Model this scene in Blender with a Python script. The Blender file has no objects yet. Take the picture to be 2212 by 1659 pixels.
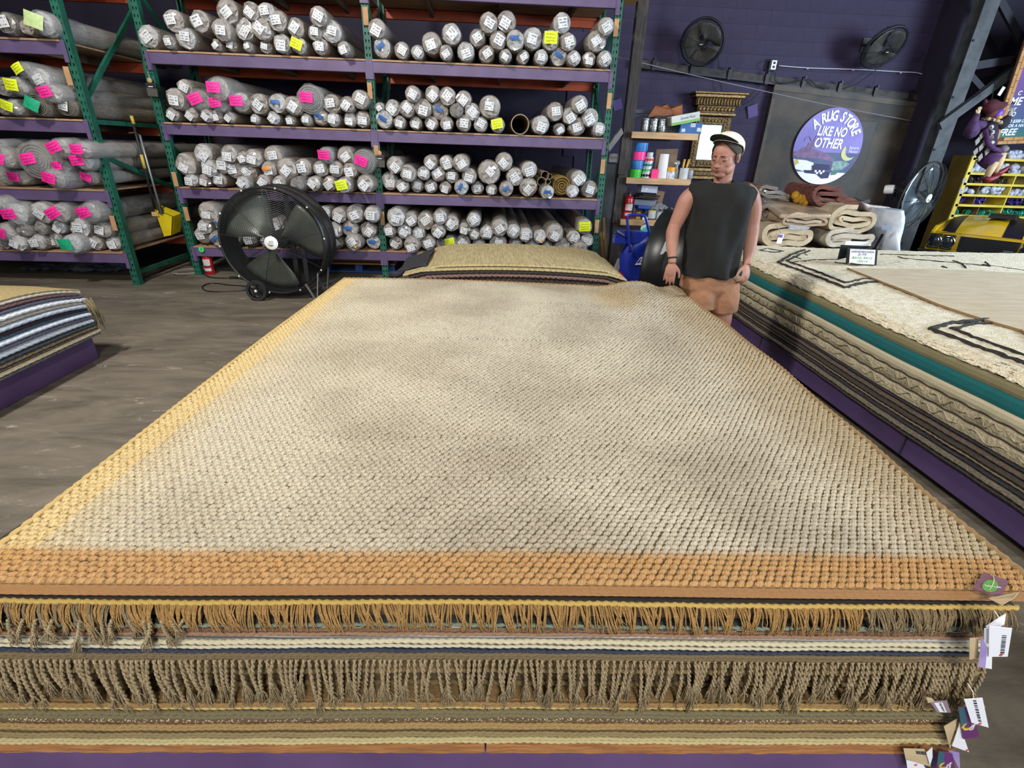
import bpy, math, random
import numpy as np
from mathutils import Vector, Matrix, Euler

rnd = random.Random(7)
SC = bpy.context.scene
COL = SC.collection

# ------------------------------------------------------------------ camera
CAM = Vector((0.0, 0.0, 1.68))
ROT = Matrix(((0.99867, -0.01104, -0.05039), (-0.04158, 0.42755, -0.90304), (0.03151, 0.90393, 0.42652)))
FPX = 1071.58
cd = bpy.data.cameras.new('camera')
cd.sensor_fit = 'HORIZONTAL'
cd.sensor_width = 36.0
cd.lens = 36.0 * FPX / 2212.0
cd.clip_start = 0.02
cam = bpy.data.objects.new('camera', cd)
COL.objects.link(cam)
_x = Vector((ROT[0][0], ROT[1][0], ROT[2][0])).normalized()
_z = Vector((ROT[0][2], ROT[1][2], ROT[2][2])).normalized()
_y = _z.cross(_x).normalized()
_x = _y.cross(_z)
RM = Matrix((_x, _y, _z)).transposed()
cam.matrix_world = Matrix.Translation(CAM) @ RM.to_4x4()
SC.camera = cam

# ------------------------------------------------------------------ world, lights, exposure
SC.view_settings.view_transform = 'Standard'
SC.view_settings.look = 'None'
SC.view_settings.gamma = 1.0
SC.view_settings.use_curve_mapping = False
SC.view_settings.exposure = 0.0
w = bpy.data.worlds.new('world')
SC.world = w
w.use_nodes = True
w.node_tree.nodes['Background'].inputs[0].default_value = (0.75, 0.82, 1.0, 1)
w.node_tree.nodes['Background'].inputs[1].default_value = 0.04

def area(name, loc, target, size, power, color, sy=None, spread=180):
    l = bpy.data.lights.new(name, 'AREA')
    l.energy = power; l.color = color; l.size = size
    if sy:
        l.shape = 'RECTANGLE'; l.size_y = sy
    l.spread = math.radians(spread)
    o = bpy.data.objects.new(name, l); COL.objects.link(o)
    o.location = loc
    d = Vector(target) - Vector(loc)
    o.rotation_euler = d.to_track_quat('-Z', 'Y').to_euler()
    return o
# high-bay lamps under the roof and daylight from the open loading doors
area('high_bay_lamp', (-3.4, 1.8, 5.6), (-0.3, 4.6, 0.6), 0.55, 400, (1.0, 0.96, 0.90))
area('high_bay_lamp', (0.6, -2.6, 5.2), (0.2, 3.0, 0.6), 0.55, 230, (1.0, 0.96, 0.90))
area('loading_door_daylight', (9.6, -3.4, 2.5), (1.5, 4.5, 0.9), 3.6, 260, (0.72, 0.85, 1.0), 3.2)
area('loading_door_daylight', (9.8, 2.4, 3.1), (4.2, 4.4, 0.8), 3.2, 900, (0.70, 0.84, 1.0), 3.0)
area('loading_door_daylight', (-0.5, -6.0, 3.3), (0.0, 4.0, 0.7), 4.5, 340, (0.97, 0.98, 1.0), 3.2)

# ------------------------------------------------------------------ helpers: pixel of the photograph -> point in the place
def _ray(px, py):
    return RM @ Vector((px - 1106.0, -(py - 829.5), -FPX))
def atY(px, py, Y):
    d = _ray(px, py); return CAM + d * (Y / d.y)
def atX(px, py, X):
    d = _ray(px, py); return CAM + d * (X / d.x)
def atZ(px, py, Z):
    d = _ray(px, py); return CAM + d * ((Z - CAM.z) / d.z)
def zcam(p):
    return -((RM.transposed() @ (Vector(p) - CAM)).z)

# ------------------------------------------------------------------ helpers: materials
def lin(c):
    return tuple(((v / 12.92) if v <= 0.04045 else ((v + 0.055) / 1.055) ** 2.4) for v in c)
def hx(s):
    return lin(tuple(int(s[i:i + 2], 16) / 255.0 for i in (0, 2, 4)))
MATS = {}
def node(nt, kind, **kw):
    n = nt.nodes.new(kind)
    for k, v in kw.items(): setattr(n, k, v)
    return n
def mat(name, c, rough=0.6, metal=0.0, c2=None, scale=12.0, detail=4.0, bump=0.0, bscale=None, coat=0.0, trans=0.0, emit=None, estr=1.0, lo=0.35, hi=0.65, stretch=None, spec=None, alpha=1.0):
    if name in MATS: return MATS[name]
    m = bpy.data.materials.new(name); m.use_nodes = True
    nt = m.node_tree; b = nt.nodes['Principled BSDF']
    c = hx(c) if isinstance(c, str) else c
    b.inputs['Base Color'].default_value = (*c, 1)
    b.inputs['Roughness'].default_value = rough
    b.inputs['Metallic'].default_value = metal
    if spec is not None: b.inputs['Specular IOR Level'].default_value = spec
    if coat: b.inputs['Coat Weight'].default_value = coat; b.inputs['Coat Roughness'].default_value = 0.15
    if trans: b.inputs['Transmission Weight'].default_value = trans
    if alpha < 1: b.inputs['Alpha'].default_value = alpha
    if emit:
        e = hx(emit) if isinstance(emit, str) else emit
        b.inputs['Emission Color'].default_value = (*e, 1); b.inputs['Emission Strength'].default_value = estr
    co = node(nt, 'ShaderNodeTexCoord')
    src = co.outputs['Object']
    if stretch:
        mp = node(nt, 'ShaderNodeMapping'); mp.inputs['Scale'].default_value = stretch
        nt.links.new(src, mp.inputs['Vector']); src = mp.outputs['Vector']
    if c2 is not None:
        c2 = hx(c2) if isinstance(c2, str) else c2
        n = node(nt, 'ShaderNodeTexNoise'); n.inputs['Scale'].default_value = scale; n.inputs['Detail'].default_value = detail
        nt.links.new(src, n.inputs['Vector'])
        r = node(nt, 'ShaderNodeValToRGB')
        r.color_ramp.elements[0].position = lo; r.color_ramp.elements[0].color = (*c, 1)
        r.color_ramp.elements[1].position = hi; r.color_ramp.elements[1].color = (*c2, 1)
        nt.links.new(n.outputs['Fac'], r.inputs['Fac'])
        nt.links.new(r.outputs['Color'], b.inputs['Base Color'])
    if bump:
        n2 = node(nt, 'ShaderNodeTexNoise'); n2.inputs['Scale'].default_value = bscale or scale * 4; n2.inputs['Detail'].default_value = 3
        nt.links.new(src, n2.inputs['Vector'])
        bp = node(nt, 'ShaderNodeBump'); bp.inputs['Strength'].default_value = bump; bp.inputs['Distance'].default_value = 0.01
        nt.links.new(n2.outputs['Fac'], bp.inputs['Height']); nt.links.new(bp.outputs['Normal'], b.inputs['Normal'])
    MATS[name] = m
    return m

# ------------------------------------------------------------------ helpers: meshes
class MB:
    """collects shapes in world (or local) space and links them as ONE mesh object"""
    def __init__(s): s.v = []; s.f = []; s.mi = []; s.cur = 0
    def add(s, vs, fs):
        k = len(s.v); s.v.extend([tuple(v) for v in vs]); s.f.extend([tuple(i + k for i in f) for f in fs]); s.mi.extend([s.cur] * len(fs)); return s
    def box(s, c, d, rot=None, taper=1.0):
        hxx, hy, hz = d[0] / 2, d[1] / 2, d[2] / 2
        vs = []
        for z in (-1, 1):
            t = taper if z > 0 else 1.0
            for x, y in ((-1, -1), (1, -1), (1, 1), (-1, 1)):
                vs.append(Vector((x * hxx * t, y * hy * t, z * hz)))
        if rot is not None:
            R = rot if isinstance(rot, Matrix) else Euler(rot).to_matrix()
            vs = [R @ v for v in vs]
        c = Vector(c)
        return s.add([v + c for v in vs], [(3, 2, 1, 0), (4, 5, 6, 7), (0, 1, 5, 4), (1, 2, 6, 5), (2, 3, 7, 6), (3, 0, 4, 7)])
    def bar(s, p0, p1, w, h, up=(0, 0, 1)):
        p0, p1 = Vector(p0), Vector(p1); d = p1 - p0; L = d.length
        if L < 1e-6: return s
        d.normalize(); u = Vector(up)
        if abs(d.dot(u)) > 0.97: u = Vector((0, 1, 0))
        sx = d.cross(u).normalized(); sz = sx.cross(d).normalized()
        R = Matrix((sx, d, sz)).transposed()
        return s.box((p0 + p1) / 2, (w, L, h), R)
    def tube(s, path, r, n=8, cap=True, tw=0.0):
        P = [Vector(p) for p in path]; m = len(P)
        rr = r if hasattr(r, '__len__') else [r] * m
        vs = []; prev = None
        for i in range(m):
            t = (P[min(i + 1, m - 1)] - P[max(i - 1, 0)])
            if t.length < 1e-9: t = Vector((0, 0, 1))
            t.normalize()
            if prev is None:
                a = Vector((0, 0, 1)) if abs(t.z) < 0.9 else Vector((1, 0, 0))
                prev = (a - t * a.dot(t)).normalized()
            else:
                prev = (prev - t * prev.dot(t)); prev = prev.normalized() if prev.length > 1e-6 else Vector((1, 0, 0))
            b = t.cross(prev)
            for k in range(n):
                a = 2 * math.pi * k / n + tw * i
                vs.append(P[i] + (prev * math.cos(a) + b * math.sin(a)) * rr[i])
        fs = []
        for i in range(m - 1):
            for k in range(n):
                k2 = (k + 1) % n
                fs.append((i * n + k, i * n + k2, (i + 1) * n + k2, (i + 1) * n + k))
        if cap:
            fs.append(tuple(range(n - 1, -1, -1))); fs.append(tuple((m - 1) * n + k for k in range(n)))
        return s.add(vs, fs)
    def lathe(s, prof, c=(0, 0, 0), axis=(0, 0, 1), n=24, a0=0.0, jit=None):
        ax = Vector(axis).normalized(); q = Vector((0, 0, 1)).rotation_difference(ax).to_matrix(); c = Vector(c)
        vs = []; m = len(prof)
        for i, (r, h) in enumerate(prof):
            for k in range(n):
                a = a0 + 2 * math.pi * k / n; j = jit(i, k) if jit else 1.0
                vs.append(c + q @ Vector((r * j * math.cos(a), r * j * math.sin(a), h)))
        fs = []
        for i in range(m - 1):
            for k in range(n):
                k2 = (k + 1) % n
                fs.append((i * n + k, i * n + k2, (i + 1) * n + k2, (i + 1) * n + k))
        if prof[0][0] > 1e-5: fs.append(tuple(range(n - 1, -1, -1)))
        if prof[-1][0] > 1e-5: fs.append(tuple((m - 1) * n + k for k in range(n)))
        return s.add(vs, fs)
    def ell(s, c, r, rot=None, nu=14, nv=9):
        c = Vector(c); R = None
        if rot is not None: R = rot if isinstance(rot, Matrix) else Euler(rot).to_matrix()
        vs = []; fs = []
        for i in range(nv + 1):
            th = math.pi * i / nv
            for k in range(nu):
                a = 2 * math.pi * k / nu
                v = Vector((r[0] * math.sin(th) * math.cos(a), r[1] * math.sin(th) * math.sin(a), r[2] * math.cos(th)))
                vs.append(c + (R @ v if R else v))
        for i in range(nv):
            for k in range(nu):
                k2 = (k + 1) % nu
                fs.append((i * nu + k, (i + 1) * nu + k, (i + 1) * nu + k2, i * nu + k2))
        return s.add(vs, fs)
    def torus(s, c, R, r, axis=(0, 0, 1), n=28, m=8, a0=0, a1=2 * math.pi):
        ax = Vector(axis).normalized(); q = Vector((0, 0, 1)).rotation_difference(ax).to_matrix(); c = Vector(c)
        full = abs(a1 - a0 - 2 * math.pi) < 1e-4
        P = [c + q @ Vector((R * math.cos(a0 + (a1 - a0) * i / n), R * math.sin(a0 + (a1 - a0) * i / n), 0)) for i in range(n + (0 if full else 1))]
        if full: P = P + [P[0]]
        return s.tube(P, r, m, cap=not full)
    def prism(s, pts, ext):
        """closed outline (3-D points in one plane) pushed along vector ext"""
        P = [Vector(p) for p in pts]; e = Vector(ext); n = len(P)
        fs = [tuple(range(n - 1, -1, -1)), tuple(range(n, 2 * n))]
        for i in range(n):
            j = (i + 1) % n; fs.append((i, j, n + j, n + i))
        return s.add(P + [p + e for p in P], fs)
    def grid(s, fn, nu, nv, wrapu=False):
        vs = []; W = nu if wrapu else nu + 1
        for j in range(nv + 1):
            for i in range(W): vs.append(fn(i / nu, j / nv))
        fs = []
        for j in range(nv):
            for i in range(nu):
                i2 = (i + 1) % W
                fs.append((j * W + i, j * W + i2, (j + 1) * W + i2, (j + 1) * W + i))
        return s.add(vs, fs)
    def mesh(s, name, mats, org=(0, 0, 0), smooth=False):
        me = bpy.data.meshes.new(name); o = Vector(org)
        me.from_pydata([(v[0] - o.x, v[1] - o.y, v[2] - o.z) for v in s.v], [], s.f)
        for m in (mats if isinstance(mats, (list, tuple)) else [mats]): me.materials.append(m)
        if max(s.mi, default=0): me.polygons.foreach_set('material_index', s.mi)
        if smooth: me.polygons.foreach_set('use_smooth', [True] * len(s.f))
        me.validate(); me.update()
        return me
    def build(s, name, mats, parent=None, smooth=False, bevel=0.0, seg=2, kind=None, auto=None):
        org = WORG.get(parent.name, (0, 0, 0)) if parent else (0, 0, 0)
        o = bpy.data.objects.new(name, s.mesh(name, mats, org, smooth)); COL.objects.link(o)
        if parent: o.parent = parent; WORG[o.name] = org
        if bevel:
            md = o.modifiers.new('bevel', 'BEVEL'); md.width = bevel; md.segments = seg; md.limit_method = 'ANGLE'; md.angle_limit = math.radians(40)
        if auto: smooth_angle(o, auto)
        if kind: o['kind'] = kind
        return o
WORG = {}
def smooth_angle(o, deg):
    me = o.data; me.polygons.foreach_set('use_smooth', [True] * len(me.polygons))
    me.set_sharp_from_angle(angle=math.radians(deg))
def tag(o, label, cat, group=None, kind=None):
    o['label'] = label; o['category'] = cat
    if group: o['group'] = group
    if kind: o['kind'] = kind
    return o
def thing(name, loc, label, cat, group=None):
    o = bpy.data.objects.new(name, None); COL.objects.link(o); o.empty_display_size = 0.05
    o.location = loc; WORG[o.name] = tuple(loc)
    return tag(o, label, cat, group)
def child(name, me, parent, loc=(0, 0, 0), rot=None, scale=None):
    o = bpy.data.objects.new(name, me); COL.objects.link(o); o.parent = parent; o.location = loc
    if rot is not None: o.rotation_euler = rot
    if scale is not None: o.scale = scale
    return o
def struct(o):
    o['kind'] = 'structure'; return o
_TX = {}
def text_shape(string, size, shear=0.0, bold=0.0):
    """vertices and faces of a line of lettering, centred, in the x-y plane"""
    key = (string, size, shear, bold)
    if key in _TX: return _TX[key]
    cu = bpy.data.curves.new('lettering', 'FONT'); cu.body = string; cu.size = size; cu.align_x = 'CENTER'; cu.align_y = 'CENTER'
    cu.shear = shear; cu.offset = bold; cu.resolution_u = 3
    o = bpy.data.objects.new('lettering', cu); COL.objects.link(o)
    dg = bpy.context.evaluated_depsgraph_get(); dg.update()
    me = bpy.data.meshes.new_from_object(o.evaluated_get(dg))
    r = ([v.co.copy() for v in me.vertices], [tuple(p.vertices) for p in me.polygons])
    bpy.data.objects.remove(o); bpy.data.curves.remove(cu); bpy.data.meshes.remove(me)
    _TX[key] = r
    return r
def text_on(mb, string, size, M, shear=0.0, bold=0.0):
    vs, fs = text_shape(string, size, shear, bold)
    return mb.add([M @ v for v in vs], fs)
def frame(o, xdir, ydir):
    x = Vector(xdir).normalized(); y = Vector(ydir); y = (y - x * y.dot(x)).normalized(); z = x.cross(y)
    M = Matrix((x, y, z)).transposed().to_4x4(); M.translation = Vector(o); return M
# ================================================================== setting
PURPLE = hx('5b4a75'); PURPLE_D = hx('47395f')
def concrete():
    m = bpy.data.materials.new('concrete_floor'); m.use_nodes = True; nt = m.node_tree; b = nt.nodes['Principled BSDF']
    co = node(nt, 'ShaderNodeTexCoord')
    mp = node(nt, 'ShaderNodeMapping'); mp.inputs['Rotation'].default_value = (0, 0, 0.5); mp.inputs['Scale'].default_value = (0.6, 2.2, 1)
    nt.links.new(co.outputs['Object'], mp.inputs['Vector'])
    n = node(nt, 'ShaderNodeTexNoise'); n.inputs['Scale'].default_value = 1.9; n.inputs['Detail'].default_value = 8; n.inputs['Roughness'].default_value = 0.68; n.inputs['Distortion'].default_value = 0.6
    nt.links.new(mp.outputs['Vector'], n.inputs['Vector'])
    r = node(nt, 'ShaderNodeValToRGB'); e = r.color_ramp.elements
    e[0].position = 0.30; e[0].color = (*hx('4a443a'), 1); e[1].position = 0.72; e[1].color = (*hx('83796a'), 1)
    nt.links.new(n.outputs['Fac'], r.inputs['Fac'])
    n2 = node(nt, 'ShaderNodeTexNoise'); n2.inputs['Scale'].default_value = 2.6; n2.inputs['Detail'].default_value = 10; n2.inputs['Roughness'].default_value = 0.8; n2.inputs['Distortion'].default_value = 2.0
    nt.links.new(mp.outputs['Vector'], n2.inputs['Vector'])
    r2 = node(nt, 'ShaderNodeValToRGB'); r2.color_ramp.elements[0].position = 0.585; r2.color_ramp.elements[1].position = 0.70
    nt.links.new(n2.outputs['Fac'], r2.inputs['Fac'])
    mx = node(nt, 'ShaderNodeMixRGB'); mx.inputs['Color2'].default_value = (*hx('b8afa2'), 1)
    nt.links.new(r2.outputs['Color'], mx.inputs['Fac']); nt.links.new(r.outputs['Color'], mx.inputs['Color1'])
    nt.links.new(mx.outputs['Color'], b.inputs['Base Color'])
    b.inputs['Roughness'].default_value = 0.62
    bp = node(nt, 'ShaderNodeBump'); bp.inputs['Strength'].default_value = 0.25; bp.inputs['Distance'].default_value = 0.01
    nt.links.new(n2.outputs['Fac'], bp.inputs['Height']); nt.links.new(bp.outputs['Normal'], b.inputs['Normal'])
    return m
fl = MB(); fl.box((1.5, 3.0, -0.1), (26, 22, 0.2))
struct(fl.build('floor', concrete()))
WY = 9.6
wallp = mat('purple_wall_paint', '272138', 0.75, c2='1f1a2e', scale=1.2, bump=0.3, bscale=60)
wb = MB(); wb.box((1.5, WY + 0.12, 2.9), (24, 0.2, 5.8))
wall = struct(wb.build('wall_back', wallp))
# painted concrete blocks of the back wall, each its own piece, joints recessed
bm_ = MB(); bm_.box((0, 0, 0), (0.4012, 0.03, 0.2012))
blk = bm_.mesh('concrete_block', mat('purple_block_paint', '2f2546', 0.72, c2='271e3c', scale=3.0, bump=0.35, bscale=70))
nb = 0
for row in range(24):
    z = 0.9 + row * 0.203
    if z > 4.55: break
    for c in range(17):
        x = 1.5 + c * 0.403 + (0.2 if row % 2 else 0)
        if x > 8.05: continue
        if 4.95 < x < 7.15 and z < 2.55: continue
        if x < 2.2 and z < 1.2: continue
        o = child('concrete_block', blk, wall, (x, WY + 0.0155 + rnd.uniform(-0.001, 0.001), z)); nb += 1
# sliding fire door on an inclined track
door_m = mat('rusty_galvanized_sheet', '4a4034', 0.6, 0.1, c2='272522', scale=2.2, detail=7, bump=0.2, bscale=30)
DX0, DX1 = 4.76, 7.42
dm = MB()
dm.prism([(DX0, WY - 0.13, 0.05), (DX1, WY - 0.13, 0.05), (DX1, WY - 0.13, 2.62), (DX0, WY - 0.13, 2.80)], (0, 0.07, 0))
door = struct(dm.build('door_1', door_m, bevel=0.006))
sm = MB()
for x in (DX0 + 0.03, DX1 - 0.03): sm.box((x, WY - 0.135, 1.35), (0.06, 0.02, 2.5))
sm.bar((DX0, WY - 0.135, 2.77), (DX1, WY - 0.135, 2.59), 0.02, 0.08)
sm.build('door_edge_strip', mat('door_strip', '504639', 0.6, 0.1, c2='332f2c', scale=4), door)
sp = MB(); sp.box((6.35, WY - 0.137, 1.7), (0.75, 0.016, 1.25)); sp.build('door_patch_panel', mat('door_patch', '3c3831', 0.55, 0.1, c2='2c2926', scale=3), door, bevel=0.006)
tr = MB()
A = Vector((2.35, WY - 0.09, 3.04)); B = Vector((7.5, WY - 0.09, 2.70))
tr.bar(A, B, 0.04, 0.085)
track = thing('sliding_door_track', (A + B) / 2, 'sloping rusty steel door track bolted across the purple block wall', 'track')
tr.build('rail', mat('rusty_track', '453f3a', 0.7, 0.1, c2='222022', scale=8, bump=0.3), track)
tr2 = MB(); tr2.bar(A + Vector((0, -0.02, -0.06)), B + Vector((0, -0.02, -0.06)), 0.03, 0.03)
tr2.build('guide_lip', mat('dark_track', '211f24', 0.5, 0.4), track)
for i in range(8):
    p = A.lerp(B, (i + 0.5) / 8)
    h = MB(); h.box(p + Vector((0, -0.03, 0.0)), (0.06, 0.05, 0.17)); h.tube([p + Vector((0, -0.04, 0.08)), p + Vector((0, -0.08, 0.08))], 0.018, 8)
    h.build('track_bracket', MATS['dark_track'], track)
# dark upright box against the wall, steel column with braces
pm = MB(); pm.box((7.62, WY - 0.2, 2.9), (0.62, 0.4, 5.8))
struct(pm.build('trim_1', mat('dark_wall_box', '231d33', 0.8, c2='1a1626', scale=2)))
CY = 8.75
steel = mat('grey_steel', '50565a', 0.65, 0.1, c2='3c4145', scale=6)
steel_d = mat('shadow_steel', '20212b', 0.6, 0.3)  # darker copy of the grey steel, shade put into its colour
col_x = atY(2030, 320, CY).x
colm = thing('steel_column', (col_x, CY, 0), 'grey steel building column with diagonal truss braces, right of the fire door', 'column')
c0 = MB(); c0.box((col_x, CY, 2.7), (0.235, 0.012, 5.4)); c0.box((col_x, CY + 0.2, 2.7), (0.235, 0.012, 5.4)); c0.box((col_x, CY + 0.1, 2.7), (0.012, 0.2, 5.4))
c0.build('column_shaft', steel, colm)
def brace(p, q, w_, m, nm='truss_brace', dy=0.0):
    a = MB(); P, Q = atY(*p, CY + dy), atY(*q, CY + dy); a.bar(P, Q, 0.05, w_); a.build(nm, m, colm)
brace((2030, 273), (2240, 118), 0.12, steel, dy=-0.05)
brace((2030, 263), (2240, 106), 0.06, steel_d, dy=0.0)
brace((2075, 147), (2230, 122), 0.11, steel_d, dy=0.02)
brace((2084, 150), (2128, 200), 0.08, steel_d, dy=0.02)
brace((2156, -5), (2228, 130), 0.10, steel_d, dy=0.02)
c1 = MB()
for z in np.arange(0.4, 4.8, 0.75): c1.box((col_x - 0.09, CY - 0.012, z), (0.03, 0.02, 0.03))
c1.build('column_bolts', steel_d, colm)
# ================================================================== pallet racks
GREEN = mat('green_upright_paint', '1f6450', 0.5, c2='184d3f', scale=5, bump=0.15, bscale=40)
PBEAM = mat('purple_beam_paint', '615174', 0.5, c2='554566', scale=4, bump=0.1)
ORANGE = mat('orange_beam_paint', 'b9502a', 0.55, c2='933c20', scale=4)
PLY = mat('plywood_deck', 'b08d68', 0.7, c2='94745a', scale=3, stretch=(1, 6, 6), bump=0.1)
KRAFT = mat('kraft_card', 'b98f66', 0.8, c2='a67f58', scale=8)
ZINC = mat('zinc', '9aa0a2', 0.4, 0.8)
def upright_mesh(w_, d_, h_):
    """perforated post: a front plate with two columns of teardrop holes and two side walls"""
    b = MB(); pitch = 0.07; n = int(h_ / pitch)
    xs = [-0.5, -0.30, -0.12, 0.12, 0.30, 0.5]
    for i in range(n):
        z0 = i * pitch; zs = [z0, z0 + 0.022, z0 + 0.052, z0 + pitch]
        for j in range(3):
            for k in range(5):
                if j == 1 and k in (1, 3):
                    # tapered hole: two slivers narrow it towards its foot
                    x0, x1 = xs[k] * w_, xs[k + 1] * w_; t = (x1 - x0) * 0.22
                    b.add([(x0, 0, zs[1]), (x0 + t, 0, zs[1]), (x0, 0, zs[2])], [(0, 1, 2)])
                    b.add([(x1 - t, 0, zs[1]), (x1, 0, zs[1]), (x1, 0, zs[2])], [(0, 1, 2)])
                    continue
                b.add([(xs[k] * w_, 0, zs[j]), (xs[k + 1] * w_, 0, zs[j]), (xs[k + 1] * w_, 0, zs[j + 1]), (xs[k] * w_, 0, zs[j + 1])], [(0, 1, 2, 3)])
    top = n * pitch
    for sx in (-1, 1):
        x = sx * w_ / 2
        b.box((x - sx * 0.002, d_ / 2, top / 2), (0.004, d_, top))
        b.box((x - sx * 0.012, d_ - 0.002, top / 2), (0.024, 0.004, top))
    return b.mesh('upright', GREEN)
UP = upright_mesh(0.085, 0.075, 4.3)
UPB = upright_mesh(0.085, 0.075, 4.3)
def rack(label, posts, Y, depth, levels, name='pallet_rack', diags=None):
    r = thing(name, (sum(posts) / len(posts), Y, 0), label, 'rack')
    ox, oy = r.location.x, r.location.y
    for x in posts:
        child('upright', UP, r, (x - ox, 0, 0))
        child('upright', UP, r, (x - ox, depth, 0), rot=(0, 0, math.pi))
        for yy in (0, depth - 0.0):
            f = MB(); f.box((x, Y + yy + (0.04 if yy == 0 else -0.04), 0.004), (0.11, 0.12, 0.008)); f.build('foot_plate', GREEN, r)
        if diags:
            for kind_, za_, zb_ in diags:
                b = MB(); b.bar((x, Y + 0.08, za_), (x, Y + depth - 0.08, zb_), 0.034, 0.05); b.build(kind_, GREEN, r)
            continue
        zs = [0.12, 1.0, 1.62, 2.5, 3.2, 4.1]
        for i, z in enumerate(zs):
            if i in (0, 2, 4):
                b = MB(); b.bar((x, Y + 0.075, z + 0.3 * (i > 0)), (x, Y + depth - 0.075, z + 0.3 * (i > 0)), 0.032, 0.042); b.build('horizontal_brace', GREEN, r)
            if i < 5:
                b = MB(); f0, f1 = (Y + 0.08, Y + depth - 0.08) if i % 2 == 0 else (Y + depth - 0.08, Y + 0.08)
                b.bar((x, f0, z + 0.04), (x, f1, zs[i + 1] - 0.02), 0.032, 0.042); b.build('diagonal_brace', GREEN, r)
    for a, c in zip(posts[:-1], posts[1:]):
        for z in levels:
            x0, x1 = a + 0.043, c - 0.043
            for yy, m, nm in ((Y - 0.012, PBEAM, 'front_beam'), (Y + depth + 0.012, ORANGE, 'rear_beam')):
                b = MB(); s = 1 if nm == 'front_beam' else -1
                b.box(((x0 + x1) / 2, yy + s * 0.02, z - 0.018 - 0.06), (x1 - x0, 0.05, 0.115)); b.box(((x0 + x1) / 2, yy + s * 0.045, z - 0.04), (x1 - x0, 0.03, 0.03))
                bo = b.build(nm, m, r, bevel=0.006)
                for xx, sx in ((a, 1), (c, -1)):
                    k = MB(); k.box((xx + sx * 0.021, yy - s * 0.008, z - 0.10), (0.042, 0.006, 0.20)); k.box((xx + sx * 0.046, yy + s * 0.02, z - 0.10), (0.006, 0.05, 0.20))
                    k.build('beam_connector', m, bo)
            d = MB(); d.box(((x0 + x1) / 2, Y + depth / 2 - 0.012, z - 0.009), (x1 - x0, depth + 0.03, 0.018)); d.build('deck_panel', PLY, r)
            for k in range(3):
                xx = x0 + (k + 0.7) * (x1 - x0) / 3.2
                s_ = MB(); s_.box((xx, Y + depth / 2, z - 0.018 - 0.045), (0.04, depth - 0.1, 0.088)); s_.build('deck_joist', mat('dark_joist', '6d543c', 0.8, c2='553f2c', scale=5), r)
    return r
LV_M = [0.39, 1.125, 1.854, 2.587, 3.32]
LV_L = [0.405, 1.115, 1.835, 2.565, 3.30]
RY, RYL = 6.95, 6.36
RX = [-3.965, -1.425, 1.475]
LX = [-7.25, -4.41]
rack_m = rack('long green and purple pallet rack of two bays behind the standing fan', RX, RY, 1.07, LV_M)
LXX = LX[1]; YB = RYL + 0.09
LD = [('diagonal_brace', atY(185, 210, YB).z, atX(284, 22, LXX).z), ('diagonal_brace', atY(216, 338, YB).z, atX(333, 413, LXX).z), ('horizontal_brace', atY(203, 263, YB).z, atY(203, 263, YB).z), ('horizontal_brace', 0.14, 0.14), ('diagonal_brace', 0.2, atX(333, 413, LXX).z - 0.1)][:4]
rack_l = rack('green and purple pallet rack at the far left, nearer than the long rack', LX, RYL, 1.40, LV_L, diags=LD)
# kraft tags taped on the posts
for px, py, Yp, R in ((147, 164, RYL, rack_l), (198, 327, RYL, rack_l), (245, 482, RYL, rack_l), (790, 35, RY, rack_m), (799, 196, RY, rack_m), (378, 387, RY, rack_m), (403, 462, RY, rack_m),
                      (826, 472, RY, rack_m), (1331, 60, RY, rack_m), (1316, 218, RY, rack_m), (1302, 360, RY, rack_m), (1289, 489, RY, rack_m), (813, 330, RY, rack_m)):
    p = atY(px, py, Yp - 0.03)
    k = MB(); k.box(p, (0.055, 0.006, 0.17)); k.build('card_tag', KRAFT, R)
# two small black tag boxes hung from posts by a hook
for px, py, lab in ((328, 190, 'small black hang box with a kraft dot on the post left of the long rack'), (821, 345, 'small black and grey hang box on the middle post of the long rack')):
    p = atY(px, py, RY - 0.05)
    t = thing('hang_box', p, lab, 'tag')
    b = MB(); b.box(p + Vector((0, 0, 0.025)), (0.115, 0.03, 0.05)); b.build('lid', mat('black_card', '1c1b1d', 0.5), t, bevel=0.003)
    b = MB(); b.box(p + Vector((0, 0, -0.045)), (0.115, 0.028, 0.085), (0, 0.06, 0)); b.build('box_body', mat('dark_grey_card', '4a4645', 0.6), t, bevel=0.003)
    b = MB(); b.ell(p + Vector((0.0, -0.01, 0.075)), (0.028, 0.012, 0.028)); b.build('clip', KRAFT, t, smooth=True)
    b = MB(); b.box(p + Vector((0.0, -0.018, 0.012)), (0.05, 0.004, 0.008)); b.build('mark', mat('white_print', 'd8d8d8', 0.6), t)
    b = MB(); b.tube([p + Vector((0, 0, 0.1)), p + Vector((0, 0.0, 0.16)), p + Vector((-0.01, 0.04, 0.18))], 0.004, 6); b.build('hook', ZINC, t)
# green numbered dot on the lowest beam, left
p = atY(435, 539, RY - 0.04)
b = MB(); b.lathe([(0.036, 0), (0.036, 0.004)], p, (0, -1, 0), 20); g = b.build('round_sticker', mat('green_sticker', '3fd46a', 0.6), rack_m); g['label'] = 'green round sticker with the number 1'
b = MB(); text_on(b, '1', 0.055, frame(p + Vector((0, -0.006, 0)), (1, 0, 0), (0, 0, 1))); b.build('numeral', mat('black_ink', '16161a', 0.7), g)
# plank end on top of the right post
p = atY(1368, 5, RY)
t = tag(MB().box((p.x - 0.02, RY + 0.3, 3.42), (0.36, 0.75, 0.09)).build('timber_block', mat('pale_timber', 'c9a26c', 0.7, c2='b48b57', scale=4, stretch=(1, 8, 8)), bevel=0.004), 'pale timber block lying on top of the rack at its right post', 'timber')
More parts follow.
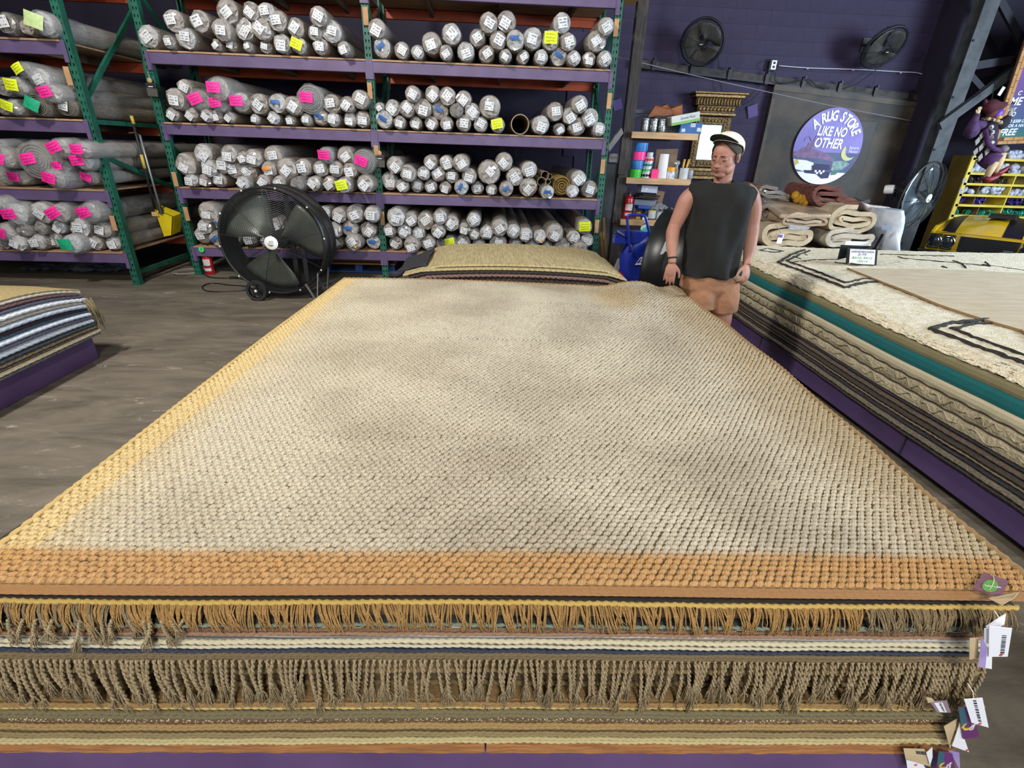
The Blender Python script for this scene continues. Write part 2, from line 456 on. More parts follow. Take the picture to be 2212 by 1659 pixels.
# ================================================================== wrapped rug rolls
def wrap_mat(name, base, base2, streak):
    m = bpy.data.materials.new(name); m.use_nodes = True; nt = m.node_tree; b = nt.nodes['Principled BSDF']
    co = node(nt, 'ShaderNodeTexCoord'); oi = node(nt, 'ShaderNodeObjectInfo')
    ad = node(nt, 'ShaderNodeVectorMath', operation='ADD')
    sc_ = node(nt, 'ShaderNodeVectorMath', operation='SCALE'); sc_.inputs['Scale'].default_value = 9.0
    cb = node(nt, 'ShaderNodeCombineXYZ')
    for k in range(3): nt.links.new(oi.outputs['Random'], cb.inputs[k])
    nt.links.new(cb.outputs[0], sc_.inputs[0]); nt.links.new(co.outputs['Object'], ad.inputs[0]); nt.links.new(sc_.outputs[0], ad.inputs[1])
    n = node(nt, 'ShaderNodeTexNoise'); n.inputs['Scale'].default_value = 9; n.inputs['Detail'].default_value = 5
    nt.links.new(ad.outputs[0], n.inputs['Vector'])
    r = node(nt, 'ShaderNodeValToRGB'); e = r.color_ramp.elements
    e[0].position = 0.36; e[0].color = (*hx(base), 1); e[1].position = 0.66; e[1].color = (*hx(base2), 1)
    nt.links.new(n.outputs['Fac'], r.inputs['Fac'])
    # thin creases of the film, their whitish glints put into the colour
    n2 = node(nt, 'ShaderNodeTexNoise'); n2.inputs['Scale'].default_value = 14; n2.inputs['Detail'].default_value = 2; n2.inputs['Distortion'].default_value = 2.5
    nt.links.new(ad.outputs[0], n2.inputs['Vector'])
    r2 = node(nt, 'ShaderNodeValToRGB'); e2 = r2.color_ramp.elements
    e2[0].position = 0.47; e2[0].color = (0, 0, 0, 1); e2[1].position = 0.5; e2[1].color = (1, 1, 1, 1)
    e3 = r2.color_ramp.elements.new(0.53); e3.color = (0, 0, 0, 1)
    nt.links.new(n2.outputs['Fac'], r2.inputs['Fac'])
    mu = node(nt, 'ShaderNodeMath', operation='MULTIPLY'); mu.inputs[1].default_value = streak
    nt.links.new(r2.outputs['Color'], mu.inputs[0])
    mx = node(nt, 'ShaderNodeMixRGB'); mx.inputs['Color2'].default_value = (0.8, 0.8, 0.8, 1)
    nt.links.new(mu.outputs[0], mx.inputs['Fac']); nt.links.new(r.outputs['Color'], mx.inputs['Color1'])
    nt.links.new(mx.outputs['Color'], b.inputs['Base Color'])
    b.inputs['Roughness'].default_value = 0.32; b.inputs['Coat Weight'].default_value = 0.55; b.inputs['Coat Roughness'].default_value = 0.12
    n3 = node(nt, 'ShaderNodeTexNoise'); n3.inputs['Scale'].default_value = 22; n3.inputs['Detail'].default_value = 2; n3.inputs['Distortion'].default_value = 1.5
    nt.links.new(ad.outputs[0], n3.inputs['Vector'])
    bp = node(nt, 'ShaderNodeBump'); bp.inputs['Strength'].default_value = 0.6; bp.inputs['Distance'].default_value = 0.012
    nt.links.new(n3.outputs['Fac'], bp.inputs['Height']); nt.links.new(bp.outputs['Normal'], b.inputs['Normal'])
    return m
W_BODY = wrap_mat('film_wrapped_rug', '857d74', '9e968d', 0.35)
W_BODY_D = wrap_mat('film_wrapped_dark_rug', '5b5753', '7a756f', 0.3)
W_END = wrap_mat('folded_film_end', '938980', 'b0a9a2', 0.7)
W_END_W = wrap_mat('white_film_end', 'a8a5a2', 'c6c4c2', 0.8)
W_END_D = wrap_mat('dark_film_end', '6d6761', '8f8a84', 0.6)
def sticker_mat():
    m = bpy.data.materials.new('shipping_label'); m.use_nodes = True; nt = m.node_tree; b = nt.nodes['Principled BSDF']
    co = node(nt, 'ShaderNodeTexCoord'); oi = node(nt, 'ShaderNodeObjectInfo')
    sep = node(nt, 'ShaderNodeSeparateXYZ'); nt.links.new(co.outputs['Object'], sep.inputs[0])
    def mth(op, a, b_=None):
        n = node(nt, 'ShaderNodeMath', operation=op)
        for i, v in enumerate((a, b_)):
            if v is None: continue
            if hasattr(v, 'links'): nt.links.new(v, n.inputs[i])
            else: n.inputs[i].default_value = v
        return n.outputs[0]
    row = mth('MULTIPLY', sep.outputs['Z'], 36.0)
    fr = mth('FRACT', mth('ADD', row, 10.25)); line = mth('LESS_THAN', fr, 0.46)
    cb = node(nt, 'ShaderNodeCombineXYZ')
    nt.links.new(mth('ADD', mth('MULTIPLY', sep.outputs['X'], 55.0), mth('MULTIPLY', oi.outputs['Random'], 40.0)), cb.inputs[0])
    nt.links.new(mth('FLOOR', mth('ADD', row, 10.25)), cb.inputs[1]); nt.links.new(mth('MULTIPLY', oi.outputs['Random'], 19.0), cb.inputs[2])
    n = node(nt, 'ShaderNodeTexNoise'); n.inputs['Scale'].default_value = 1.0; n.inputs['Detail'].default_value = 1
    nt.links.new(cb.outputs[0], n.inputs['Vector'])
    ink = mth('MULTIPLY', mth('GREATER_THAN', n.outputs['Fac'], 0.5), line)
    inx = mth('LESS_THAN', mth('ABSOLUTE', sep.outputs['X']), 0.043)
    fac = mth('MULTIPLY', mth('MULTIPLY', ink, inx), 0.72)
    mx = node(nt, 'ShaderNodeMixRGB'); mx.inputs['Color1'].default_value = (*hx('cfd1d3'), 1); mx.inputs['Color2'].default_value = (0.03, 0.03, 0.035, 1)
    nt.links.new(fac, mx.inputs['Fac']); nt.links.new(mx.outputs['Color'], b.inputs['Base Color'])
    b.inputs['Roughness'].default_value = 0.4
    return m
STICK = sticker_mat()
NOTE = {'pink': mat('pink_note', 'ff2f9d', 0.6, c2='e0208a', scale=30), 'yellow': mat('yellow_note', 'e2f020', 0.6, c2='cfe018', scale=30), 'green': mat('green_note', '18a578', 0.6, c2='0f8f68', scale=30),
        'lime': mat('lime_note', 'c3d79a', 0.6, c2='b2c888', scale=30), 'blue': mat('blue_tape', '2a62a8', 0.55, c2='224f8c', scale=25), 'orange': mat('orange_tape', 'd68a3a', 0.6), 'dot': mat('orange_dot', 'f0b02a', 0.6)}
INK = mat('handwriting_ink', '5a1038', 0.8)
INKK = mat('dark_handwriting', '4a4f10', 0.8)
# four body meshes and four ends (unit radius, length along +y), shared by all copies
ROLL_L = 2.35
BODY, ENDS = [], []
for v in range(4):
    rr = random.Random(40 + v); nseg = 18
    ph = [rr.uniform(0, 6.28) for _ in range(4)]
    def jit(i, k, ph=ph, nseg=nseg):
        a = 2 * math.pi * k / nseg
        return 1 + 0.025 * math.sin(2 * a + ph[0]) + 0.015 * math.sin(3 * a + ph[1] + i * 0.7)
    b = MB(); b.lathe([(0.97, 0.03), (1.0, 0.12), (0.99, 0.5), (1.0, 1.1), (0.985, 1.7), (0.99, ROLL_L - 0.02), (0.85, ROLL_L)], (0, 0, 0), (0, 1, 0), nseg, jit=jit)
    BODY.append(b.mesh('rolled_rug', [W_BODY, ], smooth=True))
    # end: gathered film, faceted like a loosely folded parcel
    b = MB(); n2 = 11 + v
    ring = [[(rr.uniform(0.93, 1.03), rr.uniform(-0.02, 0.02)) for _ in range(n2)] for _ in range(5)]
    prof = [(0.0, -0.030), (0.34, -0.028), (0.68, -0.020), (0.92, 0.002), (1.0, 0.06)]
    vs = []; fs = []
    off = rr.uniform(0, 6.28)
    vs.append(Vector((rr.uniform(-.05, .05), -0.032, rr.uniform(-.05, .05))))
    for i in range(1, 5):
        for k in range(n2):
            a = off + 2 * math.pi * (k + 0.5 * (i % 2)) / n2; q, dz = ring[i][k]
            vs.append(Vector((prof[i][0] * q * math.cos(a), prof[i][1] + dz * (0.9 if i < 4 else 0), prof[i][0] * q * math.sin(a))))
    for k in range(n2): fs.append((0, 1 + k, 1 + (k + 1) % n2))
    for i in range(1, 4):
        o0 = 1 + (i - 1) * n2; o1 = 1 + i * n2
        for k in range(n2):
            k2 = (k + 1) % n2
            if i % 2: fs += [(o0 + k, o1 + k, o0 + k2), (o0 + k2, o1 + k, o1 + k2)]
            else: fs += [(o0 + k, o1 + k, o1 + k2), (o0 + k, o1 + k2, o0 + k2)]
    b.add(vs, [tuple(reversed(f)) for f in fs])
    ENDS.append(b.mesh('film_end', [W_END]))
def with_mat(me, m):
    c = me.copy(); c.materials.clear(); c.materials.append(m); return c
BODY_D = [with_mat(x, W_BODY_D) for x in BODY]
ENDS_W = [with_mat(x, W_END_W) for x in ENDS]
ENDS_D = [with_mat(x, W_END_D) for x in ENDS]
def bent_card(w_, h_, m, name, curl=0.006, ink=None, seed=0):
    b = MB(); rr = random.Random(seed)
    def fn(u, v):
        x = (u - 0.5) * w_; z = (v - 0.5) * h_
        return (x, curl * ((2 * u - 1) ** 2) + 0.25 * curl * math.sin(5 * v + 3 * u + seed), z)
    b.grid(fn, 6, 5)
    if ink:
        b.cur = 1
        for ln in range(3):
            z = h_ * (0.26 - 0.26 * ln)
            pts = []
            for i in range(15):
                u = 0.14 + 0.72 * i / 14
                q = fn(u, 0.5 + z / h_); pts.append((q[0], q[1] - 0.0015, z + rr.uniform(-1, 1) * h_ * 0.07))
            b.tube(pts, 0.0016, 3)
    return b.mesh(name, [m, ink] if ink else m, smooth=True)
STK = [bent_card(0.105, 0.10, STICK, 'shipping_label', 0.005, seed=i) for i in range(3)]
NOTES = {}
for k, (w_, h_, ik) in dict(pink=(0.15, 0.11, INK), yellow=(0.15, 0.12, INKK), green=(0.14, 0.12, None), lime=(0.17, 0.13, None), blue=(0.10, 0.045, None), orange=(0.1, 0.05, None), dot=(0.035, 0.03, None)).items():
    NOTES[k] = [bent_card(w_, h_, NOTE[k], 'tape_strip' if k in ('blue', 'orange', 'dot') else 'paper_note', 0.01 if k != 'blue' else 0.004, ik, seed=i) for i in range(2)]
# loose bag end, open spiral end, hollow tube
def spiral_mesh(name, mats_, turns=5.5, th=0.055):
    b = MB(); n = 110; P = []
    for i in range(n + 1):
        a = 2 * math.pi * turns * i / n; r = 0.12 + 0.86 * i / n
        P.append((r, a))
    for i in range(n):
        (r0, a0), (r1, a1) = P[i], P[i + 1]
        for y0, y1 in ((-0.02, 0.12),):
            q = [Vector((r0 * math.cos(a0), y0, r0 * math.sin(a0))), Vector((r1 * math.cos(a1), y0, r1 * math.sin(a1))),
                 Vector(((r1 - th) * math.cos(a1), y0, (r1 - th) * math.sin(a1))), Vector(((r0 - th) * math.cos(a0), y0, (r0 - th) * math.sin(a0)))]
            b.add(q + [x + Vector((0, y1 - y0, 0)) for x in q], [(0, 1, 2, 3), (0, 4, 5, 1), (3, 2, 6, 7)])
    b.lathe([(0.97, 0.04), (1.0, 0.10), (0.99, 1.2), (1.0, ROLL_L)], (0, 0, 0), (0, 1, 0), 20)
    return b.mesh(name, mats_)
SPIRAL = spiral_mesh('coiled_rug', mat('coiled_grey_rug', '8d8478', 0.8, c2='6d655b', scale=12, bump=0.3))
SPIRAL_J = spiral_mesh('coiled_rug', mat('coiled_jute_rug', 'a58a4e', 0.85, c2='7c6534', scale=14, bump=0.4), 3.5, 0.09)
FILM = mat('clear_film', 'd6d9da', 0.1, alpha=0.22, bump=1.0, bscale=14)
def bag_mesh(seed):
    rr = random.Random(seed); b = MB(); n = 16
    def jit(i, k): return 1 + rr.uniform(-0.07, 0.07)
    b.lathe([(0.10, -0.10), (0.34, -0.095), (0.66, -0.075), (0.95, -0.03), (1.06, 0.06), (1.05, 0.25), (1.03, 0.45)], (0, 0, 0), (0, 1, 0), n, jit=jit)
    b.f = b.f[:-2] + [b.f[-2]]; b.mi = b.mi[:len(b.f)]
    return b.mesh('loose_bag', FILM)
BAGS = [bag_mesh(i) for i in range(3)]
ORD = ['zeroth', 'first', 'second', 'third', 'fourth', 'fifth', 'sixth', 'seventh', 'eighth', 'ninth', 'tenth', '11th', '12th', '13th', '14th', '15th', '16th', '17th', '18th']
def scale_child(name, me, par, r, loc=(0, 0, 0), rot=None):
    return child(name, me, par, loc, rot, (r, 1, r))
def place_shelf(rows, ox, oy, s, deck, Yf, bay, shelf, rownames=('bottom row', 'middle row', 'top row')):
    """rows: lists of (x, y, radius[, flags]) read off one enlarged view of the photograph; every entry becomes one roll"""
    placed = {}
    rows = [sorted(row, key=lambda q: q[0]) for row in rows]
    for ri, row in enumerate(rows):
        for i, q in enumerate(row):
            cx, cy, rp = ox + q[0] / s, oy + q[1] / s, q[2] / s
            fl_ = q[3] if len(q) > 3 else ''
            Y = Yf - 0.07 + rnd.uniform(-0.05, 0.05) - 0.03 * ri
            if ri == 0 and deck < CAM.z:
                yb = atZ(cx, cy + rp * 0.98, deck).y
                Y = min(max(yb, Yf - 0.38), Yf + 0.05)
            p = atY(cx, cy, Y); r = rp * zcam(p) / FPX * 1.03
            if ri == 0 and p.z - r < deck + 0.002: 
                r = min(r, max(0.06, p.z - deck)); p.z = max(p.z, deck + r + 0.001)
            placed[(ri, i)] = [p, r, r * 0.965]
    # neighbours may touch but not run into each other
    ks = list(placed)
    for a in range(len(ks)):
        for b_ in range(a):
            A, B_ = placed[ks[a]], placed[ks[b_]]; d = math.hypot(A[0].x - B_[0].x, A[0].z - B_[0].z); t_ = A[1] + B_[1]
            if d < t_:
                f = d / t_; A[1] = max(A[1] * f, A[2]); B_[1] = max(B_[1] * f, B_[2])
    for ri, row in enumerate(rows):
        for i, q in enumerate(row):
            rp = q[2] / s; fl_ = q[3] if len(q) > 3 else ''; p, r, _ = placed[(ri, i)]
            seed = rnd.randrange(1000); v = seed % 4
            desc = 'rug roll'
            if 'tube' in fl_: desc = 'hollow cardboard tube'
            elif 'jute' in fl_: desc = 'unwrapped coiled jute rug roll'
            elif 'spiral' in fl_: desc = 'bagged coiled rug roll'
            elif 'bag' in fl_: desc = 'bagged rug roll'
            elif rp / 1.0 > 24: desc = 'thick rug roll'
            notes = [c for c in NOTES if c in fl_]
            if notes and notes[0] in ('pink', 'yellow', 'green', 'lime'): desc = desc + ' with %s note' % notes[0]
            elif 'blue' in fl_: desc += ' with blue tape'
            elif 'orange' in fl_: desc += ' with orange tape'
            elif 'dot' in fl_: desc += ' with orange dot'
            if len(row) == 1: pos = 'only one in'
            elif i == 0: pos = 'leftmost in'
            elif i == len(row) - 1: pos = 'rightmost in'
            else: pos = ORD[i + 1] + ' from left in'
            lab = '%s, %s %s, %s, %s' % (desc, pos, rownames[ri], shelf, bay)
            if len(lab.split()) > 16: lab = lab.replace(' paper', '').replace('hollow ', '').replace('bagged ', '').replace('thick ', '')
            if len(lab.split()) > 16: print('LONG', lab)
            t = thing('cardboard_tube' if 'tube' in fl_ else 'rug_roll', p, lab, 'tube' if 'tube' in fl_ else 'rug roll', ('tubes' if 'tube' in fl_ else 'rug rolls') + ' on the ' + shelf + ' of the ' + bay)
            t.rotation_euler = (rnd.uniform(-0.004, 0.008), 0, rnd.uniform(-0.007, 0.007))
            spin = rnd.uniform(0, 6.28)
            if 'tube' in fl_:
                b = MB(); L = 1.4; b.lathe([(r * 0.9, 0.3), (r * 0.9, 0.0), (r, 0.0), (r, L), (r * 0.9, L), (r * 0.9, 0.3)], (0, 0, 0), (0, 1, 0), 24)
                b.f = b.f[:-2]; b.mi = b.mi[:len(b.f)]
                child('tube_wall', b.mesh('tube_wall', mat('tube_card', '9c8970', 0.75, c2='87745c', scale=9), smooth=False), t)
                b = MB(); b.lathe([(0.0, 1.0), (r * 0.9, 1.0)], (0, 0, 0), (0, 1, 0), 20); child('hollow_shade_disc', b.mesh('hollow_shade_disc', mat('hollow_shade', '120f0e', 0.9)), t)  # near-black disc added for the shade deep inside the hollow tube
                continue
            if 'jute' in fl_ or 'spiral' in fl_:
                scale_child('coiled_rug', SPIRAL_J if 'jute' in fl_ else SPIRAL, t, r, rot=(0, spin, 0))
                if 'bag' in fl_: scale_child('loose_bag', BAGS[seed % 3], t, r * 1.02, rot=(0, spin, 0))
            else:
                dark = 'dark' in fl_
                scale_child('rolled_rug', (BODY_D if dark else BODY)[v], t, r, rot=(0, spin, 0))
                e = (ENDS_D if dark else (ENDS_W if (seed % 3 == 0 or 'white' in fl_) else ENDS))
                scale_child('film_end', e[(v + seed // 7) % 4], t, r * 0.995, rot=(0, spin * 1.7, 0))
                if 'bag' in fl_: scale_child('loose_bag', BAGS[seed % 3], t, r * 1.02, rot=(0, spin, 0))
            f = min(1.0, r / 0.105)
            big = [c for c in notes if c not in ('blue', 'orange', 'dot')]
            if not big and 'blue' not in fl_ and 'nolab' not in fl_ and 'jute' not in fl_:
                a = rnd.choice((-0.9, -0.6, -0.35, -0.15, 0.1, 0.25, 0.5, 0.75))
                child('shipping_label', STK[seed % 3], t, (rnd.uniform(-.12, .12) * r, -0.052, rnd.uniform(-.25, .1) * r), (0, a, 0), (f * 1.0, 1, f * rnd.uniform(0.85, 1.05)))
            for c in notes:
                o = child('tape_strip' if c in ('blue', 'orange', 'dot') else 'paper_note', NOTES[c][seed % 2], t, ((-0.1 if c != 'dot' else 0.35) * r, (-0.112 if 'bag' in fl_ else -0.08) if c not in ('blue',) else -0.055, (0.1 if c != 'dot' else -0.35) * r), (rnd.uniform(-.15, .15), rnd.uniform(-0.5, 0.5) if c != 'blue' else rnd.choice((-1.1, -0.6, 0.0, 0.5)), rnd.uniform(-.1, .1)), (f, 1, f))
                o['label'] = {'pink': 'neon pink paper note', 'yellow': 'neon yellow paper note', 'green': 'green paper note', 'lime': 'pale lime paper note', 'blue': 'strip of blue tape', 'orange': 'strip of orange tape', 'dot': 'small orange dot sticker'}[c]
S3 = (280, 0, 4.0963); S4 = (780, 0, 3.8138); S5 = (340, 280, 4.424); S6 = (800, 290, 4.2538); S1 = (0, 0, 5.183); S2 = (0, 280, 4.8786)
MB_, RB_, LB_ = 'middle bay', 'right bay', 'left rack'
place_shelf([[(165, 325, 98), (350, 370, 84), (495, 335, 112), (770, 400, 77), (905, 405, 74), (1045, 420, 76), (1205, 415, 77), (1345, 385, 92), (1500, 405, 98, 'yellow'), (1690, 410, 90), (1895, 430, 82)],
             [(390, 185, 94), (620, 190, 90), (815, 265, 94), (1015, 260, 96), (1165, 255, 92), (1640, 290, 68), (1785, 280, 95)],
             [(865, 100, 104), (1075, 100, 80), (1210, 105, 78), (1310, 185, 88), (1470, 245, 82), (1670, 145, 86)]], *S3, LV_M[3], RY, MB_, 'top shelf')
place_shelf([[(380, 1010, 85), (545, 1015, 85), (680, 1025, 62), (775, 1030, 68), (885, 1040, 88), (1110, 1055, 76), (1275, 1045, 80), (1425, 1060, 70), (1560, 1060, 68), (1690, 1035, 74, 'blue'), (1805, 1060, 74), (1950, 1060, 62), (2060, 1055, 74)],
             [(405, 875, 92), (490, 780, 76), (630, 890, 92, 'pink bag dark'), (800, 920, 72, 'pink bag'), (985, 905, 84, 'pink bag'), (1145, 920, 90), (1310, 915, 84, 'blue'), (1445, 935, 82), (1600, 880, 118, 'pink spiral bag'), (1790, 920, 84), (1925, 925, 70), (2040, 880, 82)],
             [(790, 790, 98, 'pink bag')]], *S3, LV_M[2], RY, MB_, 'second shelf')
place_shelf([[(320, 480, 77), (455, 485, 72), (590, 475, 88), (815, 515, 92), (1015, 505, 82), (1165, 515, 80), (1335, 525, 80, 'dark nolab'), (1495, 520, 80), (1645, 520, 80), (1780, 535, 92, 'yellow'), (1985, 520, 97)],
             [(270, 335, 108), (490, 370, 86), (630, 340, 82), (735, 380, 86), (870, 395, 88), (1070, 380, 78, 'orange'), (1235, 375, 104), (1395, 360, 84), (1560, 375, 78), (1705, 380, 80), (1840, 395, 77)],
             [(435, 230, 92), (680, 235, 86), (815, 270, 62), (915, 275, 88), (1105, 248, 92), (1620, 250, 78, 'pink bag dark'), (1800, 250, 86), (1975, 310, 110, 'pink spiral bag')]], *S5, LV_M[1], RY, MB_, 'third shelf')
place_shelf([[(430, 1015, 82), (570, 1045, 82, 'blue'), (720, 1050, 82), (885, 1050, 80), (1045, 1060, 78), (1210, 1060, 80), (1380, 1070, 80), (1560, 1075, 78), (1720, 1080, 70, 'dark'), (1870, 1080, 90, 'dot'), (2065, 1075, 78, 'blue')],
             [(450, 930, 74), (600, 900, 64, 'blue'), (790, 905, 80), (960, 920, 80), (1130, 925, 80), (1300, 930, 80), (1470, 940, 80), (1690, 960, 84), (1840, 945, 82, 'blue'), (2015, 960, 84)],
             [(480, 795, 102), (1590, 805, 70), (1735, 820, 77), (1885, 810, 90), (2050, 815, 82)]], *S5, LV_M[0], RY, MB_, 'bottom shelf')
place_shelf([[(175, 395, 90, 'blue'), (335, 415, 70), (465, 430, 78), (700, 435, 80), (862, 425, 95), (1035, 445, 80), (1190, 460, 72), (1335, 470, 72), (1485, 470, 77), (1630, 468, 77, 'blue white'), (1755, 480, 67), (1880, 490, 67), (2010, 485, 70)],
             [(580, 355, 86), (745, 280, 84), (960, 310, 70), (1130, 330, 74), (1270, 330, 80, 'blue'), (1415, 315, 85), (1565, 330, 80, 'yellow'), (1705, 345, 73), (1940, 340, 84)],
             [(130, 235, 78), (1052, 185, 80), (1197, 178, 84), (1655, 190, 80), (2020, 215, 70)]], *S4, LV_M[3], RY, RB_, 'top shelf')
place_shelf([[(190, 985, 76, 'blue'), (315, 1010, 66), (450, 1015, 70), (580, 1015, 68), (705, 1020, 67), (845, 1015, 72), (985, 1025, 70), (1125, 1030, 78, 'yellow'), (1310, 1025, 76, 'tube'), (1480, 1030, 98), (1635, 1065, 62, 'dark'), (1780, 1040, 80), (1960, 1065, 67)],
             [(155, 885, 42), (260, 890, 67), (380, 895, 70), (510, 890, 78), (650, 910, 77, 'blue'), (785, 910, 60, 'dark nolab'), (915, 920, 70), (1060, 880, 92), (1600, 920, 75), (1720, 955, 68), (1890, 970, 74)],
             [(425, 775, 68), (590, 775, 68), (712, 795, 75), (845, 820, 70), (1800, 860, 74)]], *S4, LV_M[2], RY, RB_, 'second shelf')
place_shelf([[(180, 430, 84), (290, 475, 72), (430, 470, 68), (555, 480, 72), (690, 490, 67), (835, 490, 78, 'blue'), (985, 495, 70), (1115, 510, 64), (1250, 505, 78, 'blue'), (1455, 490, 98), (1630, 535, 78, 'blue white'), (1760, 475, 88, 'jute'), (1860, 525, 70), (2015, 505, 87)],
             [(345, 360, 80), (490, 360, 64), (625, 365, 72), (750, 385, 66), (910, 385, 75), (1090, 350, 108), (1330, 390, 84), (1575, 436, 40, 'tube'), (1605, 378, 37, 'tube'), (1635, 437, 22, 'tube'), (1648, 388, 24, 'tube'), (1915, 405, 74)],
             [(225, 285, 80), (555, 260, 70), (700, 265, 70), (832, 265, 82), (1230, 255, 84), (1460, 325, 78)]], *S6, LV_M[1], RY, RB_, 'third shelf')
place_shelf([[(235, 1000, 70), (380, 1020, 82), (530, 1000, 80), (650, 1010, 56, 'dark nolab'), (740, 985, 60, 'yellow bag'), (855, 990, 72), (1000, 1010, 64), (1175, 1005, 92), (1335, 1010, 72), (1490, 1020, 77), (1625, 1030, 58), (1765, 1025, 84), (1930, 1060, 80, 'blue')],
             [(180, 885, 67), (310, 895, 70), (445, 910, 66), (625, 890, 72), (865, 870, 62), (960, 920, 62), (1070, 905, 70), (1315, 895, 70), (1430, 925, 70), (1560, 940, 67, 'dot'), (1870, 945, 65), (1995, 975, 65)],
             [(235, 765, 90), (370, 785, 70), (508, 800, 84), (640, 765, 72), (745, 820, 78), (950, 790, 70), (1190, 860, 84), (1695, 910, 88), (1970, 850, 77, 'yellow')]], *S6, LV_M[0], RY, RB_, 'bottom shelf')
place_shelf([[(60, 260, 140, 'dark'), (300, 300, 85, 'nolab'), (485, 265, 120, 'lime bag')]], *S1, LV_L[3], RYL, LB_, 'top shelf')
place_shelf([[(30, 1200, 95, 'dark nolab'), (180, 1200, 85, 'yellow bag'), (430, 1180, 112, 'green spiral'), (735, 1195, 97, 'spiral')],
             [(40, 970, 100, 'dark nolab'), (230, 970, 100, 'yellow bag'), (600, 1050, 100, 'pink bag')],
             [(300, 790, 85, 'yellow bag dark'), (460, 880, 108, 'white bag')]], *S1, LV_L[2], RYL, LB_, 'second shelf')
place_shelf([[(50, 480, 110, 'dark bag nolab'), (230, 500, 80, 'pink bag'), (600, 515, 120, 'pink bag dark'), (980, 500, 75, 'pink bag')],
             [(60, 300, 105, 'pink bag'), (400, 325, 185, 'pink bag spiral'), (680, 385, 75, 'pink bag dark'), (890, 330, 95, 'pink bag')],
             [(20, 180, 75, 'pink bag dark'), (655, 195, 98, 'pink bag'), (890, 215, 85, 'pink bag')]], *S2, LV_L[1], RYL, LB_, 'third shelf')
place_shelf([[(40, 1205, 65, 'dark nolab'), (190, 1200, 92, 'white'), (390, 1190, 95, 'white'), (560, 1160, 95, 'white'), (770, 1205, 105, 'green bag'), (1005, 1195, 88), (1190, 1200, 85, 'white')],
             [(80, 1080, 100, 'pink bag'), (250, 1060, 80, 'dark nolab'), (430, 1040, 80, 'dark nolab'), (620, 1030, 72, 'white'), (835, 1035, 112, 'white'), (1080, 1060, 90)],
             [(20, 780, 80, 'bag nolab'), (180, 890, 118, 'pink bag'), (440, 880, 118, 'white'), (640, 880, 98, 'pink bag'), (960, 875, 108, 'pink bag dark')]], *S2, LV_L[0], RYL, LB_, 'bottom shelf')
# ================================================================== stacks of flat rugs
PLAT = mat('purple_platform_paint', '624a78', 0.45, c2='543d68', scale=3, bump=0.05)
def slab(mb, M, s0, s1, d0, d1, z0, z1, wave, ns=60, jag=0.0, seed=0, sink=0.0):
    """a rug: runs along s, its visible edge at d0, body back to d1; M maps (s, d, z) to the place"""
    t = z1 - z0; rr = random.Random(seed); sg = 1 if d1 > d0 else -1; e = min(0.006, t * 0.45)
    rows = []
    for i in range(ns + 1):
        s = s0 + (s1 - s0) * i / ns; wv = wave(s); j = rr.uniform(-jag, jag)
        P = [(d1, z0 - sink + wv * 0.6), (d0 + sg * e + j, z0 + wv), (d0 + j, z0 + wv + t * 0.3), (d0 + j, z0 + wv + t * 0.7), (d0 + sg * e + j, z1 + wv), (d0 + sg * 0.35 + j, z1 + wv * 0.8), (d1, z1 - sink + wv * 0.6)]
        rows.append([M(s, d, z) for d, z in P])
    n = len(rows[0]); vs = [p for r in rows for p in r]; fs = []
    for i in range(ns):
        for k in range(n):
            k2 = (k + 1) % n; fs.append((i * n + k, i * n + k2, (i + 1) * n + k2, (i + 1) * n + k))
    fs.append(tuple(range(n - 1, -1, -1))); fs.append(tuple(ns * n + k for k in range(n)))
    return mb.add(vs, fs)
def rope(mb, P, r, pitch=0.03, lobes=2, n=8, amp=0.24):
    """twisted cord along a dense path"""
    m = len(P); vs = []; acc = 0.0
    for i in range(m):
        p = Vector(P[i]); t = (Vector(P[min(i + 1, m - 1)]) - Vector(P[max(i - 1, 0)])).normalized()
        if i: acc += (p - Vector(P[i - 1])).length
        a = Vector((0, 0, 1)); u = (a - t * a.dot(t)).normalized(); b = t.cross(u)
        tw = 2 * math.pi * acc / pitch / lobes
        for k in range(n):
            q = 2 * math.pi * k / n; rad = r * (1 + amp * math.cos(lobes * (q - tw)))
            vs.append(p + (u * math.cos(q) + b * math.sin(q)) * rad)
    fs = []
    for i in range(m - 1):
        for k in range(n):
            k2 = (k + 1) % n; fs.append((i * n + k, (i + 1) * n + k, (i + 1) * n + k2, i * n + k2))
    return mb.add(vs, fs)
def fibre(name, c, c2, scale=(4, 160, 160), sc=1.0, bump=0.6, rough=0.9, lo=0.4, hi=0.62):
    return mat(name, c, rough, c2=c2, scale=6 * sc, stretch=scale, bump=bump, bscale=9 * sc, lo=lo, hi=hi)
# ---------------- the big stack in front
YF = 0.862
TH = 0.026      # the whole front stack is turned two degrees against the racks
def yp(y): return YF - 0.062 * (y - 1297) / 325      # the pile leans out a little towards its foot
def zf(y): return atY(1100, y, yp(y)).z
ZT = 0.741
def MX(s, d, z): return (s + max(0.0, -s) * 0.30 * math.sqrt(max(0.0, d - 0.88) / 2.74) - TH * (d - 2.2), d, z)
def wv0(s): return 0.0045 * math.sin(1.7 * s + 0.6) + 0.0025 * math.sin(4.3 * s + 2.0)
ztop_plat = zf(1622)
pt = thing('rug_platform', (0, 2.2, 0), 'long purple painted platform under the big front rug stack', 'platform'); pt.rotation_euler = (0, 0, -TH)
b = MB(); b.box((-0.2, 2.18, ztop_plat / 2 - 0.008), (2 * (atY(1985, 1622, YF).x + 0.2), 2.18 * 2 - 2 * yp(1622) - 0.016, ztop_plat - 0.016)); b.build('platform_box', PLAT, pt, bevel=0.004)
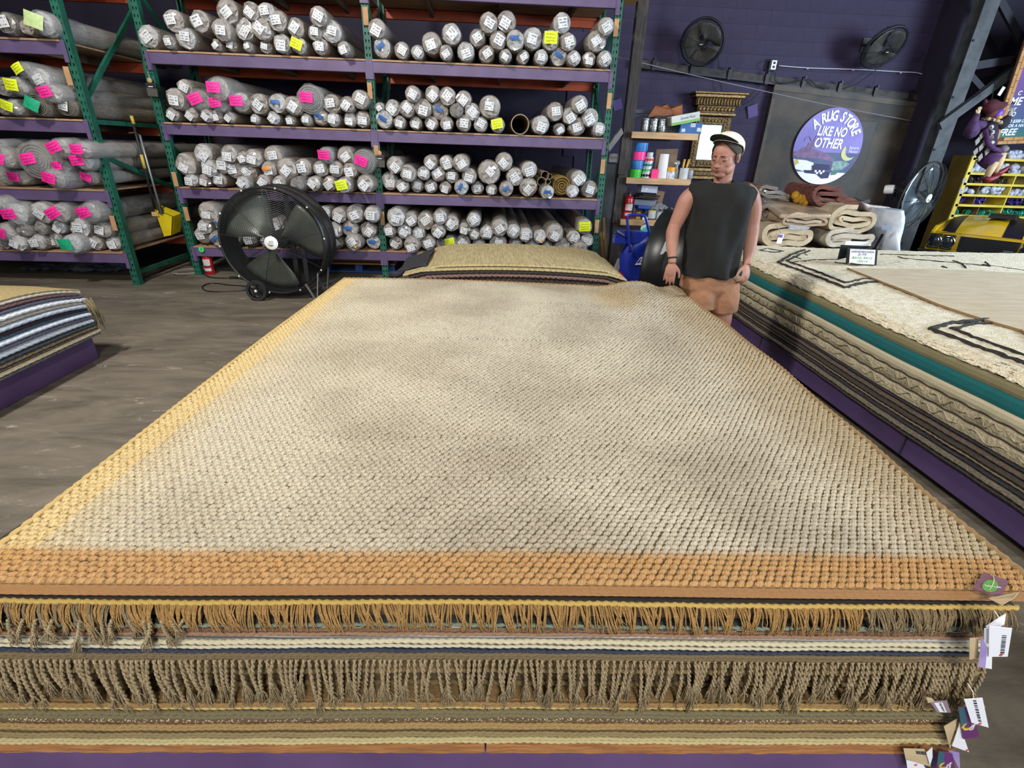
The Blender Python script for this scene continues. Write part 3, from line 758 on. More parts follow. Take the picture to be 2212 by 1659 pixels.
# chipped bare board on top
def chip(mb, x0, x1):
    n = 70; top = []; bot = []; rr = random.Random(3)
    for i in range(n + 1):
        x = x0 + (x1 - x0) * i / n
        bot.append((x, yp(1622) + 0.006, ztop_plat - 0.016 - abs(rr.gauss(0, 0.0025)))); top.append((x, yp(1607) + 0.004 + rr.uniform(-0.002, 0.002), zf(1607)))
    vs = bot + top + [(x, 3.55, zf(1607)) for x, _, _ in top] + [(x, 3.55, ztop_plat - 0.016) for x, _, _ in top]
    N = n + 1; fs = []
    for i in range(n):
        fs += [(i, i + 1, N + i + 1, N + i), (N + i, N + i + 1, 2 * N + i + 1, 2 * N + i), (2 * N + i, 2 * N + i + 1, 3 * N + i + 1, 3 * N + i), (3 * N + i, 3 * N + i + 1, i + 1, i)]
    mb.add(vs, fs)
RAWW = mat('chipped_raw_board', 'b07a45', 0.85, c2='8c5b33', scale=10, stretch=(1, 12, 12), bump=0.5, bscale=25)
XP = atY(1985, 1622, YF).x
for x0, x1 in ((-1.6, 0.04), (0.045, XP)):
    b = MB(); chip(b, x0, x1); b.build('top_board', RAWW, pt)
LAYERS = [  # y0, y1 (front-edge pixel rows), x1, body colours, edge (kind, radius, colours), label
    (1297, 1301, 1.27, ('2e2722', '4a3f36'), None, 'thin dark brown rug peeking out directly under the top jute rug of the front stack'),
    (1301, 1343, 1.25, ('6e5434', '8a6c45'), ('fringe', 0.0062, ('e0c06e', 'cfa955')), 'tan rug with yellow corded edge and fine golden fringe in the front stack'),
    (1343, 1353, 1.22, ('3b4038', '22262a'), ('rope', 0.0045, ('93a38c', '6d7d6c')), 'dark rug with pale green corded edge under the golden fringe'),
    (1353, 1366, 1.20, ('pattern', ''), None, 'black and cream patterned woven rug in the front stack'),
    (1366, 1372, 1.20, ('8c6a4c', 'a9856a'), ('rope', 0.0045, ('b38c6a', '94705a')), 'thin tan corded rug below the black and cream patterned rug'),
    (1372, 1382, 1.19, ('stripe', ''), None, 'flat grey striped cotton rug in the front stack'),
    (1382, 1391, 1.18, ('b9b095', 'd8d0b4'), ('rope', 0.0065, ('ece3c3', 'd2c8a2')), 'cream rug with chunky cream braided edge above the navy-edged rug'),
    (1391, 1398, 1.18, ('8b8068', '6d6452'), ('rope', 0.004, ('e6e0c8', 'c8c0a2')), 'fine beige rug with thin white corded edge in the front stack'),
    (1398, 1410, 1.17, ('1d2230', '31384a'), ('rope', 0.0045, ('4a5266', '1c212e')), 'navy blue rug with dark corded edge, just above the brown tassels'),
    (1410, 1430, 1.19, ('6b5a40', '857354'), ('tassel', 0.006, ('8d7b5a', '6b5a40')), 'brown jute rug with long twisted tassels along its edge'),
    (1432, 1458, 1.17, ('54452f', '6f5d41'), ('rope', 0.006, ('8a744f', '6b5739')), 'dark brown jute rug hidden behind the upper half of the tassels'),
    (1458, 1486, 1.16, ('7c6847', '5e4d33'), ('rope', 0.007, ('a78e60', '84704a')), 'tan braided rug hidden behind the middle of the tassels'),
    (1486, 1512, 1.15, ('4b3d2a', '665338'), ('rope', 0.007, ('86724c', '6b5838')), 'brown rug hidden behind the tassel tips'),
    (1512, 1523, 1.14, ('9a7b4c', '7d6038'), ('rope2', 0.005, ('b3915c', '8d6c40')), 'tan double-corded rug right below the tassel tips'),
    (1523, 1531, 1.13, ('8f7a4b', 'a9925c'), ('rope', 0.0045, ('ddc680', 'c2a85f')), 'tan rug with bright yellow piping below the tassels'),
    (1531, 1550, 1.13, ('7a7050', '8f8462'), ('rope2', 0.0085, ('8c8160', '6e6446')), 'olive green thick braided rug in the lower front stack'),
    (1550, 1561, 1.12, ('dots', ''), None, 'brown flat-woven rug with pale dotted edge in the lower front stack'),
    (1561, 1576, 1.11, ('a5875a', '8a6d43'), ('rope2', 0.0065, ('c0a06b', '97794a')), 'golden tan herringbone braided rug in the lower front stack'),
    (1576, 1588, 1.11, ('8d7a52', '75643f'), ('rope2', 0.005, ('a9966c', '86744c')), 'beige braided rug under the herringbone one'),
    (1588, 1597, 1.10, ('8b8058', '706640'), ('rope', 0.005, ('d8ca94', 'b9a972')), 'rug with pale straw piping, second from the bottom of the front stack'),
    (1597, 1606, 1.10, ('93855c', '776a44'), ('rope', 0.005, ('ded2a0', 'c0b17c')), 'rug with cream piping at the very bottom of the front stack'),
]
def pattern_mat(kind):
    m = bpy.data.materials.new('woven_' + kind); m.use_nodes = True; nt = m.node_tree; bs = nt.nodes['Principled BSDF']; bs.inputs['Roughness'].default_value = 0.9
    co = node(nt, 'ShaderNodeTexCoord'); mp = node(nt, 'ShaderNodeMapping'); nt.links.new(co.outputs['Object'], mp.inputs['Vector'])
    if kind == 'pattern':
        mp.inputs['Scale'].default_value = (45, 45, 90)
        n = node(nt, 'ShaderNodeTexChecker'); n.inputs['Scale'].default_value = 1.0; n.inputs['Color1'].default_value = (*hx('1d1a1a'), 1); n.inputs['Color2'].default_value = (*hx('a7988c'), 1)
        nt.links.new(mp.outputs['Vector'], n.inputs['Vector'])
        w_ = node(nt, 'ShaderNodeTexNoise'); w_.inputs['Scale'].default_value = 14; nt.links.new(co.outputs['Object'], w_.inputs['Vector'])
        r = node(nt, 'ShaderNodeValToRGB'); r.color_ramp.elements[0].position = 0.48; r.color_ramp.elements[1].position = 0.54; nt.links.new(w_.outputs['Fac'], r.inputs['Fac'])
        mx = node(nt, 'ShaderNodeMixRGB'); mx.inputs['Color2'].default_value = (*hx('4a3d36'), 1); nt.links.new(r.outputs['Color'], mx.inputs['Fac']); nt.links.new(n.outputs['Color'], mx.inputs['Color1'])
        nt.links.new(mx.outputs['Color'], bs.inputs['Base Color'])
    elif kind == 'stripe':
        mp.inputs['Scale'].default_value = (0.6, 0.6, 240)
        n = node(nt, 'ShaderNodeTexNoise'); n.inputs['Scale'].default_value = 1.0; n.inputs['Detail'].default_value = 2; nt.links.new(mp.outputs['Vector'], n.inputs['Vector'])
        r = node(nt, 'ShaderNodeValToRGB'); e = r.color_ramp.elements; e[0].position = 0.38; e[0].color = (*hx('3d3632'), 1); e[1].position = 0.62; e[1].color = (*hx('b5b3b0'), 1)
        nt.links.new(n.outputs['Fac'], r.inputs['Fac']); nt.links.new(r.outputs['Color'], bs.inputs['Base Color'])
    else:
        mp.inputs['Scale'].default_value = (160, 160, 160)
        n = node(nt, 'ShaderNodeTexVoronoi'); n.inputs['Scale'].default_value = 1.0; nt.links.new(mp.outputs['Vector'], n.inputs['Vector'])
        r = node(nt, 'ShaderNodeValToRGB'); e = r.color_ramp.elements; e[0].position = 0.25; e[0].color = (*hx('c3ad86'), 1); e[1].position = 0.45; e[1].color = (*hx('5c4836'), 1)
        nt.links.new(n.outputs['Distance'], r.inputs['Fac']); nt.links.new(r.outputs['Color'], bs.inputs['Base Color'])
    return m
XL = -1.34
LAY = []
for i, (y0, y1, x1, colr, edge, lab) in enumerate(LAYERS):
    z1, z0 = zf(y0), zf(y1)
    x1 = atY(-38 + np.interp(y0, [1293, 1299, 1343, 1366, 1391, 1410, 1412, 1512, 1545, 1600], [2180, 2200, 2150, 2128, 2118, 2112, 2138, 2075, 2045, 2010]), y0, YF).x
    yf = yp(y0) + 0.003 * math.sin(i * 2.3) + (0.03 if 1430 < y0 < 1500 else 0)
    nm = {'fringe': 'fringed_rug', 'tassel': 'tasselled_rug'}.get(edge[0] if edge else '', 'flat_rug')
    t = thing(nm, (0, 2.2, z0), lab, 'rug', 'rugs of the front stack')
    t.rotation_euler = (0, 0, -TH)
    LAY.append(t)
    m = pattern_mat(colr[0]) if colr[1] == '' else fibre('rug_body_%d' % i, colr[0], colr[1])
    ph = i * 1.3
    wv = lambda s, ph=ph: wv0(s) + 0.0008 * math.sin(5 * s + ph)
    b = MB(); slab(b, MX, XL, x1, yf, 3.60, z0 + 0.0006, z1 - 0.0006, wv, 50, 0.0012, i, 0.012); b.build('rug_body', m, t)
    if edge:
        em = fibre('rug_edge_%d' % i, edge[2][0], edge[2][1], (30, 60, 60), 2.0)
        hz = {'fringe': z1 - 0.002, 'tassel': z1 - 0.007}.get(edge[0], (z0 + z1) / 2)
        offs = [0.0, -0.011] if edge[0] == 'tassel' else [0.0] if edge[0] != 'rope2' else [-(z1 - z0) * 0.24, (z1 - z0) * 0.24]
        for oz in offs:
            b = MB(); n = int((x1 - XL) / 0.006)
            P = [(XL + (x1 - XL) * k / n + TH * (2.2 - yf), yf - 0.003 + 0.001 * math.sin(k * 0.21 + i), hz + oz + wv(XL + (x1 - XL) * k / n)) for k in range(n + 1)]
            rope(b, P, edge[1] * (1.0 if edge[0] != 'rope2' else 0.8), pitch=0.021 if oz >= 0 else -0.021, amp=0.3)
            b.build('corded_edge', em, t, smooth=True)
    if edge and edge[0] == 'fringe':
        fm = [fibre('golden_fringe', 'c0965a', '94703c', (60, 60, 6), 1.5), fibre('pale_fringe', 'a08a66', '7a6748', (60, 60, 6), 1.5)]
        variants = []
        for v in range(10):
            rr = random.Random(v + 100); b = MB()
            lean = rr.uniform(-0.010, 0.026)
            for k in range(6):
                x = rr.uniform(-0.0075, 0.0075); L = rr.uniform(0.07, 0.095); lx = lean + rr.uniform(-0.008, 0.008)
                P = [(x, 0, 0), (x + lx * 0.25, -0.014, -L * 0.25), (x + lx * 0.6, -0.019 - rr.uniform(0, .004), -L * 0.62), (x + lx + rr.uniform(-.003, .003), -0.017 - rr.uniform(0, .006), -L)]
                b.tube(P, [0.0016, 0.0018, 0.0016, 0.0007], 4, cap=False)
            variants.append(b)
        mm = [[vb.mesh('fringe_tuft', f_, smooth=True) for vb in variants] for f_ in fm]
        n = 205
        for k in range(n):
            x = XL + 0.02 + (x1 - XL - 0.03) * k / n; c = 1 if (x > 0.93 or (x < -0.85 and k % 3 == 0)) else 0
            child('fringe_tuft', mm[c][rnd.randrange(10)], t, (x + TH * (2.2 - yf), yf - 2.2 - 0.002, hz - z0 + wv(x)), (rnd.uniform(-.15, .05), 0, rnd.uniform(-.2, .2)), (1, 1, rnd.uniform(0.72, 0.9)))
        # loose clump of frayed brown fringe on the left
    if edge and edge[0] == 'tassel':
        tm = fibre('brown_tassel', 'b3a07b', '7f6d50', (50, 50, 12), 1.2)
        mm = []
        for v in range(12):
            rr = random.Random(v + 300); b = MB(); L = rr.uniform(0.115, 0.16); sx = rr.uniform(-0.012, 0.012); bow = rr.uniform(0.010, 0.022)
            n = 22
            for ply in (0, 1):
                P = []
                for q in range(n + 1):
                    u = q / n; a = 2 * math.pi * (u * L / 0.034) + ply * math.pi
                    P.append((sx * u * u + 0.0027 * math.cos(a), -bow * math.sin(min(1, u * 1.6) * 1.57) + 0.0027 * math.sin(a), -L * u))
                b.tube(P, [0.0033] * n + [0.0024], 5, cap=True)
            for q in range(16 if v % 3 else 30):   # frayed end
                ex = rr.uniform(-0.016, 0.016); ey = rr.uniform(-0.012, 0.008); st = rr.uniform(0.55, 0.85) if v % 3 == 0 else 0.92
                p0 = Vector((sx * st * st, -bow, -L * st)); l2 = rr.uniform(0.025, 0.045) + (1 - st) * L
                b.tube([p0, p0 + Vector((ex * 0.7, ey * 0.6 - 0.004, -l2 * 0.33)), p0 + Vector((ex * 0.95, ey * 0.8 - 0.005, -l2 * 0.7)), p0 + Vector((ex * 0.6, ey, -l2))], [0.0011, 0.0011, 0.0008, 0.0004], 3, cap=False)
            mm.append(b.mesh('tassel', tm, smooth=True))
        x = XL + 0.03
        k = 0
        while x < x1 + 0.0:
            child('tassel', mm[rnd.randrange(12)], t, (x + TH * (2.2 - yf), yf - 2.2 - 0.010, hz - z0 + wv(x) - 0.010), (rnd.uniform(-.05, .1), rnd.uniform(-.12, .12), rnd.uniform(-.6, .6)), (1, 1, rnd.uniform(0.82, 1.0)))
            x += rnd.uniform(0.0115, 0.0195); k += 1
# frayed brown tassels of the dark rug hanging out at the left under the golden fringe
x = XL + 0.05
while x < -0.66:
    child('tassel', mm[rnd.choice((0, 3, 6, 9))], LAY[2], (x, YF - 2.2 - 0.022, zf(1328) - zf(1353) + wv0(x)), (rnd.uniform(-.1, .1), rnd.uniform(-.6, .6), rnd.uniform(-1, 1)), (0.9, 0.9, rnd.uniform(0.30, 0.48)))
    x += rnd.uniform(0.015, 0.04)
# ---------------- top rug of loops
def rug_xl(y): return -1.253 + (y - 0.84) / (3.856 - 0.84) * 0.136 + 0.010 * math.sin(2.2 * y) - TH * y
def rug_xr(y):
    t = (y - 0.84) / 3.0; return 1.372 + 0.125 * math.sin(math.pi * min(1, t) * 0.62) - 0.05 * max(0, t - 0.5) + 0.006 * math.sin(9 * y) - TH * y
Y0, Y1 = 0.868, 3.84
def rug_z(x, y):
    z = ZT + 0.004 * math.sin(1.9 * x + 0.7 * y) + 0.004 * math.sin(2.3 * y + 1.1) + wv0(x) * max(0, 1 - (y - Y0)) * 0.7
    z += 0.046 * math.exp(-(((x - 1.06) / 0.20) ** 2 + ((y - 3.80) / 0.42) ** 2)) - 0.014 * math.exp(-(((x - 0.80) / 0.10) ** 2 + ((y - 3.58) / 0.34) ** 2))
    z += 0.022 * math.exp(-(((x - 1.42) / 0.14) ** 2 + ((y - 3.75) / 0.3) ** 2)) - 0.02 * math.exp(-(((x - 1.25) / 0.07) ** 2 + ((y - 3.84) / 0.2) ** 2))
    z += 0.012 * math.exp(-((x + 0.4) / 1.0) ** 2 - ((y - 3.8) / 0.8) ** 2)
    return z
def jute_mat():
    m = bpy.data.materials.new('looped_jute'); m.use_nodes = True; nt = m.node_tree; bs = nt.nodes['Principled BSDF']; bs.inputs['Roughness'].default_value = 0.92; bs.inputs['Specular IOR Level'].default_value = 0.15
    co = node(nt, 'ShaderNodeTexCoord'); sep = node(nt, 'ShaderNodeSeparateXYZ'); nt.links.new(co.outputs['Object'], sep.inputs[0])
    wn = node(nt, 'ShaderNodeTexNoise'); wn.inputs['Scale'].default_value = 1.6; wn.inputs['Detail'].default_value = 4; nt.links.new(co.outputs['Object'], wn.inputs['Vector'])
    def mth(op, a, b_=None, clamp=False):
        n = node(nt, 'ShaderNodeMath', operation=op); n.use_clamp = clamp
        for i, v in enumerate((a, b_)):
            if v is None: continue
            if hasattr(v, 'links'): nt.links.new(v, n.inputs[i])
            else: n.inputs[i].default_value = v
        return n.outputs[0]
    def band(v, a, b_):      # 1 at a, 0 at b_
        n = node(nt, 'ShaderNodeMapRange'); n.interpolation_type = 'SMOOTHSTEP'
        nt.links.new(v, n.inputs[0]); n.inputs[1].default_value = a; n.inputs[2].default_value = b_; n.inputs[3].default_value = 1; n.inputs[4].default_value = 0
        return n.outputs[0]
    X, Y = sep.outputs['X'], sep.outputs['Y']
    wob = mth('MULTIPLY', mth('SUBTRACT', wn.outputs['Fac'], 0.5), 0.22)
    # faded centre, unfaded border kept under the covering rug: near end deep tan, left strip straw
    def mix(fac, c1, c2):
        n = node(nt, 'ShaderNodeMixRGB')
        nt.links.new(fac, n.inputs['Fac'])
        for i, v in ((1, c1), (2, c2)):
            if hasattr(v, 'links'): nt.links.new(v, n.inputs[i])
            else: n.inputs[i].default_value = (*hx(v), 1)
        return n.outputs[0]
    n2 = node(nt, 'ShaderNodeTexNoise'); n2.inputs['Scale'].default_value = 2.3; n2.inputs['Detail'].default_value = 5; nt.links.new(co.outputs['Object'], n2.inputs['Vector'])
    rr_ = node(nt, 'ShaderNodeMapRange'); nt.links.new(n2.outputs['Fac'], rr_.inputs[0]); rr_.inputs[1].default_value = 0.38; rr_.inputs[2].default_value = 0.64
    base = mix(rr_.outputs[0], 'c2b8a3', 'aa9f8b')
    rel = mth('SUBTRACT', mth('ADD', X, 1.267 + 0.84 * (0.045 - TH)), mth('MULTIPLY', Y, 0.045 - TH))
    left = mth('MAXIMUM', band(mth('ADD', rel, mth('MULTIPLY', wob, 0.12)), 0.085, 0.115), mth('MULTIPLY', band(mth('ADD', rel, wob), 0.05, 0.3), 0.45))
    base = mix(mth('MULTIPLY', left, 0.9), base, 'd2b57c')
    halfl = band(mth('ADD', X, wob), -1.2, 0.2)
    base = mix(mth('MULTIPLY', halfl, 0.15), base, 'c9b98f')
    right = mth('SUBTRACT', 1.0, band(mth('ADD', X, wob), 0.95, 1.35))
    base = mix(mth('MULTIPLY', right, 0.65), base, 'aa946e')
    near = band(mth('ADD', Y, mth('MULTIPLY', wob, 0.12)), 0.955, 1.0)
    base = mix(mth('MULTIPLY', near, 0.92), base, 'b58a57')
    sx = mth('MULTIPLY', mth('SUBTRACT', X, 0.83), 4.2); sy = mth('MULTIPLY', mth('SUBTRACT', Y, 3.52), 2.6)
    st = mth('SUBTRACT', 1.0, mth('ADD', mth('MULTIPLY', sx, sx), mth('MULTIPLY', sy, sy)), True)
    base = mix(mth('MULTIPLY', st, 0.6), base, 'b89d6e')
    fn_ = node(nt, 'ShaderNodeTexNoise'); fn_.inputs['Scale'].default_value = 60; fn_.inputs['Detail'].default_value = 3; nt.links.new(co.outputs['Object'], fn_.inputs['Vector'])
    hs = node(nt, 'ShaderNodeHueSaturation'); nt.links.new(base, hs.inputs['Color'])
    nt.links.new(mth('ADD', 0.72, mth('MULTIPLY', fn_.outputs['Fac'], 0.52)), hs.inputs['Value'])
    nt.links.new(hs.outputs[0], bs.inputs['Base Color'])
    mp = node(nt, 'ShaderNodeMapping'); mp.inputs['Rotation'].default_value = (0, 0, 0.6); mp.inputs['Scale'].default_value = (1, 1, 1); nt.links.new(co.outputs['Object'], mp.inputs['Vector'])
    wt = node(nt, 'ShaderNodeTexWave'); wt.inputs['Scale'].default_value = 60; wt.inputs['Distortion'].default_value = 2.0; wt.inputs['Detail'].default_value = 2; nt.links.new(mp.outputs['Vector'], wt.inputs['Vector'])
    bp = node(nt, 'ShaderNodeBump'); bp.inputs['Strength'].default_value = 0.7; bp.inputs['Distance'].default_value = 0.004; nt.links.new(wt.outputs['Fac'], bp.inputs['Height']); nt.links.new(bp.outputs['Normal'], bs.inputs['Normal'])
    return m
JUTE = jute_mat()
tr_ = thing('jute_rug', (0, 0, 0), 'large looped natural jute rug on top of the front stack, faded centre', 'rug', 'rugs of the front stack')
tr_.rotation_euler = (0, 0, -TH)
b = MB()
b.grid(lambda u, v: (rug_xl(Y0 + (Y1 - Y0) * v) + (rug_xr(Y0 + (Y1 - Y0) * v) - rug_xl(Y0 + (Y1 - Y0) * v)) * u, Y0 + (Y1 - Y0) * v, rug_z(rug_xl(Y0 + (Y1 - Y0) * v) * (1 - u) + rug_xr(Y0 + (Y1 - Y0) * v) * u, Y0 + (Y1 - Y0) * v) - 0.010), 60, 60)
nb_ = len(b.v)
b.grid(lambda u, v: (rug_xl(Y0 + (Y1 - Y0) * v) + (rug_xr(Y0 + (Y1 - Y0) * v) - rug_xl(Y0 + (Y1 - Y0) * v)) * u, Y0 + (Y1 - Y0) * v, rug_z(rug_xl(Y0 + (Y1 - Y0) * v) * (1 - u) + rug_xr(Y0 + (Y1 - Y0) * v) * u, Y0 + (Y1 - Y0) * v) - 0.0135), 60, 60)
b.build('backing', mat('jute_backing', '4d4128', 0.95, c2='5f5134', scale=30), tr_)
def loops():
    rows_y = []; y = Y0 + 0.012
    while y < Y1 - 0.008: rows_y.append(y); y += 0.0172
    V = []; F = []; off = 0
    R_ = np.random.RandomState(5)
    for res, sel in (((9, 7), lambda y: y < 1.40), ((7, 5), lambda y: 1.40 <= y < 1.9), ((5, 4), lambda y: y >= 1.9)):
        nu, nv = res
        uu, vv = np.meshgrid(np.linspace(-1, 1, nu), np.linspace(-1, 1, nv))
        u = uu.ravel(); v = vv.ravel()
        # rounded square to disc
        du = u * np.sqrt(1 - v * v / 2); dv = v * np.sqrt(1 - u * u / 2)
        h = np.sqrt(np.clip(1 - du ** 2 * 0.98 - dv ** 2 * 0.98, 0, 1))
        if nu > 8: h = h * (1 + 0.16 * np.cos(3.2 * math.pi * (dv + 0.28 * du * du - 0.35 * du)) * (1 - du * du * 0.4))
        q = []
        for j in range(nv - 1):
            for i in range(nu - 1):
                a = j * nu + i; q.append((a, a + 1, a + nu + 1, a + nu))
        q = np.array(q)
        for k, y in enumerate(rows_y):
            if not sel(y): continue
            xl, xr = rug_xl(y) + 0.006, rug_xr(y) - 0.006; n = int((xr - xl) / 0.0228)
            off_x = 0.5 * (k % 2)
            for c in range(n):
                x = xl + (c + 0.25 + off_x) * (xr - xl) / n
                a = 0.42 + R_.uniform(-.22, .22) if k % 2 == 0 else 0.30 + R_.uniform(-.22, .22)
                sx, sy, sz = 0.0134 * R_.uniform(.93, 1.07), 0.0080 * R_.uniform(.92, 1.1), 0.0095 * R_.uniform(.8, 1.2)
                lx = du * sx; ly = dv * sy; ca, sa = math.cos(a), math.sin(a)
                yy = y + R_.uniform(-.0014, .0014); xx = x + R_.uniform(-.0016, .0016)
                P = np.stack([xx + lx * ca - ly * sa, yy + lx * sa + ly * ca, rug_z(x, y) - 0.0105 + h * sz], 1)
                V.append(P); F.append(q + off); off += len(u)
    V = np.concatenate(V); F = np.concatenate(F)
    me = bpy.data.meshes.new('woven_loops')
    me.vertices.add(len(V)); me.vertices.foreach_set('co', V.ravel())
    me.loops.add(F.size); me.loops.foreach_set('vertex_index', F.ravel().astype(np.int32))
    me.polygons.add(len(F)); me.polygons.foreach_set('loop_start', np.arange(0, F.size, 4, dtype=np.int32)); 
    me.polygons.foreach_set('use_smooth', np.ones(len(F), dtype=bool))
    me.materials.append(JUTE); me.update(calc_edges=True); me.validate()
    o = child('woven_loops', me, tr_); o['kind'] = 'stuff'
    return o
loops()
# flat woven hem at the near end
b = MB()
def hem(u, v):
    x = rug_xl(Y0) + (rug_xr(Y0) - 0.01 - rug_xl(Y0)) * u; y = 0.876 - 0.029 * v
    return (x, y, rug_z(x, Y0) - 0.009 - 0.010 * v * v + 0.0014 * math.sin(v * 22) + 0.0006 * math.sin(u * 2400))
b.grid(lambda u, v: hem(u, 1 - v), 500, 10)
b.build('woven_hem', fibre('hem_tan', 'a5794a', '8b6238', (200, 40, 40), 1.0), tr_, smooth=True)
# bound side edges: row of stitched knots
for nm, fx in (('left', rug_xl), ('right', rug_xr)):
    b = MB(); n = 240; P = [(fx(Y0 + (Y1 - Y0) * k / n), Y0 + (Y1 - Y0) * k / n, rug_z(fx(Y0 + (Y1 - Y0) * k / n), Y0 + (Y1 - Y0) * k / n) - 0.008) for k in range(n + 1)]
    rope(b, P, 0.009, 0.035); b.build('bound_edge', fibre('edge_straw' if nm == 'left' else 'edge_tan', 'd9b978' if nm == 'left' else 'a98a5c', 'c09f60' if nm == 'left' else '8d7048', (60, 30, 60), 2), tr_, smooth=True)
b = MB(); n = 240; P = [(rug_xl(Y1) + (rug_xr(Y1) - rug_xl(Y1)) * k / n, Y1, rug_z(rug_xl(Y1) + (rug_xr(Y1) - rug_xl(Y1)) * k / n, Y1) - 0.008) for k in range(n + 1)]
rope(b, P, 0.010, 0.035); b.build('bound_edge', MATS['edge_tan'], tr_, smooth=True)
# second rug edge showing along the right side under the top rug
for i, (dx, dz, cc, lab) in enumerate(((0.012, -0.016, ('2f2b2a', '4b4540'), 'dark edged rug showing along the right side below the top jute rug'), (-0.03, -0.036, ('8d8776', 'b9b29c'), 'pale striped rug second below the top jute rug along its right side'))):
    b = MB(); n = 40
    ys = [0.9 + (3.78 - 0.9) * k / n for k in range(n + 1)]
    vs = []
    for y in ys:
        xr = rug_xr(y) + dx + 0.004 * math.sin(7 * y + i)
        zz = rug_z(rug_xr(y), y) + dz - 0.006
        vs += [(xr - 0.5, y, ZT + dz - 0.006), (xr - 0.5, y, ZT + dz - 0.020), (xr, y, zz - 0.014), (xr + 0.004, y, zz - 0.006), (xr, y, zz)]
    fs = []
    for k in range(n):
        for j in range(5):
            j2 = (j + 1) % 5; fs.append((k * 5 + j, k * 5 + j2, (k + 1) * 5 + j2, (k + 1) * 5 + j))
    fs += [(4, 3, 2, 1, 0), tuple(n * 5 + j for j in range(5))]
    b.add(vs, fs); o = b.build('flat_rug', fibre('side_rug_%d' % i, cc[0], cc[1], (120, 20, 120), 1.0)); tag(o, lab, 'rug', 'rugs of the front stack'); o.rotation_euler = (0, 0, -TH)
# ---------------- right stack (runs away from the camera), seen from its left side
def MR(s, d, z): return (d, s, z)
XR = 2.50
def zr(y): return atX(1884, y, XR).z
RS0, RS1 = 0.7, 5.42
pr = thing('rug_platform', (4.1, 3.0, 0), 'purple painted platform of the rug stack on the right', 'platform')
b = MB(); b.box((4.12, (RS0 + RS1) / 2, (zr(889) + 0.07) / 2), (3.2, RS1 - RS0, zr(889) - 0.07)); b.build('platform_box', mat('dark_purple_platform', '4c3a63', 0.5, c2='423256', scale=3), pr, bevel=0.004)
b = MB(); b.box((4.2, (RS0 + RS1) / 2, 0.035), (3.1, RS1 - RS0 - 0.1, 0.07)); b.build('toe_board', mat('toe_black', '17131c', 0.7), pr)
for y in (2.45, 4.2):
    b = MB(); b.box((XR + 0.018, y, (zr(889) + 0.07) / 2), (0.01, 0.006, zr(889) - 0.08)); b.build('panel_seam', MATS['toe_black'], pr)
def wvR(s): return 0.006 * math.sin(1.5 * s) + 0.004 * math.sin(3.7 * s + 1)
DARKS = [('2f2b28', '544c44'), ('857b68', '4a443a'), ('26242a', '47434a'), ('7a6d58', 'a39478'), ('2e2926', '4d443a'), ('463a35', '6d5f52'), ('242226', '3b3739')]
dn = ['black and grey', 'mottled beige', 'charcoal', 'brown ribbed', 'dark brown', 'brown check-edged', 'black']
ze, zp = zr(818), zr(889)
for i in range(7):
    z0 = zp + (ze - zp) * i / 7; z1 = zp + (ze - zp) * (i + 1) / 7
    t = thing('flat_rug', (4.1, 3, z0), '%s rug, %s up from the purple platform in the right stack' % (dn[i], ['lowest', 'second', 'third', 'fourth', 'fifth', 'sixth', 'seventh'][i]), 'rug', 'rugs of the right stack')
    m = fibre('right_rug_%d' % i, DARKS[i][0], DARKS[i][1], (150, 12, 150), 0.6)
    b = MB(); slab(b, MR, RS0, RS1 + 0.03 * math.sin(i), XR - 0.012 * math.sin(i * 1.9) - 0.004, 5.6, z0 + 0.0008, z1 - 0.0008, wvR, 50, 0.006, i); b.build('rug_body', m, t)
    b = MB(); n = 380; hz = (z0 + z1) / 2
    P = [(XR - 0.012 * math.sin(i * 1.9) - 0.009 + 0.002 * math.sin(k * 0.3), RS0 + (RS1 - RS0) * k / n, hz + wvR(RS0 + (RS1 - RS0) * k / n)) for k in range(n + 1)]
    rope(b, P, (z1 - z0) * 0.30, 0.05 if i % 2 else -0.04, amp=0.14); b.build('corded_edge', fibre('right_edge_%d' % i, DARKS[i][1], DARKS[i][0], (60, 14, 60), 1.0), t, smooth=True)
# two carved tan rugs with scalloped relief
for i, (ya, yb, cc, lab) in enumerate(((790, 818, ('a0957a', 'b3a88c'), 'lower tan carved-pile rug with scalloped relief edge in the right stack'), (762, 790, ('b1a688', '9a8f74'), 'upper tan carved-pile rug with scalloped relief edge in the right stack'))):
    z0, z1 = zr(yb), zr(ya)
    t = thing('carved_rug', (4.1, 3, z0), lab, 'rug', 'rugs of the right stack')
    m = mat('carved_wool_%d' % i, cc[0], 0.95, c2=cc[1], scale=14, bump=1.0, bscale=60)
    b = MB(); slab(b, MR, RS0, RS1, XR - 0.01 - 0.006 * i, 5.6, z0 + 0.001, z1 - 0.001, wvR, 60, 0.004, i + 20); b.build('rug_body', m, t)
    b = MB(); rr = random.Random(i)
    y = RS0 + 0.1
    while y < RS1 - 0.1:      # raised scrolls
        w_ = rr.uniform(0.12, 0.26); pts = []; fq = rr.choice((1, 2)); ph = rr.uniform(0, 1)
        for k in range(17):
            u = k / 16; pts.append((XR - 0.016 - 0.006 * i, y + w_ * u, z0 + wvR(y) + (z1 - z0) * (0.5 + 0.3 * math.sin((u * fq + ph) * 2 * math.pi) * math.sin(u * math.pi)) ))
        b.tube(pts, 0.0032, 5); y += w_ + rr.uniform(0.02, 0.08)
    b.build('carved_scrolls', m, t, smooth=True, kind='stuff')
    b = MB(); n = 200
    b.tube([(XR - 0.012 - 0.006 * i, RS0 + (RS1 - RS0) * k / n, z1 - 0.002 + wvR(RS0 + (RS1 - RS0) * k / n) + 0.003 * math.sin(k * 1.1)) for k in range(n + 1)], 0.004, 5); b.build('overlocked_edge', mat('dark_overlock', '3d3428', 0.9), t)
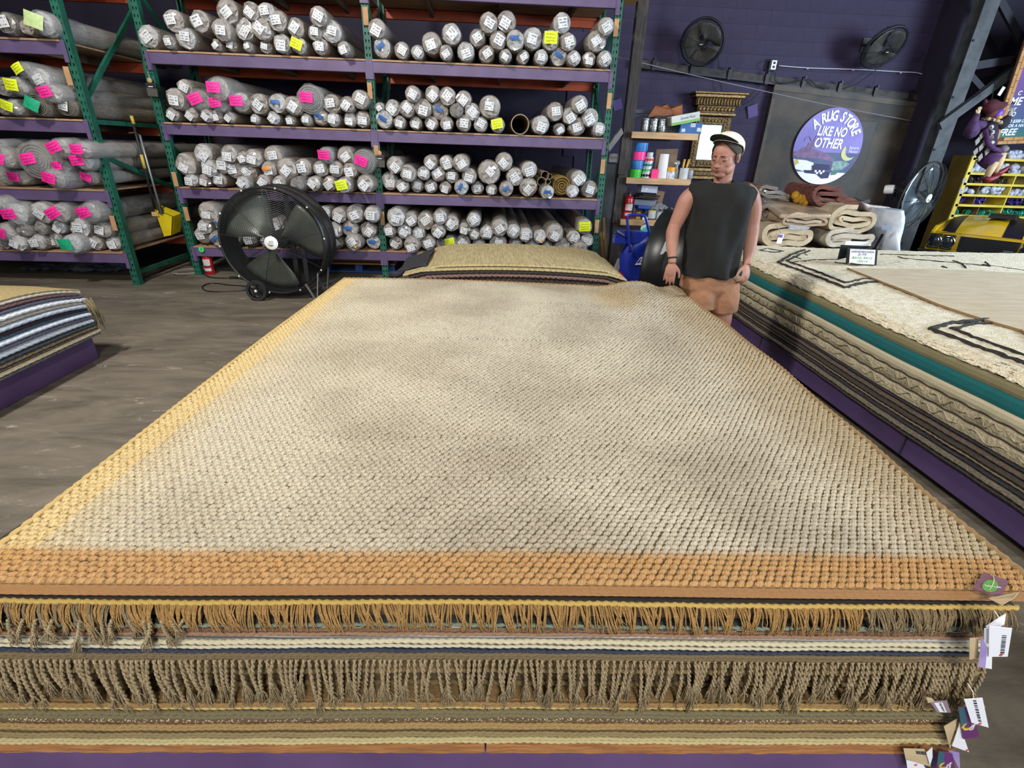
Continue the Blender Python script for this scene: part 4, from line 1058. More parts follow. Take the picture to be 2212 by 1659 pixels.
# bordered rug: cream, teal and olive bands on its turned-down edge
z0, z1 = zr(762), zr(690)
t = thing('bordered_rug', (4.1, 3, z0), 'rug with wide teal stripe between cream and olive bands in the right stack', 'rug', 'rugs of the right stack')
bands = [(762, 741, 'cream_band', 'c6bd9f', 'b3a98a'), (741.0, 712, 'teal_band', '136a6b', '0e5a5e'), (712, 690, 'olive_band', '8d8562', '7d7554')]
for k, (ya, yb, nm, c_, c2_) in enumerate(bands):
    b = MB(); slab(b, MR, RS0, RS1, XR - 0.014 - 0.002 * k, 5.6, zr(ya) + 0.0003, zr(yb) - 0.0003, wvR, 60, 0.0015, 31); b.build(nm, fibre(nm + '_cloth', c_, c2_, (30, 120, 30), 0.8, bump=0.3), t)
# shaggy cream rug with black double lines
zs0 = zr(688)
ZS = zs0 + 0.055
def shag_z(x, y): return ZS + 0.010 * math.sin(1.1 * x + 0.9 * y) + 0.008 * math.sin(2.7 * y - x) + wvR(y) * math.exp(-(x - XR) * 1.5)
SHAG = mat('cream_shag', 'd6c8a4', 0.98, c2='ebe2ca', scale=26, bump=1.0, bscale=110, lo=0.3, hi=0.6)
t = thing('shag_rug', (4.1, 3, ZS), 'thick cream shag rug with black double diamond lines on the right stack', 'rug', 'rugs of the right stack')
def shag(u, v):
    y = RS0 + (RS1 + 0.06 - RS0) * v
    if u < 0.12:
        a = u / 0.12 * math.pi / 2; x = XR - 0.02 + 0.075 * (1 - math.cos(a)); z = zs0 + wvR(y) + (ZS - zs0) * math.sin(a)
        z += (shag_z(XR + 0.055, y) - ZS - wvR(y)) * math.sin(a)
    else:
        x = XR + 0.055 + (6.6 - XR - 0.055) * (u - 0.12) / 0.88; z = shag_z(x, y)
    if v > 0.985: z -= 0.03 * (v - 0.985) / 0.015
    return (x, y + 0.0, z)
rs = random.Random(9)
def shagj(u, v):
    p = shag(u, v); return (p[0] + rs.uniform(-.006, .006), p[1] + rs.uniform(-.006, .006), p[2] + rs.uniform(-.005, .005))
b = MB(); b.grid(shagj, 150, 170)
b.f = [tuple(reversed(f)) for f in b.f]
b.add([(XR, RS0, zs0), (6.6, RS0, zs0), (6.6, RS1, zs0), (XR, RS1, zs0)], [(0, 1, 2, 3)])
b.build('pile', SHAG, t, smooth=True)
BL = mat('black_pile', '3a3833', 0.98, c2='2a2825', scale=60, bump=1.0, bscale=120)
def C6(pts): return [(1560 + a / 3.393, 500 + c / 3.393) for a, c in pts]
def shag_line(pts, w_):
    P = []
    q = [atZ(a, c, ZS) for a, c in C6(pts)]
    for a, c in zip(q[:-1], q[1:]):
        n = max(2, int((c - a).length / 0.035))
        for k in range(n): P.append(a.lerp(c, k / n))
    P.append(q[-1]); out = []
    for p in P:
        x = max(p.x, XR + 0.03); z = shag_z(x, p.y) if x > XR + 0.05 else ZS - 0.01
        out.append((x + rs.uniform(-.008, .008), min(p.y, 5.40) + rs.uniform(-.008, .008), z + 0.002))
    b = MB(); b.tube(out, [w_ * 0.62 * rs.uniform(0.8, 1.2) for _ in out], 6); o = b.build('black_line', BL, t)
for pts, w_ in (([(600, 140), (500, 180), (410, 237), (890, 417), (1040, 385), (1190, 375)], 0.022), ([(640, 145), (560, 180), (468, 222), (900, 385), (1030, 362), (1150, 360)], 0.016),
                ([(1960, 636), (1700, 652), (1535, 690), (1850, 815), (2212, 960), (2400, 1040)], 0.024), ([(1990, 662), (1850, 662), (1690, 690), (2212, 893), (2400, 965)], 0.018),
                ([(270, 147), (330, 132), (450, 152), (380, 160), (270, 147)], 0.010), ([(520, 190), (580, 210)], 0.009), ([(590, 165), (630, 182)], 0.009), ([(530, 230), (680, 217), (850, 216)], 0.009),
                ([(820, 238), (920, 252)], 0.008), ([(1160, 172), (1400, 178), (1700, 183)], 0.010), ([(1280, 190), (1330, 208), (1700, 240), (1950, 262)], 0.010), ([(1690, 222), (1760, 250), (1780, 285)], 0.014), ([(1930, 232), (1960, 266)], 0.014), ([(1600, 268), (1640, 282)], 0.012),
                ([(1900, 250), (2212, 292)], 0.010)):
    shag_line(pts, w_)
# thin tan rug lying askew on top
z_t = ZS + 0.02
crn = [atZ(1832, 581, z_t), atZ(2300, 588, z_t), atZ(2420, 850, z_t), atZ(2212, 706, z_t), atZ(2031, 653, z_t), atZ(1911, 612, z_t)]
t = thing('flat_rug', (5.0, 3.6, z_t), 'thin plain tan rug lying askew on top of the cream shag rug', 'rug', 'rugs of the right stack')
b = MB(); A_, B_ = crn[0], crn[1]
left = [crn[0], crn[5], crn[4], crn[3], crn[2]]
def lerp_path(pts, u):
    u = min(0.9999, max(0, u)) * (len(pts) - 1); i = int(u); return pts[i].lerp(pts[i + 1], u - i)
def tan(u, v):
    p = lerp_path(left, v); x = p.x + (7.0 - p.x) * u; return (x, p.y, shag_z(x, p.y) + 0.016 + 0.003 * math.sin(3 * x + 5 * p.y))
b.grid(tan, 30, 36); n1 = len(b.v)
b.grid(lambda u, v: (tan(u, v)[0], tan(u, v)[1], tan(u, v)[2] - 0.012), 30, 36)
W = 31
for k in range(36): b.f.append((k * W, (k + 1) * W, n1 + (k + 1) * W, n1 + k * W)); b.mi.append(0)
for k in range(30): b.f.append((k, k + 1, n1 + k + 1, n1 + k)); b.mi.append(0)
b.build('rug_body', mat('pale_tan_wool', 'cfc0a4', 0.95, c2='c2b193', scale=4, stretch=(1, 5, 1), bump=0.4, bscale=120), t, auto=40)
b = MB(); b.tube([Vector(tan(0, k / 60)) + Vector((-0.004, 0, -0.006)) for k in range(61)], 0.008, 6); b.build('bound_edge', mat('tan_binding', '8a6f4a', 0.9), t)
# ---------------- left stack, seen from its right side
XLS = -3.22
LS0, LS1 = 1.2, 3.98
pl = thing('rug_platform', (-4.6, 2.6, 0), 'purple painted platform of the striped rug stack at the left', 'platform')
zl0 = 0.205
b = MB(); b.box((XLS - 1.5 - 0.02, (LS0 + LS1) / 2, zl0 / 2), (3.0, LS1 - LS0, zl0)); b.build('platform_box', PLAT, pl, bevel=0.004)
LL = [('3d4448', '8b8f8e', 'charcoal and grey'), ('d9c29c', 'e8d6b4', 'cream corded'), ('2b2b2e', '8a7a60', 'black and tan'), ('b49d76', '6a5d49', 'tan and brown flecked'), ('232a33', '41484d', 'dark navy'), ('c9d2dc', 'e9eef2', 'pale blue-white thick'),
      ('7b7784', '4d4a58', 'grey ribbed'), ('b9c4d2', 'dfe6ec', 'white and blue striped'), ('252c3c', '52606f', 'navy striped'), ('3a1f1f', '1c1c26', 'dark maroon'), ('c8d0d6', '97a2b2', 'pale grey-blue'), ('8d8273', 'b5aa9a', 'taupe striped'),
      ('d7d9da', 'f0f0ee', 'thick white looped'), ('39394a', '5a5968', 'slate blue corded'), ('7a5a56', '5d423f', 'dusty brown'), ('d8d0c0', 'b8ad98', 'ivory'), ('8f8163', 'c2a86c', 'straw coloured')]
NL = len(LL); ztl = 0.665
def wvL(s):
    d = max(0.0, (s - 3.35) / 0.63); return -0.10 * d * d + 0.012 * math.sin(2.1 * s) + 0.006 * math.sin(5 * s)
ths = [0.8, 1.0, 0.8, 1.0, 1.1, 1.5, 1.2, 1.2, 1.0, 0.8, 1.2, 1.1, 1.3, 0.9, 1.1, 0.9, 0.7]
acc = zl0 + 0.0; tot = sum(ths)
names17 = ['lowest', 'second', 'third', 'fourth', 'fifth', 'sixth', 'seventh', 'eighth', 'ninth', 'tenth', '11th', '12th', '13th', '14th', '15th', '16th', 'topmost']
for i, (c1_, c2_, nm) in enumerate(LL):
    th = ths[i] / tot * (ztl - zl0); z0, z1 = acc, acc + th; acc += th
    fr = (z0 - zl0) / (ztl - zl0)
    wf = lambda s, f=fr: wvL(s) * f
    t = thing('flat_rug', (-4.6, 2.6, z0), '%s rug, %s from below in the striped stack at the left' % (nm, names17[i]), 'rug', 'rugs of the left stack')
    b = MB(); xe = XLS + 0.035 - 0.10 * fr * fr + 0.006 * math.sin(i * 2.1)
    slab(b, MR, LS0, LS1 + 0.02 + 0.012 * math.sin(i * 1.7) + 0.05 * fr, xe, -6.2, z0 + 0.0006, z1 - 0.0006, wf, 60, 0.005, i + 50); b.build('rug_body', fibre('left_rug_%d' % i, c1_, c2_, (120, 9, 170), 0.5, lo=0.42, hi=0.58), t)
    b = MB(); n = 260
    P = [(xe + 0.004, LS0 + (LS1 - LS0) * k / n, (z0 + z1) / 2 + wf(LS0 + (LS1 - LS0) * k / n)) for k in range(n + 1)]
    rope(b, P, th * 0.36, 0.05 if i % 2 else -0.06, amp=0.2); b.build('corded_edge', fibre('left_edge_%d' % i, c2_, c1_, (60, 10, 60), 0.8), t, smooth=True)
# a brown fringe hanging at the far corner of that stack
b = MB(); rr = random.Random(2)
for k in range(46):
    x = XLS - 0.02 + rr.uniform(-0.10, 0.06); y = LS1 + 0.03 + rr.uniform(-0.02, 0.03); z = 0.47 + rr.uniform(-0.05, 0.04); L = rr.uniform(0.12, 0.26)
    b.tube([(x, y, z), (x + 0.02 + rr.uniform(-.01, .02), y + 0.01, z - L * 0.5), (x + 0.025 + rr.uniform(-.01, .02), y + 0.01, z - L)], [0.006, 0.006, 0.003], 5)
tag(b.build('hanging_fringe', fibre('corner_fringe', '8a7a58', '5f5138', (60, 60, 8), 1.2), smooth=True), 'matted brown fringe hanging at the far corner of the striped left stack', 'fringe', kind='stuff')
# ---------------- stack behind the big one
def arch(x): return 0.045 * (1 - ((x - 0.25) / 1.0) ** 2)
def mound(name, x0, x1, y0, y1, z, th, m, lab, drop=0.0, group='rugs of the stack behind the front stack', base=0.0):
    t = thing(name, ((x0 + x1) / 2, y0, z), lab, 'rug', group); b = MB()
    def top(u, v):
        x = x0 + (x1 - x0) * u; y = y0 + (y1 - y0) * v
        zz = z + arch(x) - drop * (1 - v) ** 2 - 0.03 * max(0, abs(u - 0.5) - 0.42) / 0.08 
        return (x, y, zz)
    b.grid(top, 40, 12); n1 = len(b.v); b.grid(lambda u, v: (top(u, v)[0], top(u, v)[1], top(u, v)[2] - th), 40, 12)
    W = 41
    for k in range(40): b.f.append((k, k + 1, n1 + k + 1, n1 + k)); b.mi.append(0); b.f.append((12 * W + k, 12 * W + k + 1, n1 + 12 * W + k + 1, n1 + 12 * W + k)); b.mi.append(0)
    for k in range(12): b.f.append((k * W, (k + 1) * W, n1 + (k + 1) * W, n1 + k * W)); b.mi.append(0); b.f.append((k * W + 40, (k + 1) * W + 40, n1 + (k + 1) * W + 40, n1 + k * W + 40)); b.mi.append(0)
    b.build('rug_body', m, t, auto=50)
    b = MB(); n = 200; rope(b, [Vector(top(k / n, 0)) + Vector((0, -0.004, -th / 2)) for k in range(n + 1)], th * 0.42, 0.05); b.build('corded_edge', m, t, smooth=True)
    return t
BS = mat('ribbed_jute_back', 'cbb98a', 0.95, c2='a8966a', scale=3.0, stretch=(24, 2.2, 2.2), bump=0.8, bscale=14)
yb0 = 4.62
p0 = atY(893, 603, yb0); p1 = atY(1312, 603, yb0)
zt0 = atY(1100, 572, yb0).z - 0.045
GRYM = fibre('dark_grey_wool', '4c453f', '6a625a', (12, 120, 120), 0.8)
def chev():
    m = bpy.data.materials.new('chevron_weave'); m.use_nodes = True; nt = m.node_tree; bs = nt.nodes['Principled BSDF']; bs.inputs['Roughness'].default_value = 0.9
    co = node(nt, 'ShaderNodeTexCoord'); sep = node(nt, 'ShaderNodeSeparateXYZ'); nt.links.new(co.outputs['Object'], sep.inputs[0])
    def mth(op, a, b_=None):
        n = node(nt, 'ShaderNodeMath', operation=op)
        for i, v in enumerate((a, b_)):
            if v is None: continue
            if hasattr(v, 'links'): nt.links.new(v, n.inputs[i])
            else: n.inputs[i].default_value = v
        return n.outputs[0]
    zig = mth('PINGPONG', mth('MULTIPLY', sep.outputs['X'], 1.0), 0.045)
    st = mth('FRACT', mth('MULTIPLY', mth('ADD', zig, mth('ADD', sep.outputs['Z'], mth('MULTIPLY', sep.outputs['Y'], 1.0))), 55.0))
    f = mth('GREATER_THAN', st, 0.5)
    mx = node(nt, 'ShaderNodeMixRGB'); mx.inputs['Color1'].default_value = (*hx('3b2a28'), 1); mx.inputs['Color2'].default_value = (*hx('a8847a'), 1)
    nt.links.new(f, mx.inputs['Fac']); nt.links.new(mx.outputs['Color'], bs.inputs['Base Color'])
    return m
CH = chev()
zz = zt0
mound('jute_rug', -0.60, 1.24, yb0 + 0.02, 5.75, zz + 0.0, 0.022, BS, 'ribbed pale jute rug draped on top of the stack behind the front one', drop=0.0)
mound('flat_rug', -0.78, 1.30, yb0 - 0.03, 5.6, zz - 0.026, 0.02, mat('ribbed_jute_edge', 'c0ae82', 0.95, c2='a39166', scale=3, stretch=(24, 3, 3), bump=0.6, bscale=14), 'thin pale jute rug second in the stack behind the front one')
mound('flat_rug', -0.74, 1.26, yb0 - 0.01, 5.6, zz - 0.05, 0.026, GRYM, 'dark grey wool rug third in the stack behind the front one')
mound('chevron_rug', -0.72, 1.26, yb0 + 0.0, 5.6, zz - 0.08, 0.04, CH, 'brown and pink chevron rug fourth in the stack behind the front one')
mound('flat_rug', -0.70, 1.24, yb0 + 0.0, 5.6, zz - 0.125, 0.06, mat('dark_brown_rug', '3a2b22', 0.9, c2='241a15', scale=8), 'dark brown rug fifth in the stack behind the front one')
t = tag(MB().box((0.27, 5.2, (zz - 0.19) / 2), (1.9, 1.1, zz - 0.19)).build('rug_platform', PLAT, bevel=0.004), 'purple platform hidden behind the front stack', 'platform')
# dark rubber pad drooping at its left corner
b = MB()
b.grid(lambda u, v: (-0.88 + 0.30 * u, yb0 + 0.1 + 0.8 * v, zz + 0.006 - 0.10 * (1 - u) ** 1.5 + 0.01 * math.sin(9 * v + 4 * u) + arch(-0.88 + 0.30 * u) * u), 12, 10)
n1 = len(b.v)
b.grid(lambda u, v: (-0.88 + 0.30 * u, yb0 + 0.1 + 0.8 * v, zz - 0.002 - 0.10 * (1 - u) ** 1.5 + 0.01 * math.sin(9 * v + 4 * u) + arch(-0.88 + 0.30 * u) * u - 0.006), 12, 10)
for k in range(12): b.f.append((k, k + 1, n1 + k + 1, n1 + k)); b.mi.append(0)
for k in range(10): b.f.append((k * 13, (k + 1) * 13, n1 + (k + 1) * 13, n1 + k * 13)); b.mi.append(0)
tag(b.build('rug_pad', mat('black_rubber_pad', '23242a', 0.85, c2='34353c', scale=30, bump=0.8, bscale=60), auto=50), 'black rug pad hanging out at the left end of the rear stack', 'rug pad')
b = MB(); b.tube([(-0.93, yb0 + 0.12, zz - 0.10), (-0.86, yb0 + 0.1, zz - 0.09), (-0.80, yb0 + 0.1, zz - 0.075)], [0.03, 0.034, 0.026], 10)
tag(b.build('rolled_pad', mat('dark_felt', '1d1f2c', 0.9, c2='2c2f40', scale=20, bump=0.5), smooth=True), 'end of a small dark rolled pad at the left corner of the rear stack', 'rug pad')
# ================================================================== fans
BLK = mat('black_gloss_paint', '131415', 0.38, c2='1e1f20', scale=3)
BLKM = mat('black_wire', '1a1b1c', 0.45)
BLADE = mat('dark_blade', '5c6058', 0.38, 0.3, c2='484b45', scale=3)
WHT = mat('white_enamel', 'e4e6e8', 0.4)
def basis(axis, up=(0, 0, 1)):
    y = -Vector(axis).normalized(); x = y.cross(Vector(up)).normalized(); z = x.cross(y)      # local -y looks along axis
    return Matrix((x, y, z)).transposed()
def cage(mb, c, B, R, depth, nring, nspoke, r=0.0022, hub=0.07, bulge=0.03, seg=40):
    ax = B @ Vector((0, -1, 0))
    for k in range(nring):
        u = (k + 0.5) / nring; rad = hub + (R - hub) * u
        mb.torus(c + ax * (depth + bulge * (1 - u * u)), rad, r, ax, seg, 3)
    for k in range(nspoke):
        a = 2 * math.pi * (k + 0.3) / nspoke; d = B @ Vector((math.cos(a), 0, math.sin(a)))
        mb.tube([c + d * (hub * 0.9) + ax * (depth + bulge), c + d * (R * 0.6) + ax * (depth + bulge * 0.75), c + d * R + ax * depth], 0.0035, 4)
def blades(mb, c, B, R, n, width, pitch, a0=0.0, r0=0.08):
    ax = B @ Vector((0, -1, 0))
    for k in range(n):
        a = a0 + 2 * math.pi * k / n
        def fn(u, v):
            rad = r0 + (R - r0) * v; w_ = width * (0.45 + 0.75 * math.sin(min(1, v * 1.15) * 1.7)); q = (u - 0.5) * w_ / max(rad, 0.12) * (0.25 + 0.75 * v) * 1.3
            h = (u - 0.5) * pitch * (1.1 - 0.4 * v)
            d = B @ Vector((math.cos(a + q) * rad, 0, math.sin(a + q) * rad)); return c + d + ax * h
        mb.grid(fn, 6, 7)
# ---- big drum fan by the rack
FY = 5.80
fc = atY(588, 524, FY); RF = 0.575
fan = thing('drum_fan', (fc.x, FY + 0.2, 0), 'big black wheeled drum fan standing before the long rack', 'fan')
B0 = Matrix.Identity(3); fa = Vector((0, -1, 0))
b = MB(); b.lathe([(RF - 0.012, 0.004), (RF - 0.012, 0.42), (RF, 0.42), (RF + 0.014, 0.405), (RF, 0.38), (RF, 0.215), (RF + 0.008, 0.205), (RF, 0.195), (RF, 0.03), (RF + 0.014, 0.012), (RF, 0.0), (RF - 0.012, 0.004)], fc, (0, 1, 0), 64)
b.f = b.f[:-2]; b.mi = b.mi[:len(b.f)]
b.build('drum', BLK, fan, auto=40)
b = MB(); cage(b, fc, B0, RF - 0.015, 0.0, 26, 9, 0.0018, 0.075, 0.025, 48); b.build('front_grille', BLKM, fan)
b = MB(); cage(b, fc + Vector((0, 0.40, 0)), B0, RF - 0.015, 0.0, 20, 8, 0.0018, 0.075, 0.0, 40); b.build('rear_grille', BLKM, fan)
b = MB(); blades(b, fc + Vector((0, 0.14, 0)), B0, RF - 0.04, 3, 0.46, 0.16, 2.35, 0.08); bo = b.build('blade', BLADE, fan, smooth=True); md = bo.modifiers.new('thick', 'SOLIDIFY'); md.thickness = 0.004
b = MB(); b.lathe([(0.074, 0.0), (0.074, 0.006), (0.066, 0.012), (0.0, 0.014)], fc + Vector((0, -0.026, 0)), (0, -1, 0), 32); hubd = b.build('hub_badge', WHT, fan, auto=40)
b = MB()
M_ = frame(fc + Vector((0, -0.042, 0)), (1, 0, 0), (0, 0, 1))
for q0, q1, rr0, c_ in ((3.3, 5.6, 0.036, 0), (3.5, 5.5, 0.027, 0)):
    P = [M_ @ Vector((rr0 * math.cos(q0 + (q1 - q0) * k / 12), rr0 * math.sin(q0 + (q1 - q0) * k / 12) + 0.006, 0)) for k in range(13)]
    b.tube(P, [0.001 + 0.004 * math.sin(math.pi * k / 12) for k in range(13)], 4)
for k in range(3): b.bar(M_ @ Vector((-0.018, 0.020 - 0.009 * k, 0)), M_ @ Vector((0.028, 0.026 - 0.012 * k, 0)), 0.004, 0.002)
b.build('emblem', mat('bronze_print', '8a7d55', 0.5), hubd)
b = MB(); b.lathe([(0.09, 0.0), (0.10, 0.03), (0.10, 0.2), (0.06, 0.22)], fc + Vector((0, 0.2, 0)), (0, 1, 0), 24); b.build('motor', BLK, fan, auto=40)
for dx in (0.085, 0.20):
    b = MB(); b.box(fc + Vector((dx, 0.37, 0)), (0.05, 0.03, 2 * math.sqrt(RF * RF - dx * dx) - 0.03)); b.build('motor_strut', mat('dark_grey_steel', '34363a', 0.5, 0.4), fan)
for k in range(10):
    a = 2 * math.pi * (k + 0.15) / 10
    b = MB(); b.ell(fc + Vector((math.cos(a) * (RF + 0.008), -0.006, math.sin(a) * (RF + 0.008))), (0.011, 0.008, 0.011), nu=8, nv=5); b.build('rim_bolt', mat('bright_bolt', 'd8dadb', 0.3, 0.3), fan, smooth=True)
wc = atY(555, 626, FY - 0.03); wc.z = 0.118
for k, yy in enumerate((FY - 0.04, FY + 0.44)):
    c = Vector((wc.x, yy, 0.118)); b = MB()
    b.lathe([(0.082, -0.022), (0.112, -0.026), (0.118, -0.015), (0.118, 0.015), (0.112, 0.026), (0.082, 0.022)], c, (0, 1, 0), 32); b.f = b.f[:-2]; b.mi = b.mi[:len(b.f)]
    wo = b.build('wheel', mat('tyre_rubber', '1c1d1e', 0.75, bump=0.2, bscale=80), fan, auto=40)
    h = MB(); h.lathe([(0.084, -0.008), (0.084, 0.008)], c, (0, 1, 0), 24); h.f = h.f[:-2]; h.mi = h.mi[:len(h.f)]
    for q in range(5):
        a = 2 * math.pi * q / 5 + 0.3; h.bar(c + Vector((0.02 * math.cos(a), 0, 0.02 * math.sin(a))), c + Vector((0.085 * math.cos(a), 0, 0.085 * math.sin(a))), 0.02, 0.018, (0, 1, 0))
    h.build('wheel_rim', BLK, wo)
    h = MB(); h.ell(c + Vector((0, -0.028, 0)), (0.018, 0.014, 0.018), nu=10, nv=6); h.build('axle_cap', mat('bright_bolt', 'd8dadb', 0.3, 0.3), wo, smooth=True)
b = MB(); b.tube([(wc.x, FY - 0.03, 0.118), (wc.x, FY + 0.43, 0.118)], 0.01, 8); b.build('axle', BLKM, fan)
LEG = mat('galvanized_leg', '8b8f92', 0.45, 0.7)
for yy in (FY + 0.0, FY + 0.40):
    x0 = fc.x + 0.36; b = MB()
    zt = fc.z - math.sqrt(max(0, RF ** 2 - 0.30 ** 2)); 
    b.bar((fc.x + 0.30, yy, zt + 0.03), (fc.x + 0.40, yy - 0.02, 0.012), 0.012, 0.022); b.bar((fc.x + 0.46, yy, zt + 0.16), (fc.x + 0.42, yy - 0.02, 0.012), 0.012, 0.03); b.box((fc.x + 0.41, yy - 0.02, 0.008), (0.05, 0.03, 0.014))
    b.build('leg', LEG, fan)
b = MB(); b.tube([(fc.x - 0.12, FY + 0.05, 0.09 + 0.0), (wc.x, FY + 0.05, 0.118)], 0.012, 6); b.tube([(fc.x - 0.12, FY + 0.36, 0.09), (wc.x, FY + 0.36, 0.118)], 0.012, 6); b.build('axle_bracket', BLKM, fan)
# ---- power lead on the floor
def floor_line(pts, r, z=None): return [atZ(a, c, r) for a, c in pts]
def spline(P, n=6):
    P = [Vector(p) for p in P]; out = []
    for i in range(len(P) - 1):
        p0, p1, p2, p3 = P[max(i - 1, 0)], P[i], P[i + 1], P[min(i + 2, len(P) - 1)]
        for k in range(n):
            t = k / n; out.append(0.5 * ((2 * p1) + (p2 - p0) * t + (2 * p0 - 5 * p1 + 4 * p2 - p3) * t * t + (3 * p1 - p0 - 3 * p2 + p3) * t ** 3))
    out.append(P[-1]); return out
t = thing('power_cord', atZ(480, 605, 0), 'black power cord with inline plug lying on the floor left of the drum fan', 'cord')
b = MB(); b.tube(spline(floor_line([(548, 612), (520, 602), (480, 601), (452, 598), (433, 588), (424, 582)], 0.008)), 0.008, 6)
b.tube(spline(floor_line([(538, 618), (500, 616), (460, 612), (438, 618), (445, 628), (480, 630), (530, 627)], 0.008)), 0.008, 6); b.build('lead', BLKM, t, smooth=True)
b = MB(); q = atZ(505, 600, 0.016); b.box(q, (0.11, 0.04, 0.03)); b.build('inline_plug', BLKM, t, bevel=0.006)
t = thing('rope_coil', atZ(404, 588, 0), 'loose coil of thin grey rope on the floor by the rack post', 'rope')
b = MB(); rr = random.Random(4)
for k in range(6): b.torus(atZ(404, 587, 0.006 + 0.004 * k) + Vector((rr.uniform(-.03, .03), rr.uniform(-.03, .03), 0)), rr.uniform(0.10, 0.18), 0.005, (rr.uniform(-.02, .02), rr.uniform(-.02, .02), 1), 26, 4)
b.build('rope_loops', mat('grey_rope', '8c8878', 0.9), t)
# ---- fire extinguishers
def extinguisher(base, h, r, label, tilt=0.0):
    t = thing('fire_extinguisher', base, label, 'fire extinguisher', None)
    x, y, z = base; RED = mat('red_enamel', 'b51826', 0.3, c2='9c1420', scale=4, coat=0.4)
    b = MB(); b.lathe([(r * 0.9, 0), (r, 0.01), (r, h * 0.68), (r * 0.85, h * 0.76), (r * 0.35, h * 0.82), (r * 0.3, h * 0.86)], base, (0, 0, 1), 24); b.build('cylinder', RED, t, auto=40)
    b = MB(); b.lathe([(r * 0.36, 0), (r * 0.36, h * 0.06)], (x, y, z + h * 0.85), (0, 0, 1), 12); b.build('valve', BLKM, t)
    b = MB(); b.bar((x, y, z + h * 0.93), (x + r * 1.1, y - r * 0.3, z + h * 0.99), 0.02, 0.012); b.bar((x, y, z + h * 0.91), (x + r * 1.0, y - r * 0.3, z + h * 0.90), 0.02, 0.010); b.build('handle', BLKM, t)
    for zz, hh in ((0.42, 0.22), (0.18, 0.10)):
        b = MB(); n = 12; P = []
        for k in range(n + 1):
            a = -math.pi / 2 - 0.85 + 1.7 * k / n; P.append((x + (r + 0.0015) * math.cos(a), y + (r + 0.0015) * math.sin(a)))
        vs = [(p[0], p[1], z + h * (zz - hh / 2)) for p in P] + [(p[0], p[1], z + h * (zz + hh / 2)) for p in P]
        b.add(vs, [(k, k + 1, n + 2 + k, n + 1 + k) for k in range(n)]); b.build('printed_label', mat('extinguisher_label', 'd9d4cf', 0.5, c2='a9a4a4', scale=60), t)
    b = MB(); b.torus((x, y, z + h * 0.30), r + 0.002, 0.004, (0, 0, 1), 24, 4); b.build('strap', BLKM, t)
    b = MB(); b.tube(spline([(x, y, z + h * 0.88), (x - r * 0.9, y - 0.01, z + h * 0.86), (x - r * 1.15, y, z + h * 0.6), (x - r * 1.1, y, z + h * 0.3)]), 0.008, 6); b.build('hose', BLKM, t, smooth=True)
    return t
pe = atZ(455, 592, 0); extinguisher((pe.x, pe.y, 0), 0.40, 0.06, 'red fire extinguisher on the floor under the long rack, left end')
# ---- pallet under the rack
pp = atY(700, 590, 7.3); x0 = pp.x; x1 = atY(826, 590, 7.3).x + 0.2
t = thing('pallet', ((x0 + x1) / 2, 7.6, 0), 'blue painted wooden pallet lying under the middle of the long rack', 'pallet')
BLU = mat('blue_pallet_paint', '1f4f9a', 0.7, c2='173d7c', scale=8); TIM = mat('pallet_board', 'a98052', 0.8, c2='8f6a42', scale=5, stretch=(1, 8, 8))
for k, y in enumerate((7.32, 7.52, 7.72, 7.92)):
    b = MB(); b.box(((x0 + x1) / 2, y, 0.135), (x1 - x0, 0.14, 0.02)); b.build('top_board', TIM, t)
for x in (x0 + 0.06, (x0 + x1) / 2, x1 - 0.06):
    b = MB(); b.box((x, 7.62, 0.075), (0.1, 0.74, 0.09)); b.build('stringer', BLU, t)
for y in (7.32, 7.92):
    b = MB(); b.box(((x0 + x1) / 2, y, 0.02), (x1 - x0, 0.12, 0.02)); b.build('bottom_board', BLU, t)
# crumpled film under the left rack
b = MB(); rr = random.Random(8)
b.grid(lambda u, v: (-6.3 + 1.3 * u, 6.9 + 0.6 * v, 0.02 + 0.10 * abs(math.sin(7 * u + 3 * v)) * math.sin(math.pi * u) * math.sin(math.pi * v) + rr.uniform(0, 0.03)), 24, 12)
tag(b.build('plastic_sheet', mat('grey_film', '5f6570', 0.25, c2='3e434d', scale=6, bump=0.6), smooth=False), 'crumpled grey plastic sheet on the floor under the left rack', 'plastic sheet')
# ---- dustpan and broom hung on the left rack's end frame
HY = 6.95
YEL = mat('yellow_plastic', 'd8c21a', 0.45, c2='c4ad12', scale=6)
t = thing('lobby_dustpan', atY(352, 455, HY), 'yellow long-handled dustpan hanging at the end of the left rack', 'dustpan')
pq = [atY(a, c, HY) for a, c in ((331, 449), (373, 467), (371, 508), (353, 511))]
b = MB(); b.prism([pq[0], pq[1], pq[2], pq[3]], (0, 0.012, 0))
b.prism([pq[1], pq[1] + Vector((0.03, 0.16, 0.02)), pq[2] + Vector((0.03, 0.16, 0.03)), pq[2]], (-0.008, 0, 0)); b.prism([pq[0], pq[0] + Vector((0.0, 0.16, 0.02)), pq[3] + Vector((0, 0.16, 0.03)), pq[3]], (0.008, 0, 0))
b.prism([pq[0], pq[1], pq[1] + Vector((0.03, 0.16, 0.02)), pq[0] + Vector((0, 0.16, 0.02))], (0, 0, -0.008))
b.build('pan', YEL, t)
b = MB(); b.tube([atY(346, 451, HY + 0.02), atY(302, 292, HY + 0.02)], 0.013, 8); b.build('handle', mat('grey_pole', '9a9c9e', 0.4, 0.6), t, smooth=True)
b = MB(); q_ = atY(302, 292, HY + 0.02); b.tube([q_, q_ + Vector((-0.05, 0, 0.03)), (-4.40, HY + 0.02, q_.z + 0.02)], 0.006, 6); b.build('hook', ZINC, t)
b = MB(); b.tube([atY(350, 462, HY), atY(344, 446, HY)], 0.028, 8); b.build('handle_socket', BLKM, t)
t = thing('broom', atY(300, 330, HY + 0.05), 'black broom pole with yellow grips hanging beside the yellow dustpan', 'broom')
